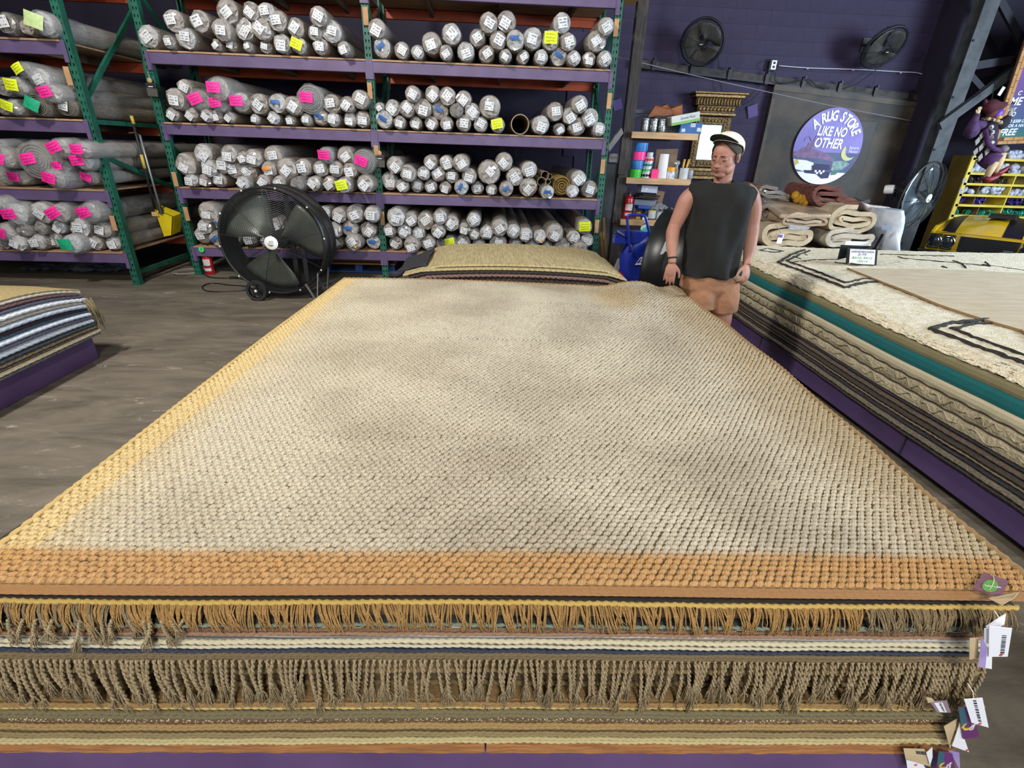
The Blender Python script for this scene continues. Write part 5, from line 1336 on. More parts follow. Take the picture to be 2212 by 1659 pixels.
b = MB(); b.tube([atY(284, 252, HY - 0.02), atY(335, 452, HY - 0.02)], 0.016, 8); b.build('pole', BLKM, t, smooth=True)
for (a, c), (a2, c2_) in (((283.5, 250), (289, 268)), ((305, 334), (313, 364))):
    b = MB(); b.tube([atY(a, c, HY - 0.02), atY(a2, c2_, HY - 0.02)], 0.019, 8); b.build('grip', mat('dull_yellow_grip', 'b59c3c', 0.6), t, smooth=True)
b = MB(); b.box(atY(337, 462, HY), (0.08, 0.05, 0.05)); b.build('broom_head', mat('tan_block', 'b79a58', 0.7), t)

# ================================================================== wall fans, conduit, cables
WF = mat('dusty_dark_wire', '2a2a2d', 0.6)
def wall_fan(px, py, Y, R, axis, label):
    c = atY(px, py, Y); ax = Vector(axis).normalized(); B = basis(ax)
    t = thing('wall_fan', (c.x, WY, c.z), label, 'fan')
    b = MB(); cage(b, c, B, R, 0.05, 15, 10, 0.0022, 0.04, 0.03, 36); cage(b, c, B, R, -0.09, 12, 10, 0.0022, 0.05, -0.03, 32); b.build('cage', WF, t)
    b = MB(); b.torus(c + ax * -0.02, R + 0.008, 0.022, ax, 44, 6); b.build('rim', mat('dark_rim', '17171c', 0.6), t, smooth=True)
    b = MB(); blades(b, c, B, R - 0.03, 3, R * 1.25, 0.09, 0.8, 0.05); o = b.build('blade', mat('dusty_blade', '57554f', 0.6, c2='45433f', scale=5), t, smooth=True); md = o.modifiers.new('thick', 'SOLIDIFY'); md.thickness = 0.003
    b = MB(); b.lathe([(0.05, 0), (0.05, 0.012), (0.0, 0.016)], c + ax * 0.085, ax, 20); ho = b.build('hub_cap', BLKM, t, auto=40)
    b = MB(); b.box(c + ax * 0.103, (0.05, 0.004, 0.012), B.to_euler().to_matrix()); b.build('badge_mark', mat('silver_mark', 'b8bcc0', 0.4), ho)
    b = MB(); b.lathe([(0.07, 0), (0.085, 0.04), (0.08, 0.16), (0.04, 0.18)], c - ax * 0.10, -ax, 20); b.build('motor', BLKM, t, auto=40)
    b = MB(); q = c - ax * 0.2; b.tube([q, Vector((q.x, WY - 0.05, q.z - 0.02))], 0.02, 8); b.box((q.x, WY - 0.012, q.z - 0.02), (0.14, 0.024, 0.2)); b.build('wall_bracket', BLKM, t)
    return t
wall_fan(1517, 92, 9.12, 0.305, (-0.42, -0.82, -0.38), 'dusty dark wall fan mounted high, left one of two on the purple wall')
wall_fan(1911, 104, 9.12, 0.305, (0.10, -0.72, -0.62), 'dusty dark wall fan mounted high above the fire door, near the steel column')
def cable(name, pts, Y, r, m, label, cat='cable'):
    P = spline([atY(a, c, Y) for a, c in pts]); t = tag(MB().tube(P, r, 6).build(name, m, smooth=True), label, cat); return t
KAB = mat('black_cable', '121018', 0.6); WCAB = mat('pale_conduit', 'a9a6b8', 0.5); STRG = mat('grey_string', '8c8890', 0.7)
cable('fan_cord', [(1550, 112), (1554, 150), (1557, 185), (1566, 210), (1580, 222)], 9.5, 0.007, KAB, 'thin black cord dropping from the left wall fan to the gilt mirror')
cable('fan_cord', [(1604, 226), (1625, 214), (1645, 194), (1662, 178)], 9.5, 0.007, KAB, 'thin black cord rising from the gilt mirror to the door track')
cable('fan_cord', [(1906, 140), (1870, 168), (1845, 184), (1822, 192)], 9.44, 0.006, KAB, 'thin black cord running down from the right wall fan')
cable('fan_cord', [(1660, 152), (1652, 146), (1653, 134), (1664, 130)], 9.5, 0.006, KAB, 'loop of black cord round the white outlet box')
cable('fan_cord', [(1675, 158), (1676, 175), (1700, 180), (1745, 172), (1765, 185), (1790, 192)], 9.42, 0.008, KAB, 'black cord hanging from the outlet box along the door track')
GP = [atY(a, c, y_) for a, c, y_ in ((1318, 119, 8.06), (1500, 163, 8.5), (1665, 200, 8.9), (1800, 229, 9.2), (1974, 262, 9.42))]
tag(MB().tube(spline(GP), 0.0055, 6).build('guide_string', STRG, smooth=True), 'long taut grey string sloping across the purple wall and fire door', 'string')
t = thing('outlet_box', atY(1668, 141, 9.56), 'white wired outlet box on the purple wall with conduit to the right', 'outlet')
b = MB(); q = atY(1668, 141, 9.55); b.box(q, (0.12, 0.06, 0.17)); b.build('back_box', mat('dark_box', '1c1a28', 0.6), t, bevel=0.005)
b = MB(); b.box(q + Vector((0.01, -0.035, 0.0)), (0.085, 0.012, 0.13)); po = b.build('cover_plate', WHT, t, bevel=0.003)
for dz in (-0.028, 0.028):
    b = MB(); b.box(q + Vector((0.01, -0.044, dz)), (0.035, 0.008, 0.032)); b.build('socket', mat('dark_box', '1c1a28', 0.6), po)
P = spline([atY(a, c, 9.565) for a, c in ((1682, 142), (1750, 147), (1850, 150), (1940, 155), (1978, 157), (1996, 163), (2001, 176), (1998, 205), (1975, 280), (1955, 335))])
b = MB(); b.tube(P, 0.010, 6); b.build('conduit', WCAB, t, smooth=True)
for px, py in ((1744, 148), (1842, 151), (1945, 157), (1969, 300)):
    b = MB(); b.box(atY(px, py, 9.56), (0.03, 0.03, 0.02)); b.build('conduit_clip', WCAB, t)
for (px, py, w_, h_, a, lab) in ((1626, 240, 0.17, 0.19, 0.35, 'purple painted paper tag pinned to the wall right of the mirror'), (1334, 226, 0.15, 0.16, 0.3, 'purple painted paper tag on the wall beside the rack')):
    t = tag(MB().box(atY(px, py, WY - 0.03), (w_, 0.004, h_), (0.1, -a, 0)).build('paper_tag', mat('purple_paper', '5a4c80', 0.8), bevel=0.001), lab, 'tag')
# ---- gilt mirror
GOLD = mat('antique_gilt', '735a36', 0.45, 0.5, c2='40311b', scale=26, bump=0.9, bscale=40)
GOLD2 = mat('bright_gilt', 'a08250', 0.38, 0.5, c2='6e5530', scale=30, bump=0.4)
gl0, gl1 = atY(1501, 344, 9.52), atY(1552, 271, 9.52)
gx0, gx1, gz0, gz1 = gl0.x, atY(1557, 285, 9.52).x, gl0.z, gl1.z
t = thing('gilt_mirror', ((gx0 + gx1) / 2, 9.57, gz0), 'ornate gilt framed mirror with stepped cornice on the purple wall', 'mirror')
b = MB(); b.box(((gx0 + gx1) / 2, 9.50, (gz0 + gz1) / 2), (gx1 - gx0 + 0.02, 0.012, gz1 - gz0 + 0.02)); mg = mat('mirror_glass', 'b4f2e6', 0.03, 1.0); b.build('glass', mg, t)  # cyan tint stands for a reflected view, put into the glass colour
FW = 0.125
for nm, c, d in (('frame_rail', ((gx0 - FW / 2), (gz0 + gz1) / 2), (FW, gz1 - gz0 + 0.26)), ('frame_rail', ((gx1 + FW / 2), (gz0 + gz1) / 2), (FW, gz1 - gz0 + 0.26)), ('frame_rail', ((gx0 + gx1) / 2, gz0 - FW / 2), (gx1 - gx0, FW)), ('frame_rail', ((gx0 + gx1) / 2, gz1 + FW / 2), (gx1 - gx0, FW))):
    b = MB(); b.box((c[0], 9.50, c[1]), (d[0], 0.10, d[1])); b.build(nm, GOLD, t, bevel=0.012)
    # raised leaf ornament along the rail
    b = MB(); L = max(d); n = int(L / 0.06)
    for k in range(n):
        u = (k + 0.5) / n - 0.5
        p = (c[0], 9.445, c[1] + u * d[1]) if d[1] > d[0] else (c[0] + u * d[0], 9.445, c[1])
        b.ell(p, (0.03, 0.015, 0.022), (0, 0.6 if k % 2 else -0.6, 0), 8, 5)
    b.build('leaf_carving', GOLD2, t, smooth=True)
cx = (gx0 + gx1) / 2; W0 = gx1 - gx0 + 2 * FW
for zz, ww, dd, hh, m in ((gz1 + 0.16, W0 + 0.06, 0.16, 0.04, GOLD2), (gz1 + 0.235, W0 + 0.02, 0.13, 0.11, GOLD), (gz1 + 0.345, W0 + 0.14, 0.17, 0.11, GOLD), (gz1 + 0.425, W0 + 0.22, 0.22, 0.045, GOLD2), (gz1 + 0.465, W0 + 0.28, 0.26, 0.03, GOLD2), (gz0 - 0.16, W0 + 0.04, 0.14, 0.05, GOLD2), (gz0 - 0.225, W0 + 0.08, 0.12, 0.07, GOLD), (gz0 - 0.29, W0 + 0.14, 0.16, 0.05, GOLD2)):
    b = MB(); b.box((cx, 9.56 - dd / 2, zz), (ww, dd, hh)); b.build('cornice', m, t, bevel=0.008)
b = MB(); n = 15
for k in range(n): b.ell((cx + (k / (n - 1) - 0.5) * (W0 + 0.08), 9.38, gz1 + 0.345), (0.016, 0.016, 0.05), None, 8, 6)
b.build('egg_moulding', GOLD2, t, smooth=True)
b = MB(); n = 10
for k in range(n): b.ell((cx + (k / (n - 1) - 0.5) * (W0 - 0.06), 9.42, gz1 + 0.235), (0.03, 0.016, 0.035), (0, 0.5, 0), 8, 6)
b.build('leaf_carving', GOLD2, t, smooth=True)
# ================================================================== supply shelves by the timber post
SY = 7.85
DWOOD = mat('dark_old_timber', '4a4340', 0.85, c2='332e2c', scale=5, stretch=(8, 8, 1), bump=0.4)
PINE = mat('pale_pine', 'c8a67c', 0.7, c2='b18d62', scale=3, stretch=(1, 8, 8), bump=0.15)
px_ = atY(1356, 300, SY + 0.1)
t = thing('supply_shelf', (px_.x + 0.4, SY + 0.25, 0), 'dark timber post with three pale pine shelves holding supplies', 'shelf')
b = MB(); b.box((px_.x, SY + 0.16, 1.9), (0.15, 0.12, 3.8)); b.build('post', DWOOD, t, bevel=0.006)
for z0_, z1_ in ((0.7, 1.35), (1.4, 1.9)):
    b = MB(); b.box((px_.x - 0.03, SY + 0.085, (z0_ + z1_) / 2), (0.13, 0.03, z1_ - z0_)); b.build('splice_board', DWOOD, t, bevel=0.004)
SH = []
for (xa, ya, xb, yb, th) in ((1366, 281, 1509, 292, 14), (1354, 381, 1493, 390, 12), (1341, 472, 1428, 478, 12)):
    A, B_ = atY(xa, ya, SY), atY(xb, yb, SY); z = (A.z + B_.z) / 2; h = 0.085
    b = MB(); b.box(((A.x + B_.x) / 2, SY + 0.02, z - h / 2), (B_.x - A.x, 0.04, h)); b.build('shelf_edge', PINE, t, bevel=0.004)
    b = MB(); b.box(((A.x + B_.x) / 2, SY + 0.29, z - 0.011), (B_.x - A.x, 0.50, 0.022)); b.build('shelf_board', PINE, t)
    b = MB(); b.box(((A.x + B_.x) / 2 - 0.15, SY + 0.29, z - 0.065), (B_.x - A.x - 0.3, 0.04, 0.085)); b.build('ledger', DWOOD, t)
    SH.append((z, A.x, B_.x))
def on(px, sh, dy=0.12):       # point on a shelf under a pixel column
    z = SH[sh][0]; p = atY(px, {0: 287, 1: 386, 2: 476}[sh], SY + dy); return Vector((p.x, SY + dy, z))
def cyl(name, base, r, h, m, label, cat, parts=None, group=None, ring=None, n=20):
    t = thing(name, base, label, cat, group)
    b = MB(); b.lathe([(r * 0.96, 0), (r, 0.004), (r, h - 0.004), (r * 0.96, h)], base, (0, 0, 1), n); b.build('body', m, t, auto=40)
    return t
PX = 0.0064
FOIL = mat('crinkled_foil', 'b9bcbc', 0.22, 0.85, c2='8d9090', scale=30, bump=1.0, bscale=40)
for i, x in enumerate((1391, 1409.5, 1428)):
    base = on(x, 0); t = cyl('foil_can', base, 0.055, 0.175, FOIL, 'shrink-wrapped silver can, %s of three on the top supply shelf' % ['left', 'middle', 'right'][i], 'can', group='silver cans on the top supply shelf')
    b = MB(); b.lathe([(0.057, 0), (0.057, 0.01)], base + Vector((0, 0, 0.165)), (0, 0, 1), 20); b.build('lid', mat('grey_lid', '8c9092', 0.35, 0.5), t)
p = on(1486, 0, 0.16); t = thing('blue_carton', p, 'blue carton with white labels at the right end of the top supply shelf', 'box')
b = MB(); b.box(p + Vector((0, 0, 0.07)), (0.32, 0.2, 0.14)); b.build('carton', mat('blue_carton', '2a62a0', 0.55, c2='245690', scale=10), t, bevel=0.004)
for dx, dz, w_, h_ in ((-0.11, 0.04, 0.055, 0.045), (0.02, 0.11, 0.07, 0.05), (0.12, 0.055, 0.07, 0.05)):
    b = MB(); b.box(p + Vector((dx, -0.102, dz)), (w_, 0.002, h_)); b.build('printed_label', mat('carton_label', 'd3d7dc', 0.5, c2='8b96a6', scale=50), t)
p = atY(1476, 257, SY + 0.1); t = thing('long_carton', p, 'long white carton with green base stripe lying tilted on the blue carton', 'box')
RT = Euler((0, -0.20, 0.1)).to_matrix(); b = MB(); b.box(p, (0.42, 0.16, 0.12), RT); b.build('carton', mat('white_carton', 'c9ccc6', 0.55, c2='b7bab5', scale=8), t, bevel=0.004)
b = MB(); b.box(p + RT @ Vector((0, -0.0815, -0.042)), (0.42, 0.003, 0.034), RT); b.build('green_stripe', mat('leaf_green_print', '6da33c', 0.5), t)
b = MB(); text_on(b, 'Queen Pack', 0.045, frame(p + RT @ Vector((0.03, -0.083, 0.012)), RT @ Vector((1, 0, 0)), RT @ Vector((0, 0, 1))), 0.2); b.build('lettering', mat('grey_print', '60666a', 0.6), t)
b = MB(); b.box(p + RT @ Vector((-0.215, 0, 0)), (0.02, 0.14, 0.10), RT); b.build('open_end', mat('inner_card', '6f6b60', 0.8), t)
AMB = mat('brown_envelope', 'a5622a', 0.6, c2='7d431b', scale=6)
for i, (pts, lab) in enumerate((([(1399, 253), (1415, 229), (1447, 237), (1452, 248), (1425, 253)], 'dark brown envelope bundle, left one of the pile on the top shelf'), ([(1428, 231), (1440, 226), (1456, 246), (1440, 249)], 'creased amber envelope in the middle of the pile on the top shelf'), ([(1447, 235), (1474, 227), (1474, 251), (1455, 250)], 'flat amber envelope, right one of the pile on the top shelf'))):
    b = MB(); b.prism([atY(a, c, SY + 0.22 + 0.05 * i) for a, c in pts], (0.02, 0.06, 0.02)); tag(b.build('envelope', AMB, bevel=0.002), lab, 'envelope', 'brown envelopes on the top supply shelf')
p = on(1445, 0, 0.3); tag(MB().box(p + Vector((0, 0, 0.11)), (0.55, 0.2, 0.22)).build('storage_bin', mat('grey_bin', '3a3d42', 0.6, c2='2c2f34', scale=4), bevel=0.01), 'dark grey storage bin at the back of the top supply shelf, under the envelopes', 'bin')
p = atY(1385, 241, SY + 0.35); tag(MB().box(p, (0.3, 0.06, 0.05)).box(p + Vector((0, 0, -0.06)), (0.3, 0.05, 0.02)).build('steel_channel', mat('grey_steel', '6c747a'), bevel=0.003), 'grey steel channel on the wall behind the top supply shelf', 'bracket')
# second shelf
TR = 0.085
for i, (nm, c_, c2_) in enumerate((('lime green', '45d23e', '2fae2f'), ('sky blue', '2f7fc4', '256aa8'), ('hot pink', 'ff3d9c', 'e82c88'), ('bright blue', '2a86dd', '1b5e9e'))):
    base = on(1371 + 2.2 * i, 1) + Vector((0, 0, 0.118 * i))
    t = thing('tape_roll', base, '%s roll of tape, %s in the stack of four on the middle shelf' % (nm, ['bottom', 'second', 'third', 'top'][i]), 'tape', 'tape rolls stacked on the middle shelf')
    b = MB(); b.lathe([(0.055, 0.0), (TR, 0.0), (TR, 0.112), (0.055, 0.112), (0.055, 0.0)], base, (0, 0, 1), 24); b.f = b.f[:-2]; b.mi = b.mi[:len(b.f)]; b.build('tape', mat(nm.replace(' ', '_') + '_tape', c_, 0.4, c2=c2_, scale=8), t, auto=40)
    b = MB(); b.lathe([(0.05, 0.0), (0.054, 0.0), (0.054, 0.113), (0.05, 0.113), (0.05, 0)], base, (0, 0, 1), 20); b.f = b.f[:-2]; b.mi = b.mi[:len(b.f)]; b.build('card_core', KRAFT, t)
for i, (nm, c_) in enumerate((('black', '23232d'), ('light green', '4fbf73'), ('teal', '128079'), ('red', 'd2513c'))):
    base = on(1393.5 + 1.0 * i, 1) + Vector((0, 0, 0.071 * i)); r = 0.062
    t = thing('sticker_roll', base, 'white sticker roll printed with %s dots, %s of four stacked' % (nm, ['lowest', 'second', 'third', 'topmost'][i]), 'sticker roll', 'sticker rolls stacked on the middle shelf')
    b = MB(); b.lathe([(r, 0), (r, 0.068)], base, (0, 0, 1), 24); b.build('roll', WHT, t, auto=40)
    b = MB()
    for k in range(9):
        a = -math.pi / 2 + (k - 4) * 0.68; d = Vector((math.cos(a), math.sin(a), 0)); b.lathe([(0.021, 0), (0.021, 0.002)], base + d * r + Vector((0, 0, 0.034)), d, 14)
    b.build('printed_dots', mat(nm.replace(' ', '_') + '_dot', c_, 0.5), t)
base = on(1397, 1) + Vector((0, 0, 0.285)); cyl('paper_core', base, 0.045, 0.06, mat('white_card', 'd9d8d4', 0.7), 'small white paper core on top of the sticker rolls', 'paper roll')
p = on(1410.5, 1, 0.10); t = thing('pink_box', p, 'small hot pink box standing on the middle shelf beside the sticker rolls', 'box'); b = MB(); b.box(p + Vector((0, 0, 0.062)), (0.10, 0.1, 0.124)); b.build('box_body', mat('hot_pink_card', 'f2307f', 0.5), t, bevel=0.003); b = MB(); b.box(p + Vector((0, 0, 0.119)), (0.104, 0.104, 0.014)); b.build('lid', mat('hot_pink_lid', 'd92670', 0.5), t, bevel=0.002)
p = on(1430, 1, 0.34); tag(MB().box(p + Vector((0.02, 0, 0.20)), (0.33, 0.008, 0.40), (0.08, -0.05, 0)).build('cardboard_sheet', mat('brown_card', '7d6852', 0.85, c2='705c48', scale=5), bevel=0.001), 'plain brown cardboard sheet leaning behind the paper towel roll', 'cardboard')
p = on(1428, 1, 0.10); t = thing('paper_towel_roll', p, 'tall white paper towel roll on the middle supply shelf', 'paper towel')
b = MB(); rr = random.Random(5); b.lathe([(0.07, 0), (0.074, 0.01), (0.068, 0.2), (0.064, 0.33), (0.02, 0.33), (0.02, 0.31)], p, (0, 0, 1), 22, jit=lambda i, k: 1 + rr.uniform(-.03, .03)); b.build('towel', mat('white_tissue', 'e4e2e4', 0.9, bump=0.4, bscale=40), t, auto=50)
b = MB(); b.lathe([(0.0215, 0.30), (0.0215, 0.333)], p, (0, 0, 1), 14); b.build('card_core', KRAFT, t)
p = on(1447, 1, 0.08); t = thing('jar', p, 'white labelled jar with an amber lid on the middle shelf', 'jar')
b = MB(); b.lathe([(0.055, 0), (0.058, 0.01), (0.058, 0.09), (0.05, 0.10)], p, (0, 0, 1), 22); b.build('body', mat('jar_white', 'd5d6dc', 0.4, c2='9a9ab4', scale=22, lo=0.55, hi=0.6), t, auto=40)
b = MB(); b.lathe([(0.056, 0), (0.056, 0.055)], p + Vector((0, 0, 0.10)), (0, 0, 1), 22); b.build('lid', mat('amber_lid', 'e8a21f', 0.4), t, auto=40)
p = on(1458, 1, 0.14); t = thing('glass_bottle', p, 'small clear glass bottle between the amber-lidded jar and the glue pot', 'bottle')
GLS = mat('clear_glass', 'dfe4e4', 0.08, trans=0.75)
b = MB(); b.lathe([(0.035, 0), (0.038, 0.01), (0.036, 0.12), (0.018, 0.16), (0.018, 0.2)], p, (0, 0, 1), 18); b.build('body', GLS, t, auto=50)
b = MB(); b.ell(p + Vector((0, 0, 0.215)), (0.042, 0.035, 0.035)); b.build('stopper', GLS, t, smooth=True)
p = on(1475, 1, 0.10); t = thing('glue_pot', p, 'pale plastic pot holding two wooden-handled brushes on the middle shelf', 'pot')
b = MB(); b.lathe([(0.06, 0), (0.064, 0.01), (0.064, 0.15), (0.058, 0.15), (0.058, 0.02)], p, (0, 0, 1), 22); b.build('body', mat('pale_plastic', 'b9c0c4', 0.35, c2='d2d7da', scale=8), t, auto=40)
for dx in (-0.025, 0.03):
    tt = thing('brush', p + Vector((dx, 0, 0.03)), 'brush with golden wooden handle standing in the pale pot, %s one' % ('left' if dx < 0 else 'right'), 'brush', 'brushes in the pale pot')
    b = MB(); b.tube([p + Vector((dx * 0.8, 0, 0.10)), p + Vector((dx, 0, 0.17)), p + Vector((dx * 1.2 + 0.012, 0, 0.27))], [0.012, 0.016, 0.017], 10); b.build('handle', mat('golden_handle', 'c79a4a', 0.4), tt, smooth=True)
    b = MB(); b.tube([p + Vector((dx * 0.6, 0, 0.03)), p + Vector((dx * 0.8, 0, 0.10))], 0.014, 8); b.build('bristles', mat('bristle', '3a2c1c', 0.9), tt)
p = on(1488, 1, 0.2); cyl('plastic_tub', p, 0.05, 0.12, mat('frosted_tub', '9a9aa0', 0.4), 'small frosted grey tub at the right end of the middle shelf', 'tub')
# third shelf
pe = on(1353.5, 2, 0.06); extinguisher(tuple(pe), 0.42, 0.068, 'red fire extinguisher standing on the lowest pine shelf by the post')
p = on(1384, 2, 0.32)
tag(MB().box(p + Vector((0, 0, 0.14)), (0.34, 0.22, 0.28)).build('grey_case', mat('pale_grey_case', '7b8490', 0.6, c2='69727e', scale=5), bevel=0.008), 'pale grey case on the lowest pine shelf behind the extinguisher', 'case')
for k in range(3):
    tag(MB().box(p + Vector((0.0 + 0.02 * k, -0.05, 0.30 + 0.022 * k)), (0.36 - 0.03 * k, 0.26, 0.018), (0, 0.06, 0.1 * k)).build('folded_cloth', mat('brown_felt_%d' % k, ['3a302b', '4c3d33', '2b2523'][k], 0.9), bevel=0.006), '%s brown cloth folded on the pale grey case, %s of three' % (['dark', 'mid', 'blackish'][k], ['lowest', 'middle', 'top'][k]), 'cloth', 'cloths folded on the grey case')
q = p + Vector((0.02, -0.04, 0.43)); t = thing('navy_white_box', q, 'white and navy printed carton on top of the cloths above the extinguisher', 'box')
b = MB(); b.box(q, (0.26, 0.2, 0.10), (0, 0.05, 0.1)); b.build('carton', mat('pale_blue_white', 'c2c9d8', 0.5), t, bevel=0.003)
b = MB(); b.box(q + Vector((-0.05, -0.102, -0.005)), (0.15, 0.004, 0.06), (0, 0.05, 0.1)); b.build('navy_panel', mat('navy_print', '22264c', 0.5), t)
b = MB(); b.box(q + Vector((-0.04, -0.106, 0.0)), (0.05, 0.003, 0.03), (0, 0.05, 0.1)); b.build('mark', WHT, t)
p = on(1414, 2, 0.4); tag(MB().box(p + Vector((0, 0, 0.28)), (0.13, 0.12, 0.24), (0, 0.12, 0)).build('cardboard_box', mat('tan_card', '8d7158', 0.85), bevel=0.002), 'small tan cardboard box standing at the back of the lowest pine shelf', 'box')
b = MB(); rr = random.Random(3); p = on(1416, 2, 0.25)
b.grid(lambda u, v: (p.x - 0.16 + 0.34 * u, p.y - 0.1 + 0.2 * v, p.z + 0.13 + 0.09 * math.sin(math.pi * u) * math.sin(math.pi * v) + rr.uniform(0, 0.03)), 14, 8)
tag(b.build('packing_paper', mat('grey_paper', '77777c', 0.8)), 'crumpled grey packing paper over tins on the lowest pine shelf', 'paper')
def pot(px, dx, r, h, c_, lidc, lab, z=0.0, dy=0.1, nm='paint_tin'):
    p = on(px, 2, dy) + Vector((dx, 0, z)); t = thing(nm, p, lab, 'tin')
    b = MB(); b.lathe([(r * 0.97, 0), (r, 0.005), (r, h)], p, (0, 0, 1), 18); b.build('body', mat('tin_' + c_, c_, 0.45, c2='c8ccd0', scale=40, lo=0.58, hi=0.62), t, auto=40)
    b = MB(); b.lathe([(r * 1.02, 0), (r * 1.02, h * 0.18)], p + Vector((0, 0, h)), (0, 0, 1), 18); b.build('lid', mat('lid_' + lidc, lidc, 0.45), t, auto=40)
pot(1406, 0, 0.06, 0.10, 'c3c6cc', 'c9c65a', 'white labelled pot with yellow-green lid on the lowest pine shelf', 0.02, 0.06)
pot(1420, 0.02, 0.055, 0.11, 'b5bac0', '7c828a', 'pale tin with a grey lid right of the yellow-lidded pot')
pot(1434, 0.02, 0.05, 0.10, '9aa1a8', 'd5d8da', 'small tin with white lid at the right end of the lowest pine shelf')
pot(1393, 0, 0.055, 0.12, '1d2240', '15182c', 'navy tin beside the extinguisher on the lowest pine shelf')
pot(1375, 0.02, 0.045, 0.10, 'c79a32', '7a4a1a', 'amber bottle-like tin next to the extinguisher', 0.0, 0.14)
p = on(1384, 2, 0.18); tag(MB().box(p + Vector((0, 0, 0.17)), (0.22, 0.14, 0.05), (0, 0.05, 0.2)).build('tool_case', mat('cobalt_plastic', '1c3f9a', 0.4), bevel=0.01), 'cobalt blue plastic case lying above the tins on the lowest pine shelf', 'case')
# beside the post: cartons and leaning boards
p = atY(1326, 341, 8.3); t = thing('printed_carton', p, 'white printed carton on the grey shelf box between rack and post', 'box')
b = MB(); b.box(p, (0.19, 0.2, 0.12)); b.build('carton', mat('white_print_card', 'b6b8c4', 0.6), t, bevel=0.003)
b = MB(); text_on(b, 'HDX', 0.05, frame(p + Vector((-0.03, -0.102, 0.0)), (1, 0, 0), (0, 0, 1)), 0.0, 0.001); b.build('lettering', mat('orange_red_print', '8c5a5c', 0.6), t)
p2 = atY(1322, 363, 8.3); tag(MB().box((p2.x, 8.35, p2.z / 2 + 0.03), (0.24, 0.26, p2.z + 0.06)).build('grey_locker', mat('grey_blue_metal', '5b6069', 0.45, 0.3, c2='42464e', scale=3), bevel=0.006), 'dull grey metal cabinet standing between the rack and the timber post', 'cabinet')
b = MB(); b.bar(atY(1313, 322, 7.7), atY(1343, 282, 7.9), 0.03, 0.09); tag(b.build('grey_board', mat('grey_board', '7d7a76', 0.8, c2='6b6864', scale=6), bevel=0.003), 'grey offcut board wedged diagonally between the rack and the post', 'board')
for i, (q0, q1) in enumerate((((1303, 470), (1313, 592)), ((1297, 500), (1306, 596)))):
    b = MB(); P0, P1 = atY(*q0, 7.35), atY(*q1, 7.15); P1.z = 0.02; b.bar(P0, P1, 0.035, 0.03); tag(b.build('timber_batten', mat('ochre_batten', '8a6c3f', 0.8, c2='6f5530', scale=6), bevel=0.003), 'thin ochre timber batten leaning at the right end of the long rack, %s' % ['taller one', 'shorter one'][i], 'batten')
b = MB(); A, B_ = atY(1316, 612, 6.6), atY(1340, 560, 6.6); A.z = 0.03; b.bar(A, B_, 0.03, 0.07); tag(b.build('pale_lath', mat('pale_lath', '9b9a95', 0.7), bevel=0.002), 'short pale board leaning left of the blue hose reel', 'board')
p = atY(1334, 604, 5.7); t = thing('red_tank', p, 'small red pressure tank left of the blue hose reel', 'tank')
b = MB(); b.ell(p, (0.085, 0.085, 0.10)); b.build('tank_body', mat('red_tank', '8e1a1c', 0.3, coat=0.5), t, smooth=True)
b = MB(); b.box((p.x, p.y, (p.z - 0.08) / 2), (0.12, 0.12, p.z - 0.08)); b.build('tank_foot', BLKM, t)
# blue hose reel trolley
HY = 5.95
BLUE = mat('cobalt_enamel', '1b2f96', 0.35, c2='15267c', scale=4, coat=0.3)
hc = atY(1402, 572, HY); t = thing('hose_reel_trolley', (hc.x, HY, 0), 'cobalt blue hose reel trolley with tube handle between rack and black drum fan', 'hose reel')
ax = Vector((-0.22, -0.97, 0)).normalized(); R_ = 0.335
for k, off in enumerate((0.0, -0.22)):
    b = MB(); b.lathe([(R_ * 0.30, 0.012), (R_ * 0.62, 0.010), (R_ * 0.70, 0.022), (R_ * 0.86, 0.022), (R_, 0.004), (R_ + 0.012, -0.008), (R_, -0.016), (R_ * 0.8, -0.004), (0.02, -0.004)], hc + ax * off, ax, 48); b.build('reel_flange', BLUE, t, auto=35)
b = MB(); b.lathe([(R_ * 0.55, -0.2), (R_ * 0.55, 0.0)], hc, ax, 28); b.build('hose_winding', mat('dark_blue_hose', '151b3c', 0.5), t, smooth=True)
b = MB(); b.lathe([(R_ * 0.28, 0), (R_ * 0.22, 0.03), (0, 0.035)], hc + ax * 0.01, ax, 24); b.build('hub', BLUE, t, auto=40)
def hp(a, c, dy=0.0): return atY(a, c, HY - 0.03 + dy)
Bx = basis(ax); lx = Bx @ Vector((1, 0, 0)); M_ = frame(hc + ax * 0.03 + lx * -0.06 + Vector((0, 0, -0.0)), lx, (0, 0, 1))
lg = [(-0.12, -0.01), (-0.06, 0.11), (0.10, 0.15), (0.10, 0.02)]
b = MB(); b.prism([M_ @ Vector((x * 0.9, y * 0.8, 0)) for x, y in lg], ax * 0.003); lo = b.build('badge', mat('badge_white', 'd2d6e0', 0.5), t)
b = MB(); b.prism([M_ @ Vector((x * 0.9, y * 0.8, 0.0035)) for x, y in [(-0.10, 0.02), (-0.055, 0.098), (0.088, 0.135), (0.088, 0.055)]], ax * 0.002); b.build('badge_field', BLUE, lo)
b = MB(); text_on(b, 'Acme', 0.075, frame(M_ @ Vector((0.025, 0.062, 0.007)), lx + Vector((0, 0, 0.2)), (0, 0, 1)), 0.1, 0.001); b.build('lettering', mat('badge_white', 'd2d6e0', 0.5), lo)
b = MB(); P = spline([hp(1361, 545), hp(1358, 505), hp(1355, 472), hp(1360, 465), hp(1375, 464.5), hp(1391, 466), hp(1396, 474), hp(1402, 500), hp(1409, 540)], 4); b.tube(P, 0.017, 8); b.build('tube_handle', BLUE, t, smooth=True)
b = MB(); q = atY(1343, 511, HY + 0.15); b.box(q, (0.19, 0.10, 0.16)); b.build('side_bin', BLUE, t, bevel=0.008)
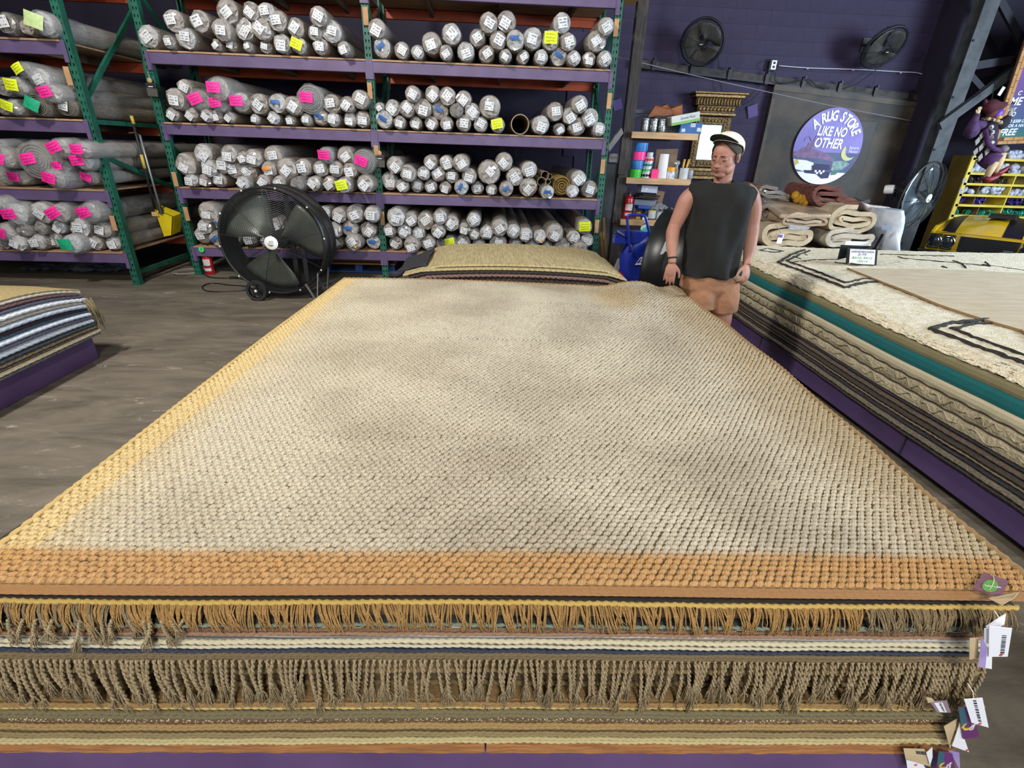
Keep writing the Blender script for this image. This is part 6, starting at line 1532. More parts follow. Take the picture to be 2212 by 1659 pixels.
b = MB(); q = atY(1382, 512, HY + 0.08); b.box(q, (0.24, 0.14, 0.14)); b.build('tool_bin', BLUE, t, bevel=0.008)
b = MB(); b.bar((hc.x - 0.2, HY + 0.1, 0.02), (hc.x + 0.25, HY + 0.1, 0.02), 0.36, 0.04); b.bar((hc.x - 0.2, HY + 0.14, 0.0), (hc.x - 0.17, HY + 0.1, hc.z), 0.04, 0.04); b.build('base_frame', BLUE, t)
q = atY(1337, 500, HY + 0.06); tt = thing('shears', q, 'steel shears with black grips hooked over the blue trolley bin', 'shears')
b = MB(); b.bar(q + Vector((-0.02, 0, 0.01)), q + Vector((0.07, 0, -0.04)), 0.008, 0.014); b.bar(q + Vector((-0.02, 0.004, 0.0)), q + Vector((0.07, 0.004, -0.046)), 0.008, 0.012); b.build('blades', mat('bright_steel', 'c8ccd0', 0.25, 0.8), tt)
for dz in (0.012, -0.02):
    b = MB(); b.torus(q + Vector((-0.045, 0, dz + 0.014)), 0.018, 0.006, (0, 1, 0), 14, 5); b.build('grip', BLKM, tt, smooth=True)
q = atY(1393, 494, HY + 0.09); tt = thing('spray_bottle', q, 'white and teal spray bottle in the blue trolley bin', 'bottle')
b = MB(); b.lathe([(0.05, -0.07), (0.052, 0.02), (0.03, 0.06), (0.016, 0.08), (0.016, 0.1)], q, (0, 0, 1), 16); b.build('body', mat('bottle_teal_white', 'cdd8dc', 0.4, c2='2f9a94', scale=10, lo=0.5, hi=0.55), tt, auto=40)
b = MB(); b.box(q + Vector((-0.015, 0, 0.115)), (0.06, 0.025, 0.03)); b.build('trigger_head', WHT, tt, bevel=0.004)
# second drum fan, seen obliquely
dc = Vector((2.04, 5.28, 0.60)); ax = Vector((0.80, -0.60, 0)).normalized()
t = thing('drum_fan', (dc.x, dc.y, 0), 'big black drum fan turned sideways, partly hidden behind the man', 'fan')
R2 = 0.575
b = MB(); b.lathe([(R2 - 0.012, 0.0), (R2 - 0.012, 0.42), (R2, 0.42), (R2 + 0.012, 0.41), (R2, 0.39), (R2, 0.22), (R2 + 0.006, 0.21), (R2, 0.20), (R2, 0.03), (R2 + 0.012, 0.012), (R2, 0.0), (R2 - 0.012, 0.0)], dc - ax * 0.21, ax, 64); b.f = b.f[:-2]; b.mi = b.mi[:len(b.f)]
b.build('drum', BLK, t, auto=40)
b = MB(); cage(b, dc + ax * 0.21, basis(ax), R2 - 0.015, 0.0, 18, 8, 0.002, 0.07, 0.02, 40); b.build('front_grille', BLKM, t)
b = MB(); cage(b, dc - ax * 0.21, basis(-ax), R2 - 0.015, 0.0, 18, 8, 0.002, 0.07, 0.02, 40); b.build('rear_grille', BLKM, t)
b = MB(); blades(b, dc, basis(ax), R2 - 0.04, 3, 0.6, 0.15, 0.5); o = b.build('blade', BLADE, t, smooth=True)
b = MB(); b.lathe([(0.09, -0.15), (0.1, 0.02)], dc, ax, 20); b.build('motor', BLK, t, auto=40)
d_ = Vector((ax.y, -ax.x, 0))
for k in (-0.19, 0.19):
    b = MB(); b.bar(dc + ax * k + d_ * 0.3 + Vector((0, 0, -0.45)), (dc.x + ax.x * k + d_.x * 0.34, dc.y + ax.y * k + d_.y * 0.34, 0.01), 0.03, 0.03); b.bar(dc + ax * k - d_ * 0.3 + Vector((0, 0, -0.45)), (dc.x + ax.x * k - d_.x * 0.34, dc.y + ax.y * k - d_.y * 0.34, 0.01), 0.03, 0.03); b.build('leg', LEG, t)
a_ = atY(1437, 537, 4.86); b = MB(); b.box(a_, (0.05, 0.004, 0.13), (0, 0.25, -0.35)); o = b.build('side_sticker', STICK, t); o['label'] = 'white printed sticker'
# ================================================================== right side: folded rugs, sign, pedestal fan, beads shelf, car, puppet, poster
# ---- low base the folded rugs lie on
tag(MB().box((3.85, 6.15, 0.385), (2.0, 1.2, 0.77)).build('low_rug_stack', mat('dark_stack_side', '5c5040', 0.9, c2='3a332a', scale=20, stretch=(1, 1, 12)), bevel=0.02), 'low stack of dark rugs under the folded rugs behind the shag rug', 'rug stack')
FB = 0.66
def folded(px0, px1, py0, py1, Y, depth, turns, m, label, th=None, tilt=0.0, seed=0, edge=None):
    """a flattened coil of thick cloth seen end-on, pushed back in depth"""
    A, B_ = atY(px0, py1, Y), atY(px1, py0, Y); w_, h = B_.x - A.x, B_.z - A.z; c = (A + B_) / 2
    th = th or h / (2 * turns + 0.8) * 0.80
    p = h / (2 * turns + 0.6); rr = random.Random(seed); P = []
    n = 26
    for q in range(int(turns * n) + 1):
        u = q / n; k = u * p; W, Hh = w_ / 2 - th / 2 - k * 0.85, h / 2 - th / 2 - k
        a = 2 * math.pi * (u % 1.0) + math.pi * 0.5
        ca, sa = math.cos(a), math.sin(a); ex = 0.32
        x = W * math.copysign(abs(ca) ** 0.5, ca); z = max(Hh, th * 0.3) * math.copysign(abs(sa) ** 0.85, sa)
        wob = 0.010 * math.sin(3.1 * x / w_ * 4 + seed + u) 
        P.append(Vector((x + rr.uniform(-.003, .003), 0, z + wob)))
    b = MB(); Nn = len(P); nd = 6
    R_ = Euler((0, -tilt, 0)).to_matrix()
    vs = []
    for j in range(nd + 1):
        y = depth * j / nd; s_ = 1 + 0.03 * math.sin(j * 1.4 + seed); jit = 0.012 * math.sin(j * 2.2 + seed)
        for i in range(Nn):
            t_ = (P[min(i + 1, Nn - 1)] - P[max(i - 1, 0)]).normalized(); nn = Vector((-t_.z, 0, t_.x)); yy = y + (0.014 * math.sin(i * 0.35 + seed) if j == 0 else 0)
            for sgn in (1, -1):
                v = (P[i] + nn * (sgn * th / 2)) * s_; v.y = yy; v.z += jit; vs.append(c + R_ @ v)
    fs = []; S = Nn * 2
    for j in range(nd):
        for i in range(Nn - 1):
            a0 = j * S + i * 2; a1 = a0 + 2; b0 = a0 + S; b1 = a1 + S
            fs += [(a0, a1, b1, b0), (a0 + 1, b0 + 1, b1 + 1, a1 + 1)]
            if j == 0: fs.append((a0, a0 + 1, a1 + 1, a1))
    for j in range(nd):
        for i in (0, Nn - 1):
            a0 = j * S + i * 2; fs.append((a0, a0 + S, a0 + S + 1, a0 + 1))
    b.add(vs, fs)
    t = thing('folded_rug', c, label, 'rug', 'folded rugs behind the right stack')
    b.build('folded_cloth', m, t, auto=55)
    return t, c, w_, h
def F6(x, y): return 1620 + x / 6.506, 390 + y / 6.506
def fr(x0, y0, x1, y1, *a, **k):
    p0, p1 = F6(x0, y0), F6(x1, y1); return folded(p0[0], p1[0], p0[1], p1[1], *a, **k)
W1 = mat('natural_wool_backing', 'b8a88c', 0.9, c2='a2937a', scale=9, bump=0.5, bscale=90)
W2 = mat('pale_grey_wool', 'b5ac9c', 0.9, c2='9c9383', scale=9, bump=0.5, bscale=90)
W3 = mat('bagged_beige_wool', 'a8937a', 0.45, c2='917d66', scale=6, bump=0.3, bscale=60, coat=0.5)
W4 = mat('dark_bagged_wool', '75695e', 0.4, c2='5f554c', scale=6, bump=0.4, bscale=40, coat=0.6)
RED_ = mat('rust_red_rug', '7c3f33', 0.9, c2='3f2f28', scale=7, stretch=(1, 3, 9), bump=0.5)
fr(110, 610, 1000, 968, 5.46, 0.75, 1.7, W1, 'natural beige rug folded thick with a small tag, front left of the pile', tilt=0.02, seed=1)
tt = fr(1000, 690, 1850, 975, 5.46, 0.7, 1.5, W2, 'pale grey folded rug behind the sign holder, front right of the pile', seed=2)
fr(1030, 360, 1885, 770, 5.50, 1.05, 2.4, W1, 'beige rug folded in many layers, upper right of the pile', tilt=-0.06, seed=3)
fr(420, 450, 1165, 655, 5.44, 0.75, 1.9, W3, 'plastic-bagged beige folded rug with coiled end, upper left of the pile', tilt=-0.02, seed=4)
fr(60, 310, 560, 600, 5.75, 0.6, 1.4, W4, 'dim bagged folded rug at the far left behind the arm of the man', seed=5)
fr(90, 92, 640, 270, 6.0, 0.5, 1.3, W4, 'dark plastic-bagged rug lying topmost at the left of the pile', seed=6, tilt=-0.12)
fr(800, 130, 1640, 440, 5.78, 0.6, 2.0, RED_, 'rust red and brown patterned rug folded on top of the pile', tilt=-0.2, seed=7)
fr(1400, 300, 1930, 520, 5.95, 0.5, 1.5, mat('charcoal_cloth', '3d3a3c', 0.85), 'charcoal folded rug at the back right of the pile', seed=8)
# sloping top of the bagged beige rug
b = MB(); q = [atY(*F6(a, c), Y) for a, c, Y in ((430, 470, 5.43), (1150, 470, 5.43), (1040, 400, 5.8), (820, 330, 6.1), (300, 255, 6.1), (190, 290, 5.9))]
ctr = sum(q, Vector()) / 6
tag(b.prism(q, (0, 0, -0.05)).build('plastic_bag', W3, bevel=0.02, seg=3), 'sloping plastic-covered top of a beige rug, left in the folded pile', 'rug')
FILM2 = mat('cloudy_film', 'c2c4c8', 0.2, alpha=0.4, bump=0.9, bscale=16)
b = MB(); q = [atY(*F6(a, c), 5.41) for a, c in ((560, 620), (850, 660), (820, 690), (560, 690))]; b.prism(q, (0, 0.03, 0)); tag(b.build('plastic_wrap', FILM2), 'white plastic flap hanging below the bagged beige rug', 'plastic wrap')
p = atY(*F6(425, 820), 5.42); t = thing('hang_tag', p, 'white and purple price tag on the front left folded rug', 'tag')
b = MB(); b.box(p, (0.055, 0.004, 0.10), (0, 0.1, 0)); b.build('card', WHT, t); b = MB(); b.box(p + Vector((-0.005, -0.003, 0.03)), (0.045, 0.002, 0.03), (0, 0.1, 0)); b.build('purple_print', mat('tag_purple', '6a4a8c', 0.5), t)
b = MB(); b.tube([p + Vector((0, 0, 0.05)), p + Vector((-0.03, 0.02, 0.10)), p + Vector((-0.06, 0.06, 0.14))], 0.003, 4); b.build('string', STRG, t)
b = MB(); rr = random.Random(6)
for k in range(7): 
    q = atY(*F6(640 + 22 * k, 210 + 40 * abs(math.sin(k * 1.3)) + 8 * k), 5.95); b.ell(q, (0.045, 0.05, 0.05), None, 8, 6)
tag(b.build('yellow_cloth', mat('mustard_cloth', 'b88a1e', 0.9, c2='8f6a12', scale=14, bump=0.6), smooth=True), 'bunched mustard yellow cloth between the folded rugs, on top of the pile', 'cloth')
# tall white plastic bag
t = thing('wrapped_bundle', atY(*F6(1880, 980), 5.6), 'tall bundle in white printed plastic at the right end of the pile', 'bag')
def bagf(u, v):
    a = 2 * math.pi * u; A, B_ = atY(*F6(1790 - 30 * v, 980 - 590 * v), 5.75), atY(*F6(1960 + 110 * v, 1000 - 610 * v), 5.75)
    c = (A + B_) / 2; w_ = (B_.x - A.x) / 2 * (1.0 if v < 0.9 else 0.86); return (c.x + w_ * math.cos(a) * (1 + 0.05 * math.sin(9 * v + 5 * a)), c.y + 0.24 * math.sin(a) * (1 + 0.06 * math.sin(7 * v + 3 * a)), c.z)
b = MB(); b.grid(bagf, 28, 14, True); b.f.append(tuple(28 * 14 + k for k in range(28))); b.mi.append(0)
b.build('white_film', mat('white_poly', 'cfd8e6', 0.3, c2='b2bccb', scale=8, bump=0.7, bscale=18, coat=0.3), t, auto=60)
b = MB()
for k in range(4): b.box(atY(*F6(1925, 640 + 16 * k), 5.49), (0.12, 0.003, 0.008))
b.build('printed_lines', mat('grey_blue_print', '6a7590', 0.6), t)
b = MB(); q = [atY(*F6(a, c), 5.85) for a, c in ((1580, 300), (1700, 340), (1960, 370), (2040, 400), (1850, 560), (1640, 420))]; b.prism(q, (0, 0.12, 0)); b.build('taupe_wrap', mat('taupe_poly', '9c8f88', 0.35, c2='80746e', scale=9, bump=0.8, bscale=14), t, bevel=0.02)
# ---- sign holder on the shag rug
q = atZ(1866, 575, ZS + 0.015); Ys = q.y
t = thing('sign_holder', q, 'black tabletop sign holder with white card on the right stack', 'sign')
def sp_(a, c, dy=0.0): return atY(a, c, Ys + dy)
cs = [sp_(*F6(a, c)) for a, c in ((1385, 955), (1800, 970), (1780, 1195), (1362, 1165))]
b = MB(); b.prism(cs, (0, 0.02, 0)); b.build('front_frame', mat('black_acrylic', '141518', 0.3), t, bevel=0.003)
ci = [sp_(*F6(a, c), -0.006) for a, c in ((1412, 962), (1765, 976), (1748, 1182), (1396, 1160))]
b = MB(); b.prism(ci, (0, 0.004, 0)); card = b.build('card', mat('sign_card', 'e8eaea', 0.5), t)
c0 = (ci[0] + ci[1] + ci[2] + ci[3]) / 4; xd = ci[1] - ci[0]; Wd = xd.length
for txt, py, sz, m in (('HANDWOVEN', 1000, 0.028, mat('indigo_print', '2c2a6c', 0.6)), ('JUTE', 1036, 0.026, mat('indigo_print', '2c2a6c', 0.6)), ('8X10, 9X12', 1086, 0.030, mat('green_print', '4c8a5c', 0.6)), ('10X14', 1134, 0.028, mat('green_print', '4c8a5c', 0.6))):
    b = MB(); vs_, _ = text_shape(txt, 1.0, 0, 0.012); wd = max(v.x for v in vs_) - min(v.x for v in vs_)
    s_ = {'HANDWOVEN': 0.90, 'JUTE': 0.34, '8X10, 9X12': 0.80, '10X14': 0.42}[txt] * Wd / wd
    o_ = sp_(*F6(1580 - (py - 1080) * 0.10, py + 4), -0.009); text_on(b, txt, 1.0, frame(o_, xd, (0, 0, 1)) @ Matrix.Diagonal((s_, min(s_, sz * 0.95), 1, 1)), 0, 0.012); b.build('lettering', m, card)
b = MB(); bk = [sp_(*F6(a, c), 0.20) for a, c in ((1330, 905), (1720, 925), (1735, 960))]
P4 = [sp_(*F6(1290, 905), 0.10), sp_(*F6(1720, 925), 0.10), sp_(*F6(1700, 1000), 0.10), sp_(*F6(1238, 1115), 0.10)]
b.prism(P4, (0, 0.015, 0)); b.build('rear_leg', mat('black_acrylic', '141518', 0.3), t, bevel=0.003)
b = MB(); b.bar((cs[3] + cs[2]) / 2 + Vector((0, 0.01, 0.006)), (P4[3] + P4[2]) / 2 + Vector((0, 0, 0.006)), (cs[2] - cs[3]).length * 0.8, 0.01); b.build('base_strip', mat('black_acrylic', '141518', 0.3), t)
b = MB(); b.prism([sp_(*F6(a, c), 0.125) for a, c in ((1350, 850), (1710, 862), (1700, 918), (1335, 905))], (0, 0.006, 0)); b.build('rear_card', mat('sign_card', 'e8eaea', 0.5), t)
b = MB(); b.bar(sp_(*F6(1755, 965), 0.03), sp_(*F6(1860, 770), 0.16), 0.02, 0.03); b.build('clip_arm', mat('black_acrylic', '141518', 0.3), t)
# ---- pedestal fan
PF = 6.5; pc = atY(1985, 424, PF); ax = Vector((0.42, -0.90, -0.12)).normalized(); B = basis(ax); RP = 0.40
t = thing('pedestal_fan', (pc.x - 0.14, PF + 0.16, 0), 'large black pedestal fan with wire cage beside the folded rugs', 'fan')
b = MB(); cage(b, pc, B, RP, 0.06, 22, 14, 0.0016, 0.05, 0.05, 44); cage(b, pc, B, RP, -0.07, 16, 12, 0.0016, 0.05, -0.05, 36); b.build('cage', BLKM, t)
b = MB(); b.torus(pc, RP + 0.004, 0.012, ax, 52, 6); b.build('rim', BLKM, t, smooth=True)
b = MB(); blades(b, pc, B, RP - 0.04, 3, 0.48, 0.10, 0.9, 0.06); o = b.build('blade', mat('polished_blade', '8fa0ac', 0.25, 0.85), t, smooth=True); md = o.modifiers.new('thick', 'SOLIDIFY'); md.thickness = 0.003
b = MB(); b.lathe([(0.05, 0), (0.05, 0.012), (0, 0.014)], pc + ax * 0.112, ax, 24); hb = b.build('hub_badge', WHT, t, auto=40)
b = MB(); P = [frame(pc + ax * 0.13, B @ Vector((1, 0, 0)), (0, 0, 1)) @ Vector((0.026 * math.cos(3.3 + 2.3 * k / 10), 0.026 * math.sin(3.3 + 2.3 * k / 10), 0)) for k in range(11)]; b.tube(P, 0.004, 4); b.build('emblem', mat('bronze_print', '8a7d55', 0.5), hb)
b = MB(); mq = pc - ax * 0.10; b.lathe([(0.07, 0), (0.09, 0.04), (0.085, 0.17), (0.05, 0.2)], mq, -ax, 24); b.build('motor', BLK, t, auto=40)
b = MB(); bx_, pz = pc.x - 0.17, pc.z; b.tube([mq - ax * 0.08, (mq.x - ax.x * 0.08, mq.y - ax.y * 0.08, pz - 0.42), (mq.x - ax.x * 0.08, mq.y - ax.y * 0.08, 0.05)], [0.026, 0.026, 0.03], 12); b.build('pole', BLK, t)
b = MB(); b.lathe([(0.28, 0.0), (0.29, 0.02), (0.27, 0.04), (0.05, 0.07)], (mq.x - ax.x * 0.08, mq.y - ax.y * 0.08, 0.0), (0, 0, 1), 32); b.build('base', BLK, t, auto=40)
q = atY(1921, 409, PF + 0.1); b = MB(); b.lathe([(0.05, -0.05), (0.055, -0.03), (0.055, 0.03), (0.05, 0.05)], q, (0.7, -0.7, 0.1), 20); b.build('control_knob', WHT, t, auto=40)
b = MB(); b.tube([q, mq - ax * 0.05], 0.02, 8); b.build('knob_arm', BLKM, t)
# ---- yellow bead shelves
YM = mat('yellow_shelf_paint', 'd6c24a', 0.55, c2='c4ae3a', scale=4); YD = mat('ochre_plywood', '6d5b1c', 0.7, c2='5d4d16', scale=3)
YS = 8.6
x0 = atY(2074, 410, YS).x; XSH0 = x0; yb = min(9.3, atX(2062, 338, x0).y); x1 = x0 + 2.2
ztop = atY(2104, 336, YS).z
zs_ = [atY(2196, yy, YS).z for yy in (344, 376, 399, 423, 445, 468)]
zs_ = sorted(zs_)
t = thing('bead_shelf', ((x0 + x1) / 2, YS, 0), 'tall yellow wooden shelving full of bagged beads behind the yellow car', 'shelf')
b = MB(); b.box((x0 - 0.012, (YS + yb) / 2, ztop / 2), (0.024, yb - YS, ztop)); b.build('side_panel', YD, t)
b = MB(); b.box((x0 + 0.01, YS - 0.012, ztop / 2), (0.07, 0.024, ztop)); b.build('face_stile', YM, t)
b = MB(); b.box(((x0 + x1) / 2, yb, ztop / 2), (x1 - x0, 0.02, ztop)); b.build('back_panel', YD, t)
low = [zs_[0] - 0.2 * k for k in (3, 2, 1)]
for z in low + zs_:
    if z < 0.05: continue
    b = MB(); b.box(((x0 + x1) / 2, (YS + min(yb, YS + 0.55)) / 2, z - 0.012), (x1 - x0, min(yb, YS + 0.55) - YS, 0.022)); b.box(((x0 + x1) / 2, YS - 0.014, z - 0.014), (x1 - x0, 0.02, 0.036)); b.build('shelf_board', YM, t)
xd_ = atY(2172, 432, YS).x
for xx in (xd_, xd_ + 0.88):
    b = MB(); b.box((xx, YS + 0.24, zs_[4] / 2), (0.022, 0.5, zs_[4])); b.build('divider', YM, t)
for xx, za, zb in ((x0 + 0.36, zs_[2], zs_[3]), (x0 + 0.36, zs_[1], zs_[2]), (x0 + 0.55, zs_[1], zs_[2]), (x0 + 0.36, zs_[3], zs_[4]), (x0 + 0.5, zs_[0], zs_[1])):
    b = MB(); b.box((xx, YS + 0.26, (za + zb) / 2 - 0.012), (0.014, 0.44, zb - za - 0.03)); b.build('inner_divider', mat('brown_divider', '6d5a3c', 0.7), t)
def beads(xa, xb, z, h, m, label, n, kind='bag'):
    b = MB(); rr = random.Random(int(xa * 100) + n)
    for k in range(n):
        x = xa + (xb - xa) * rr.random(); zz = z + rr.uniform(0.02, max(0.03, h)); y = YS + rr.uniform(0.03, 0.2)
        if kind == 'coil': b.torus((x, y, zz), 0.035, 0.014, (rr.uniform(-1, 1), rr.uniform(-1, 1), rr.uniform(-.4, .4)), 12, 5)
        else: b.ell((x, y, zz), (rr.uniform(.03, .06), 0.05, rr.uniform(.025, .045)), (rr.uniform(0, 3), rr.uniform(0, 3), 0), 7, 5)
    o = b.build('bead_bags', m); tag(o, label, 'beads', kind='stuff')
WB = mat('white_bead_bag', 'ccd2e2', 0.3, c2='9aa3ba', scale=30, bump=0.5); BB = mat('black_beads', '22201f', 0.35, c2='3a3430', scale=30); PB = mat('violet_beads', '3d2c86', 0.3, c2='2a1f60', scale=30); GB = mat('green_beads', '15937a', 0.3, c2='0c6a58', scale=30)
beads(x0 + 0.06, x0 + 0.34, zs_[4], 0.15, WB, 'white bead bags in the upper left compartment of the yellow shelves', 22); beads(x0 + 0.5, x0 + 1.1, zs_[4], 0.12, WB, 'white bead bags in the upper right compartment of the yellow shelves', 26)
beads(x0 + 0.06, x0 + 0.5, zs_[3], 0.1, BB, 'black beads in the second compartment of the yellow shelves', 24, 'coil'); beads(x0 + 0.55, xd_ - 0.05, zs_[3], 0.07, BB, 'dark beads right in the second compartment of the yellow shelves', 14, 'coil')
beads(x0 + 0.06, x0 + 0.32, zs_[2], 0.07, WB, 'small heap of white bead bags, left in the third compartment', 14); beads(x0 + 0.40, xd_ - 0.04, zs_[2], 0.11, WB, 'large heap of white bead bags, middle of the third compartment', 34); beads(xd_ + 0.08, xd_ + 0.6, zs_[2], 0.08, WB, 'white bead bags right of the divider in the third compartment', 24)
beads(x0 + 0.05, x0 + 0.24, zs_[1], 0.1, PB, 'violet beads far left in the fourth compartment', 14, 'coil'); beads(x0 + 0.39, x0 + 0.53, zs_[1], 0.1, PB, 'violet beads between the brown dividers in the fourth compartment', 14, 'coil'); beads(xd_ + 0.1, xd_ + 0.7, zs_[1], 0.09, PB, 'violet beads right of the divider in the fourth compartment', 30, 'coil')
beads(x0 + 0.04, x0 + 0.14, zs_[0], 0.07, GB, 'few green bead coils far left in the fifth compartment', 6, 'coil'); beads(x0 + 0.42, xd_ - 0.08, zs_[0], 0.04, GB, 'row of green bead coils, middle of the fifth compartment', 16, 'coil'); beads(xd_ + 0.04, xd_ + 0.8, zs_[0], 0.09, GB, 'green bead coils right of the divider in the fifth compartment', 46, 'coil')
beads(xd_ - 0.2, x1 - 1.2, zs_[5], 0.10, WB, 'white bead bags on the top board of the yellow shelves', 30)
for k, yy in enumerate((390, 412)):
    q = atY(2083 - 8 * k, yy, YS - 0.03); b = MB(); b.box(q, (0.05, 0.004, 0.07)); o = b.build('price_sticker', mat('price_white', 'c9cdd6', 0.6, c2='5a6080', scale=60), t); o['label'] = 'white price sticker'
# ---- yellow car, nose towards the camera
CYEL = mat('yellow_car_paint', 'd9b411', 0.25, c2='cda70c', scale=2, coat=0.8); CBLK = mat('black_car_trim', '0e0f14', 0.4); CHR = mat('chrome', 'c8ccd0', 0.12, 1.0)
PL, PR = atZ(2020, 520, 0.66), atZ(2235, 552, 0.62)
ex = (PR - PL); ex.z = 0; Wc = ex.length; ex.normalize(); ey = Vector((-ex.y, ex.x, 0))
if ey.y < 0: ey = -ey
O = Vector((PL.x, PL.y, 0)); t = thing('car', (O + PR) / 2 * 1.0, 'yellow car with black stripes and quad headlights parked behind the right stack', 'car')
SCL = Wc / 1.62
def cp(x, y, z): return O + ex * (x * SCL) + ey * (y * SCL) + Vector((0, 0, z))
zn = 0.66
def hood(u, v):
    x = -0.14 + 1.90 * u; e = abs(2 * u - 1)
    y = 1.8 * v + 0.04 * (2 * u - 1) ** 2; z = zn + 0.14 + 0.17 * (1 - (1 - v) ** 2.4) - 0.10 * e ** 6 + 0.035 * math.exp(-((u - 0.5) / 0.16) ** 2) * min(1, v * 4)
    return cp(x, y, z)
b = MB(); b.grid(hood, 30, 14); b.build('hood', CYEL, t, smooth=True)
for ua, ub in ((0.10, 0.22), (0.62, 0.78)):
    b = MB(); b.grid(lambda u, v: hood(ua + (ub - ua) * u - 0.04 * v, v) + Vector((0, 0, 0.004)), 6, 14); b.build('hood_stripe', CBLK, t, smooth=True)
b = MB(); b.box(cp(0.86, 1.05, zn + 0.37), (0.32, 0.34, 0.06), Matrix((ex, ey, Vector((0, 0, 1)))).transposed(), 0.85); b.build('hood_scoop', CBLK, t, bevel=0.01)
def face(u, v):    # front panel between hood lip and bumper
    x = -0.14 + 1.90 * u; z = zn - 0.16 + 0.30 * v; return cp(x, 0.02 - 0.02 * math.sin(math.pi * v) + 0.04 * (2 * u - 1) ** 2, z)
b = MB(); b.grid(face, 20, 4); b.build('nose_panel', CYEL, t, smooth=True)
for sx in (0, 1):
    b = MB(); x = -0.14 if sx == 0 else 1.76
    pr_ = [(0.04, 0.20), (0.04, 0.80), (0.3, 0.86), (1.8, 0.90), (1.8, 0.30), (1.15, 0.24), (1.12, 0.5), (0.9, 0.64), (0.6, 0.64), (0.38, 0.5), (0.34, 0.24)]
    b.prism([cp(x, y, z) for y, z in pr_], ex * (0.05 if sx == 0 else -0.05)); b.build('fender', CYEL, t, bevel=0.01)
    wcn = cp(x + (0.12 if sx == 0 else -0.12), 0.75, 0.32); w_ = MB(); w_.lathe([(0.19, -0.1), (0.30, -0.11), (0.325, -0.06), (0.325, 0.06), (0.30, 0.11), (0.19, 0.1)], wcn, ex, 32); wo = w_.build('wheel', mat('tyre_rubber', '1c1d1e'), t, auto=40)
    w_ = MB(); w_.lathe([(0.19, -0.09), (0.05, -0.05), (0.05, 0.05), (0.19, 0.09)], wcn, ex, 24); w_.build('wheel_rim', CHR, wo, auto=40)
b = MB(); b.prism([cp(0.40, -0.012, zn + 0.10), cp(1.36, -0.012, zn + 0.10), cp(1.34, -0.012, zn - 0.12), cp(0.42, -0.012, zn - 0.12)], ey * 0.03); gr = b.build('grille', CBLK, t)
b = MB()
for k in range(9): b.bar(cp(0.44, -0.018, zn - 0.10 + 0.024 * k), cp(1.32, -0.018, zn - 0.10 + 0.024 * k), 0.006, 0.006)
b.build('grille_bars', mat('dark_chrome', '2c2f36', 0.3, 0.8), gr)
b = MB(); b.box(cp(1.22, -0.024, zn - 0.04), (0.10, 0.006, 0.04), Matrix((ex, ey, Vector((0, 0, 1)))).transposed()); b.build('grille_badge', mat('dull_badge', '5a5e68', 0.4, 0.6), gr)
for x in (-0.01, 0.22, 1.50, 1.70):
    b = MB(); b.prism([cp(x - 0.105, -0.016, zn + 0.105), cp(x + 0.105, -0.016, zn + 0.105), cp(x + 0.105, -0.016, zn - 0.105), cp(x - 0.105, -0.016, zn - 0.105)], ey * 0.03); b.build('headlight_bezel', mat('bezel_dark', '3a3626', 0.4, 0.4), t, bevel=0.006)
    b = MB(); b.lathe([(0.088, 0), (0.088, 0.02), (0.08, 0.022), (0.075, 0.012)], cp(x, -0.016, zn), -ey, 28); b.f = b.f[:-1]; b.mi = b.mi[:len(b.f)]; ho = b.build('headlight', CHR, t, auto=40)
    b = MB(); b.ell(cp(x, -0.020, zn), (0.074, 0.02, 0.074), Matrix((ex, ey, Vector((0, 0, 1)))).transposed(), 20, 10); b.build('lens', mat('lamp_lens', '6b7078', 0.06, 0.6, c2='2d3036', scale=8), ho, smooth=True)
b = MB(); b.prism([cp(-0.20, -0.06, 0.50), cp(1.82, -0.06, 0.50), cp(1.76, -0.06, 0.36), cp(-0.12, -0.06, 0.36)], ey * 0.10); b.build('bumper', CHR, t, bevel=0.02, seg=3)
b = MB(); b.prism([cp(-0.26, -0.08, 0.535), cp(1.84, -0.08, 0.535), cp(1.84, -0.08, 0.505), cp(-0.24, -0.08, 0.505)], ey * 0.14); b.build('bumper_lip', CBLK, t, bevel=0.01)
b = MB(); b.prism([cp(-0.10, 0.02, 0.36), cp(1.72, 0.02, 0.36), cp(1.68, 0.02, 0.18), cp(-0.06, 0.02, 0.18)], ey * 0.05); b.build('valance', CBLK, t)
b = MB(); b.prism([cp(-0.08, 1.80, 0.30), cp(1.70, 1.80, 0.30), cp(1.66, 1.80, 0.86), cp(-0.04, 1.80, 0.86)], ey * 0.04); b.build('cowl_panel', CBLK, t)
# ---- puppet figure hanging from the truss
PY = 7.2
def pp_(a, c, dy=0.0): return atY(a, c, PY + dy)
t = thing('costume_puppet', pp_(2140, 330), 'seated costumed puppet with purple mask and red pointed shoes hung by the poster', 'puppet')
U = lambda s: s * 6.4 / 1071.0     # pixels -> metres at the puppet
VIO = mat('violet_velvet', '4a2458', 0.9, c2='32183e', scale=14); VD = mat('dark_velvet', '2a1c38', 0.9, c2='1e1428', scale=10); SKN = mat('puppet_cream', 'b8a27c', 0.7); MAR = mat('maroon_felt', '4a1424', 0.9, c2='350d18', scale=8); RSH = mat('crimson_shoe', '7c1228', 0.5, c2='5e0d1e', scale=6)
b = MB(); b.tube([pp_(2139, 262), pp_(2136, 285), pp_(2130, 315), pp_(2128, 340)], [U(11), U(17), U(17), U(15)], 14); b.build('torso', VD, t, smooth=True)
b = MB()
for k, (a, c) in enumerate(((2112, 305), (2122, 292), (2120, 318), (2108, 328), (2130, 305), (2133, 327), (2118, 340))):
    d = U(9); q = pp_(a, c, -0.13); b.prism([q + Vector((0, 0, d)), q + Vector((d * 0.62, 0, 0)), q + Vector((0, 0, -d)), q + Vector((-d * 0.62, 0, 0))], (0, 0.012, 0))
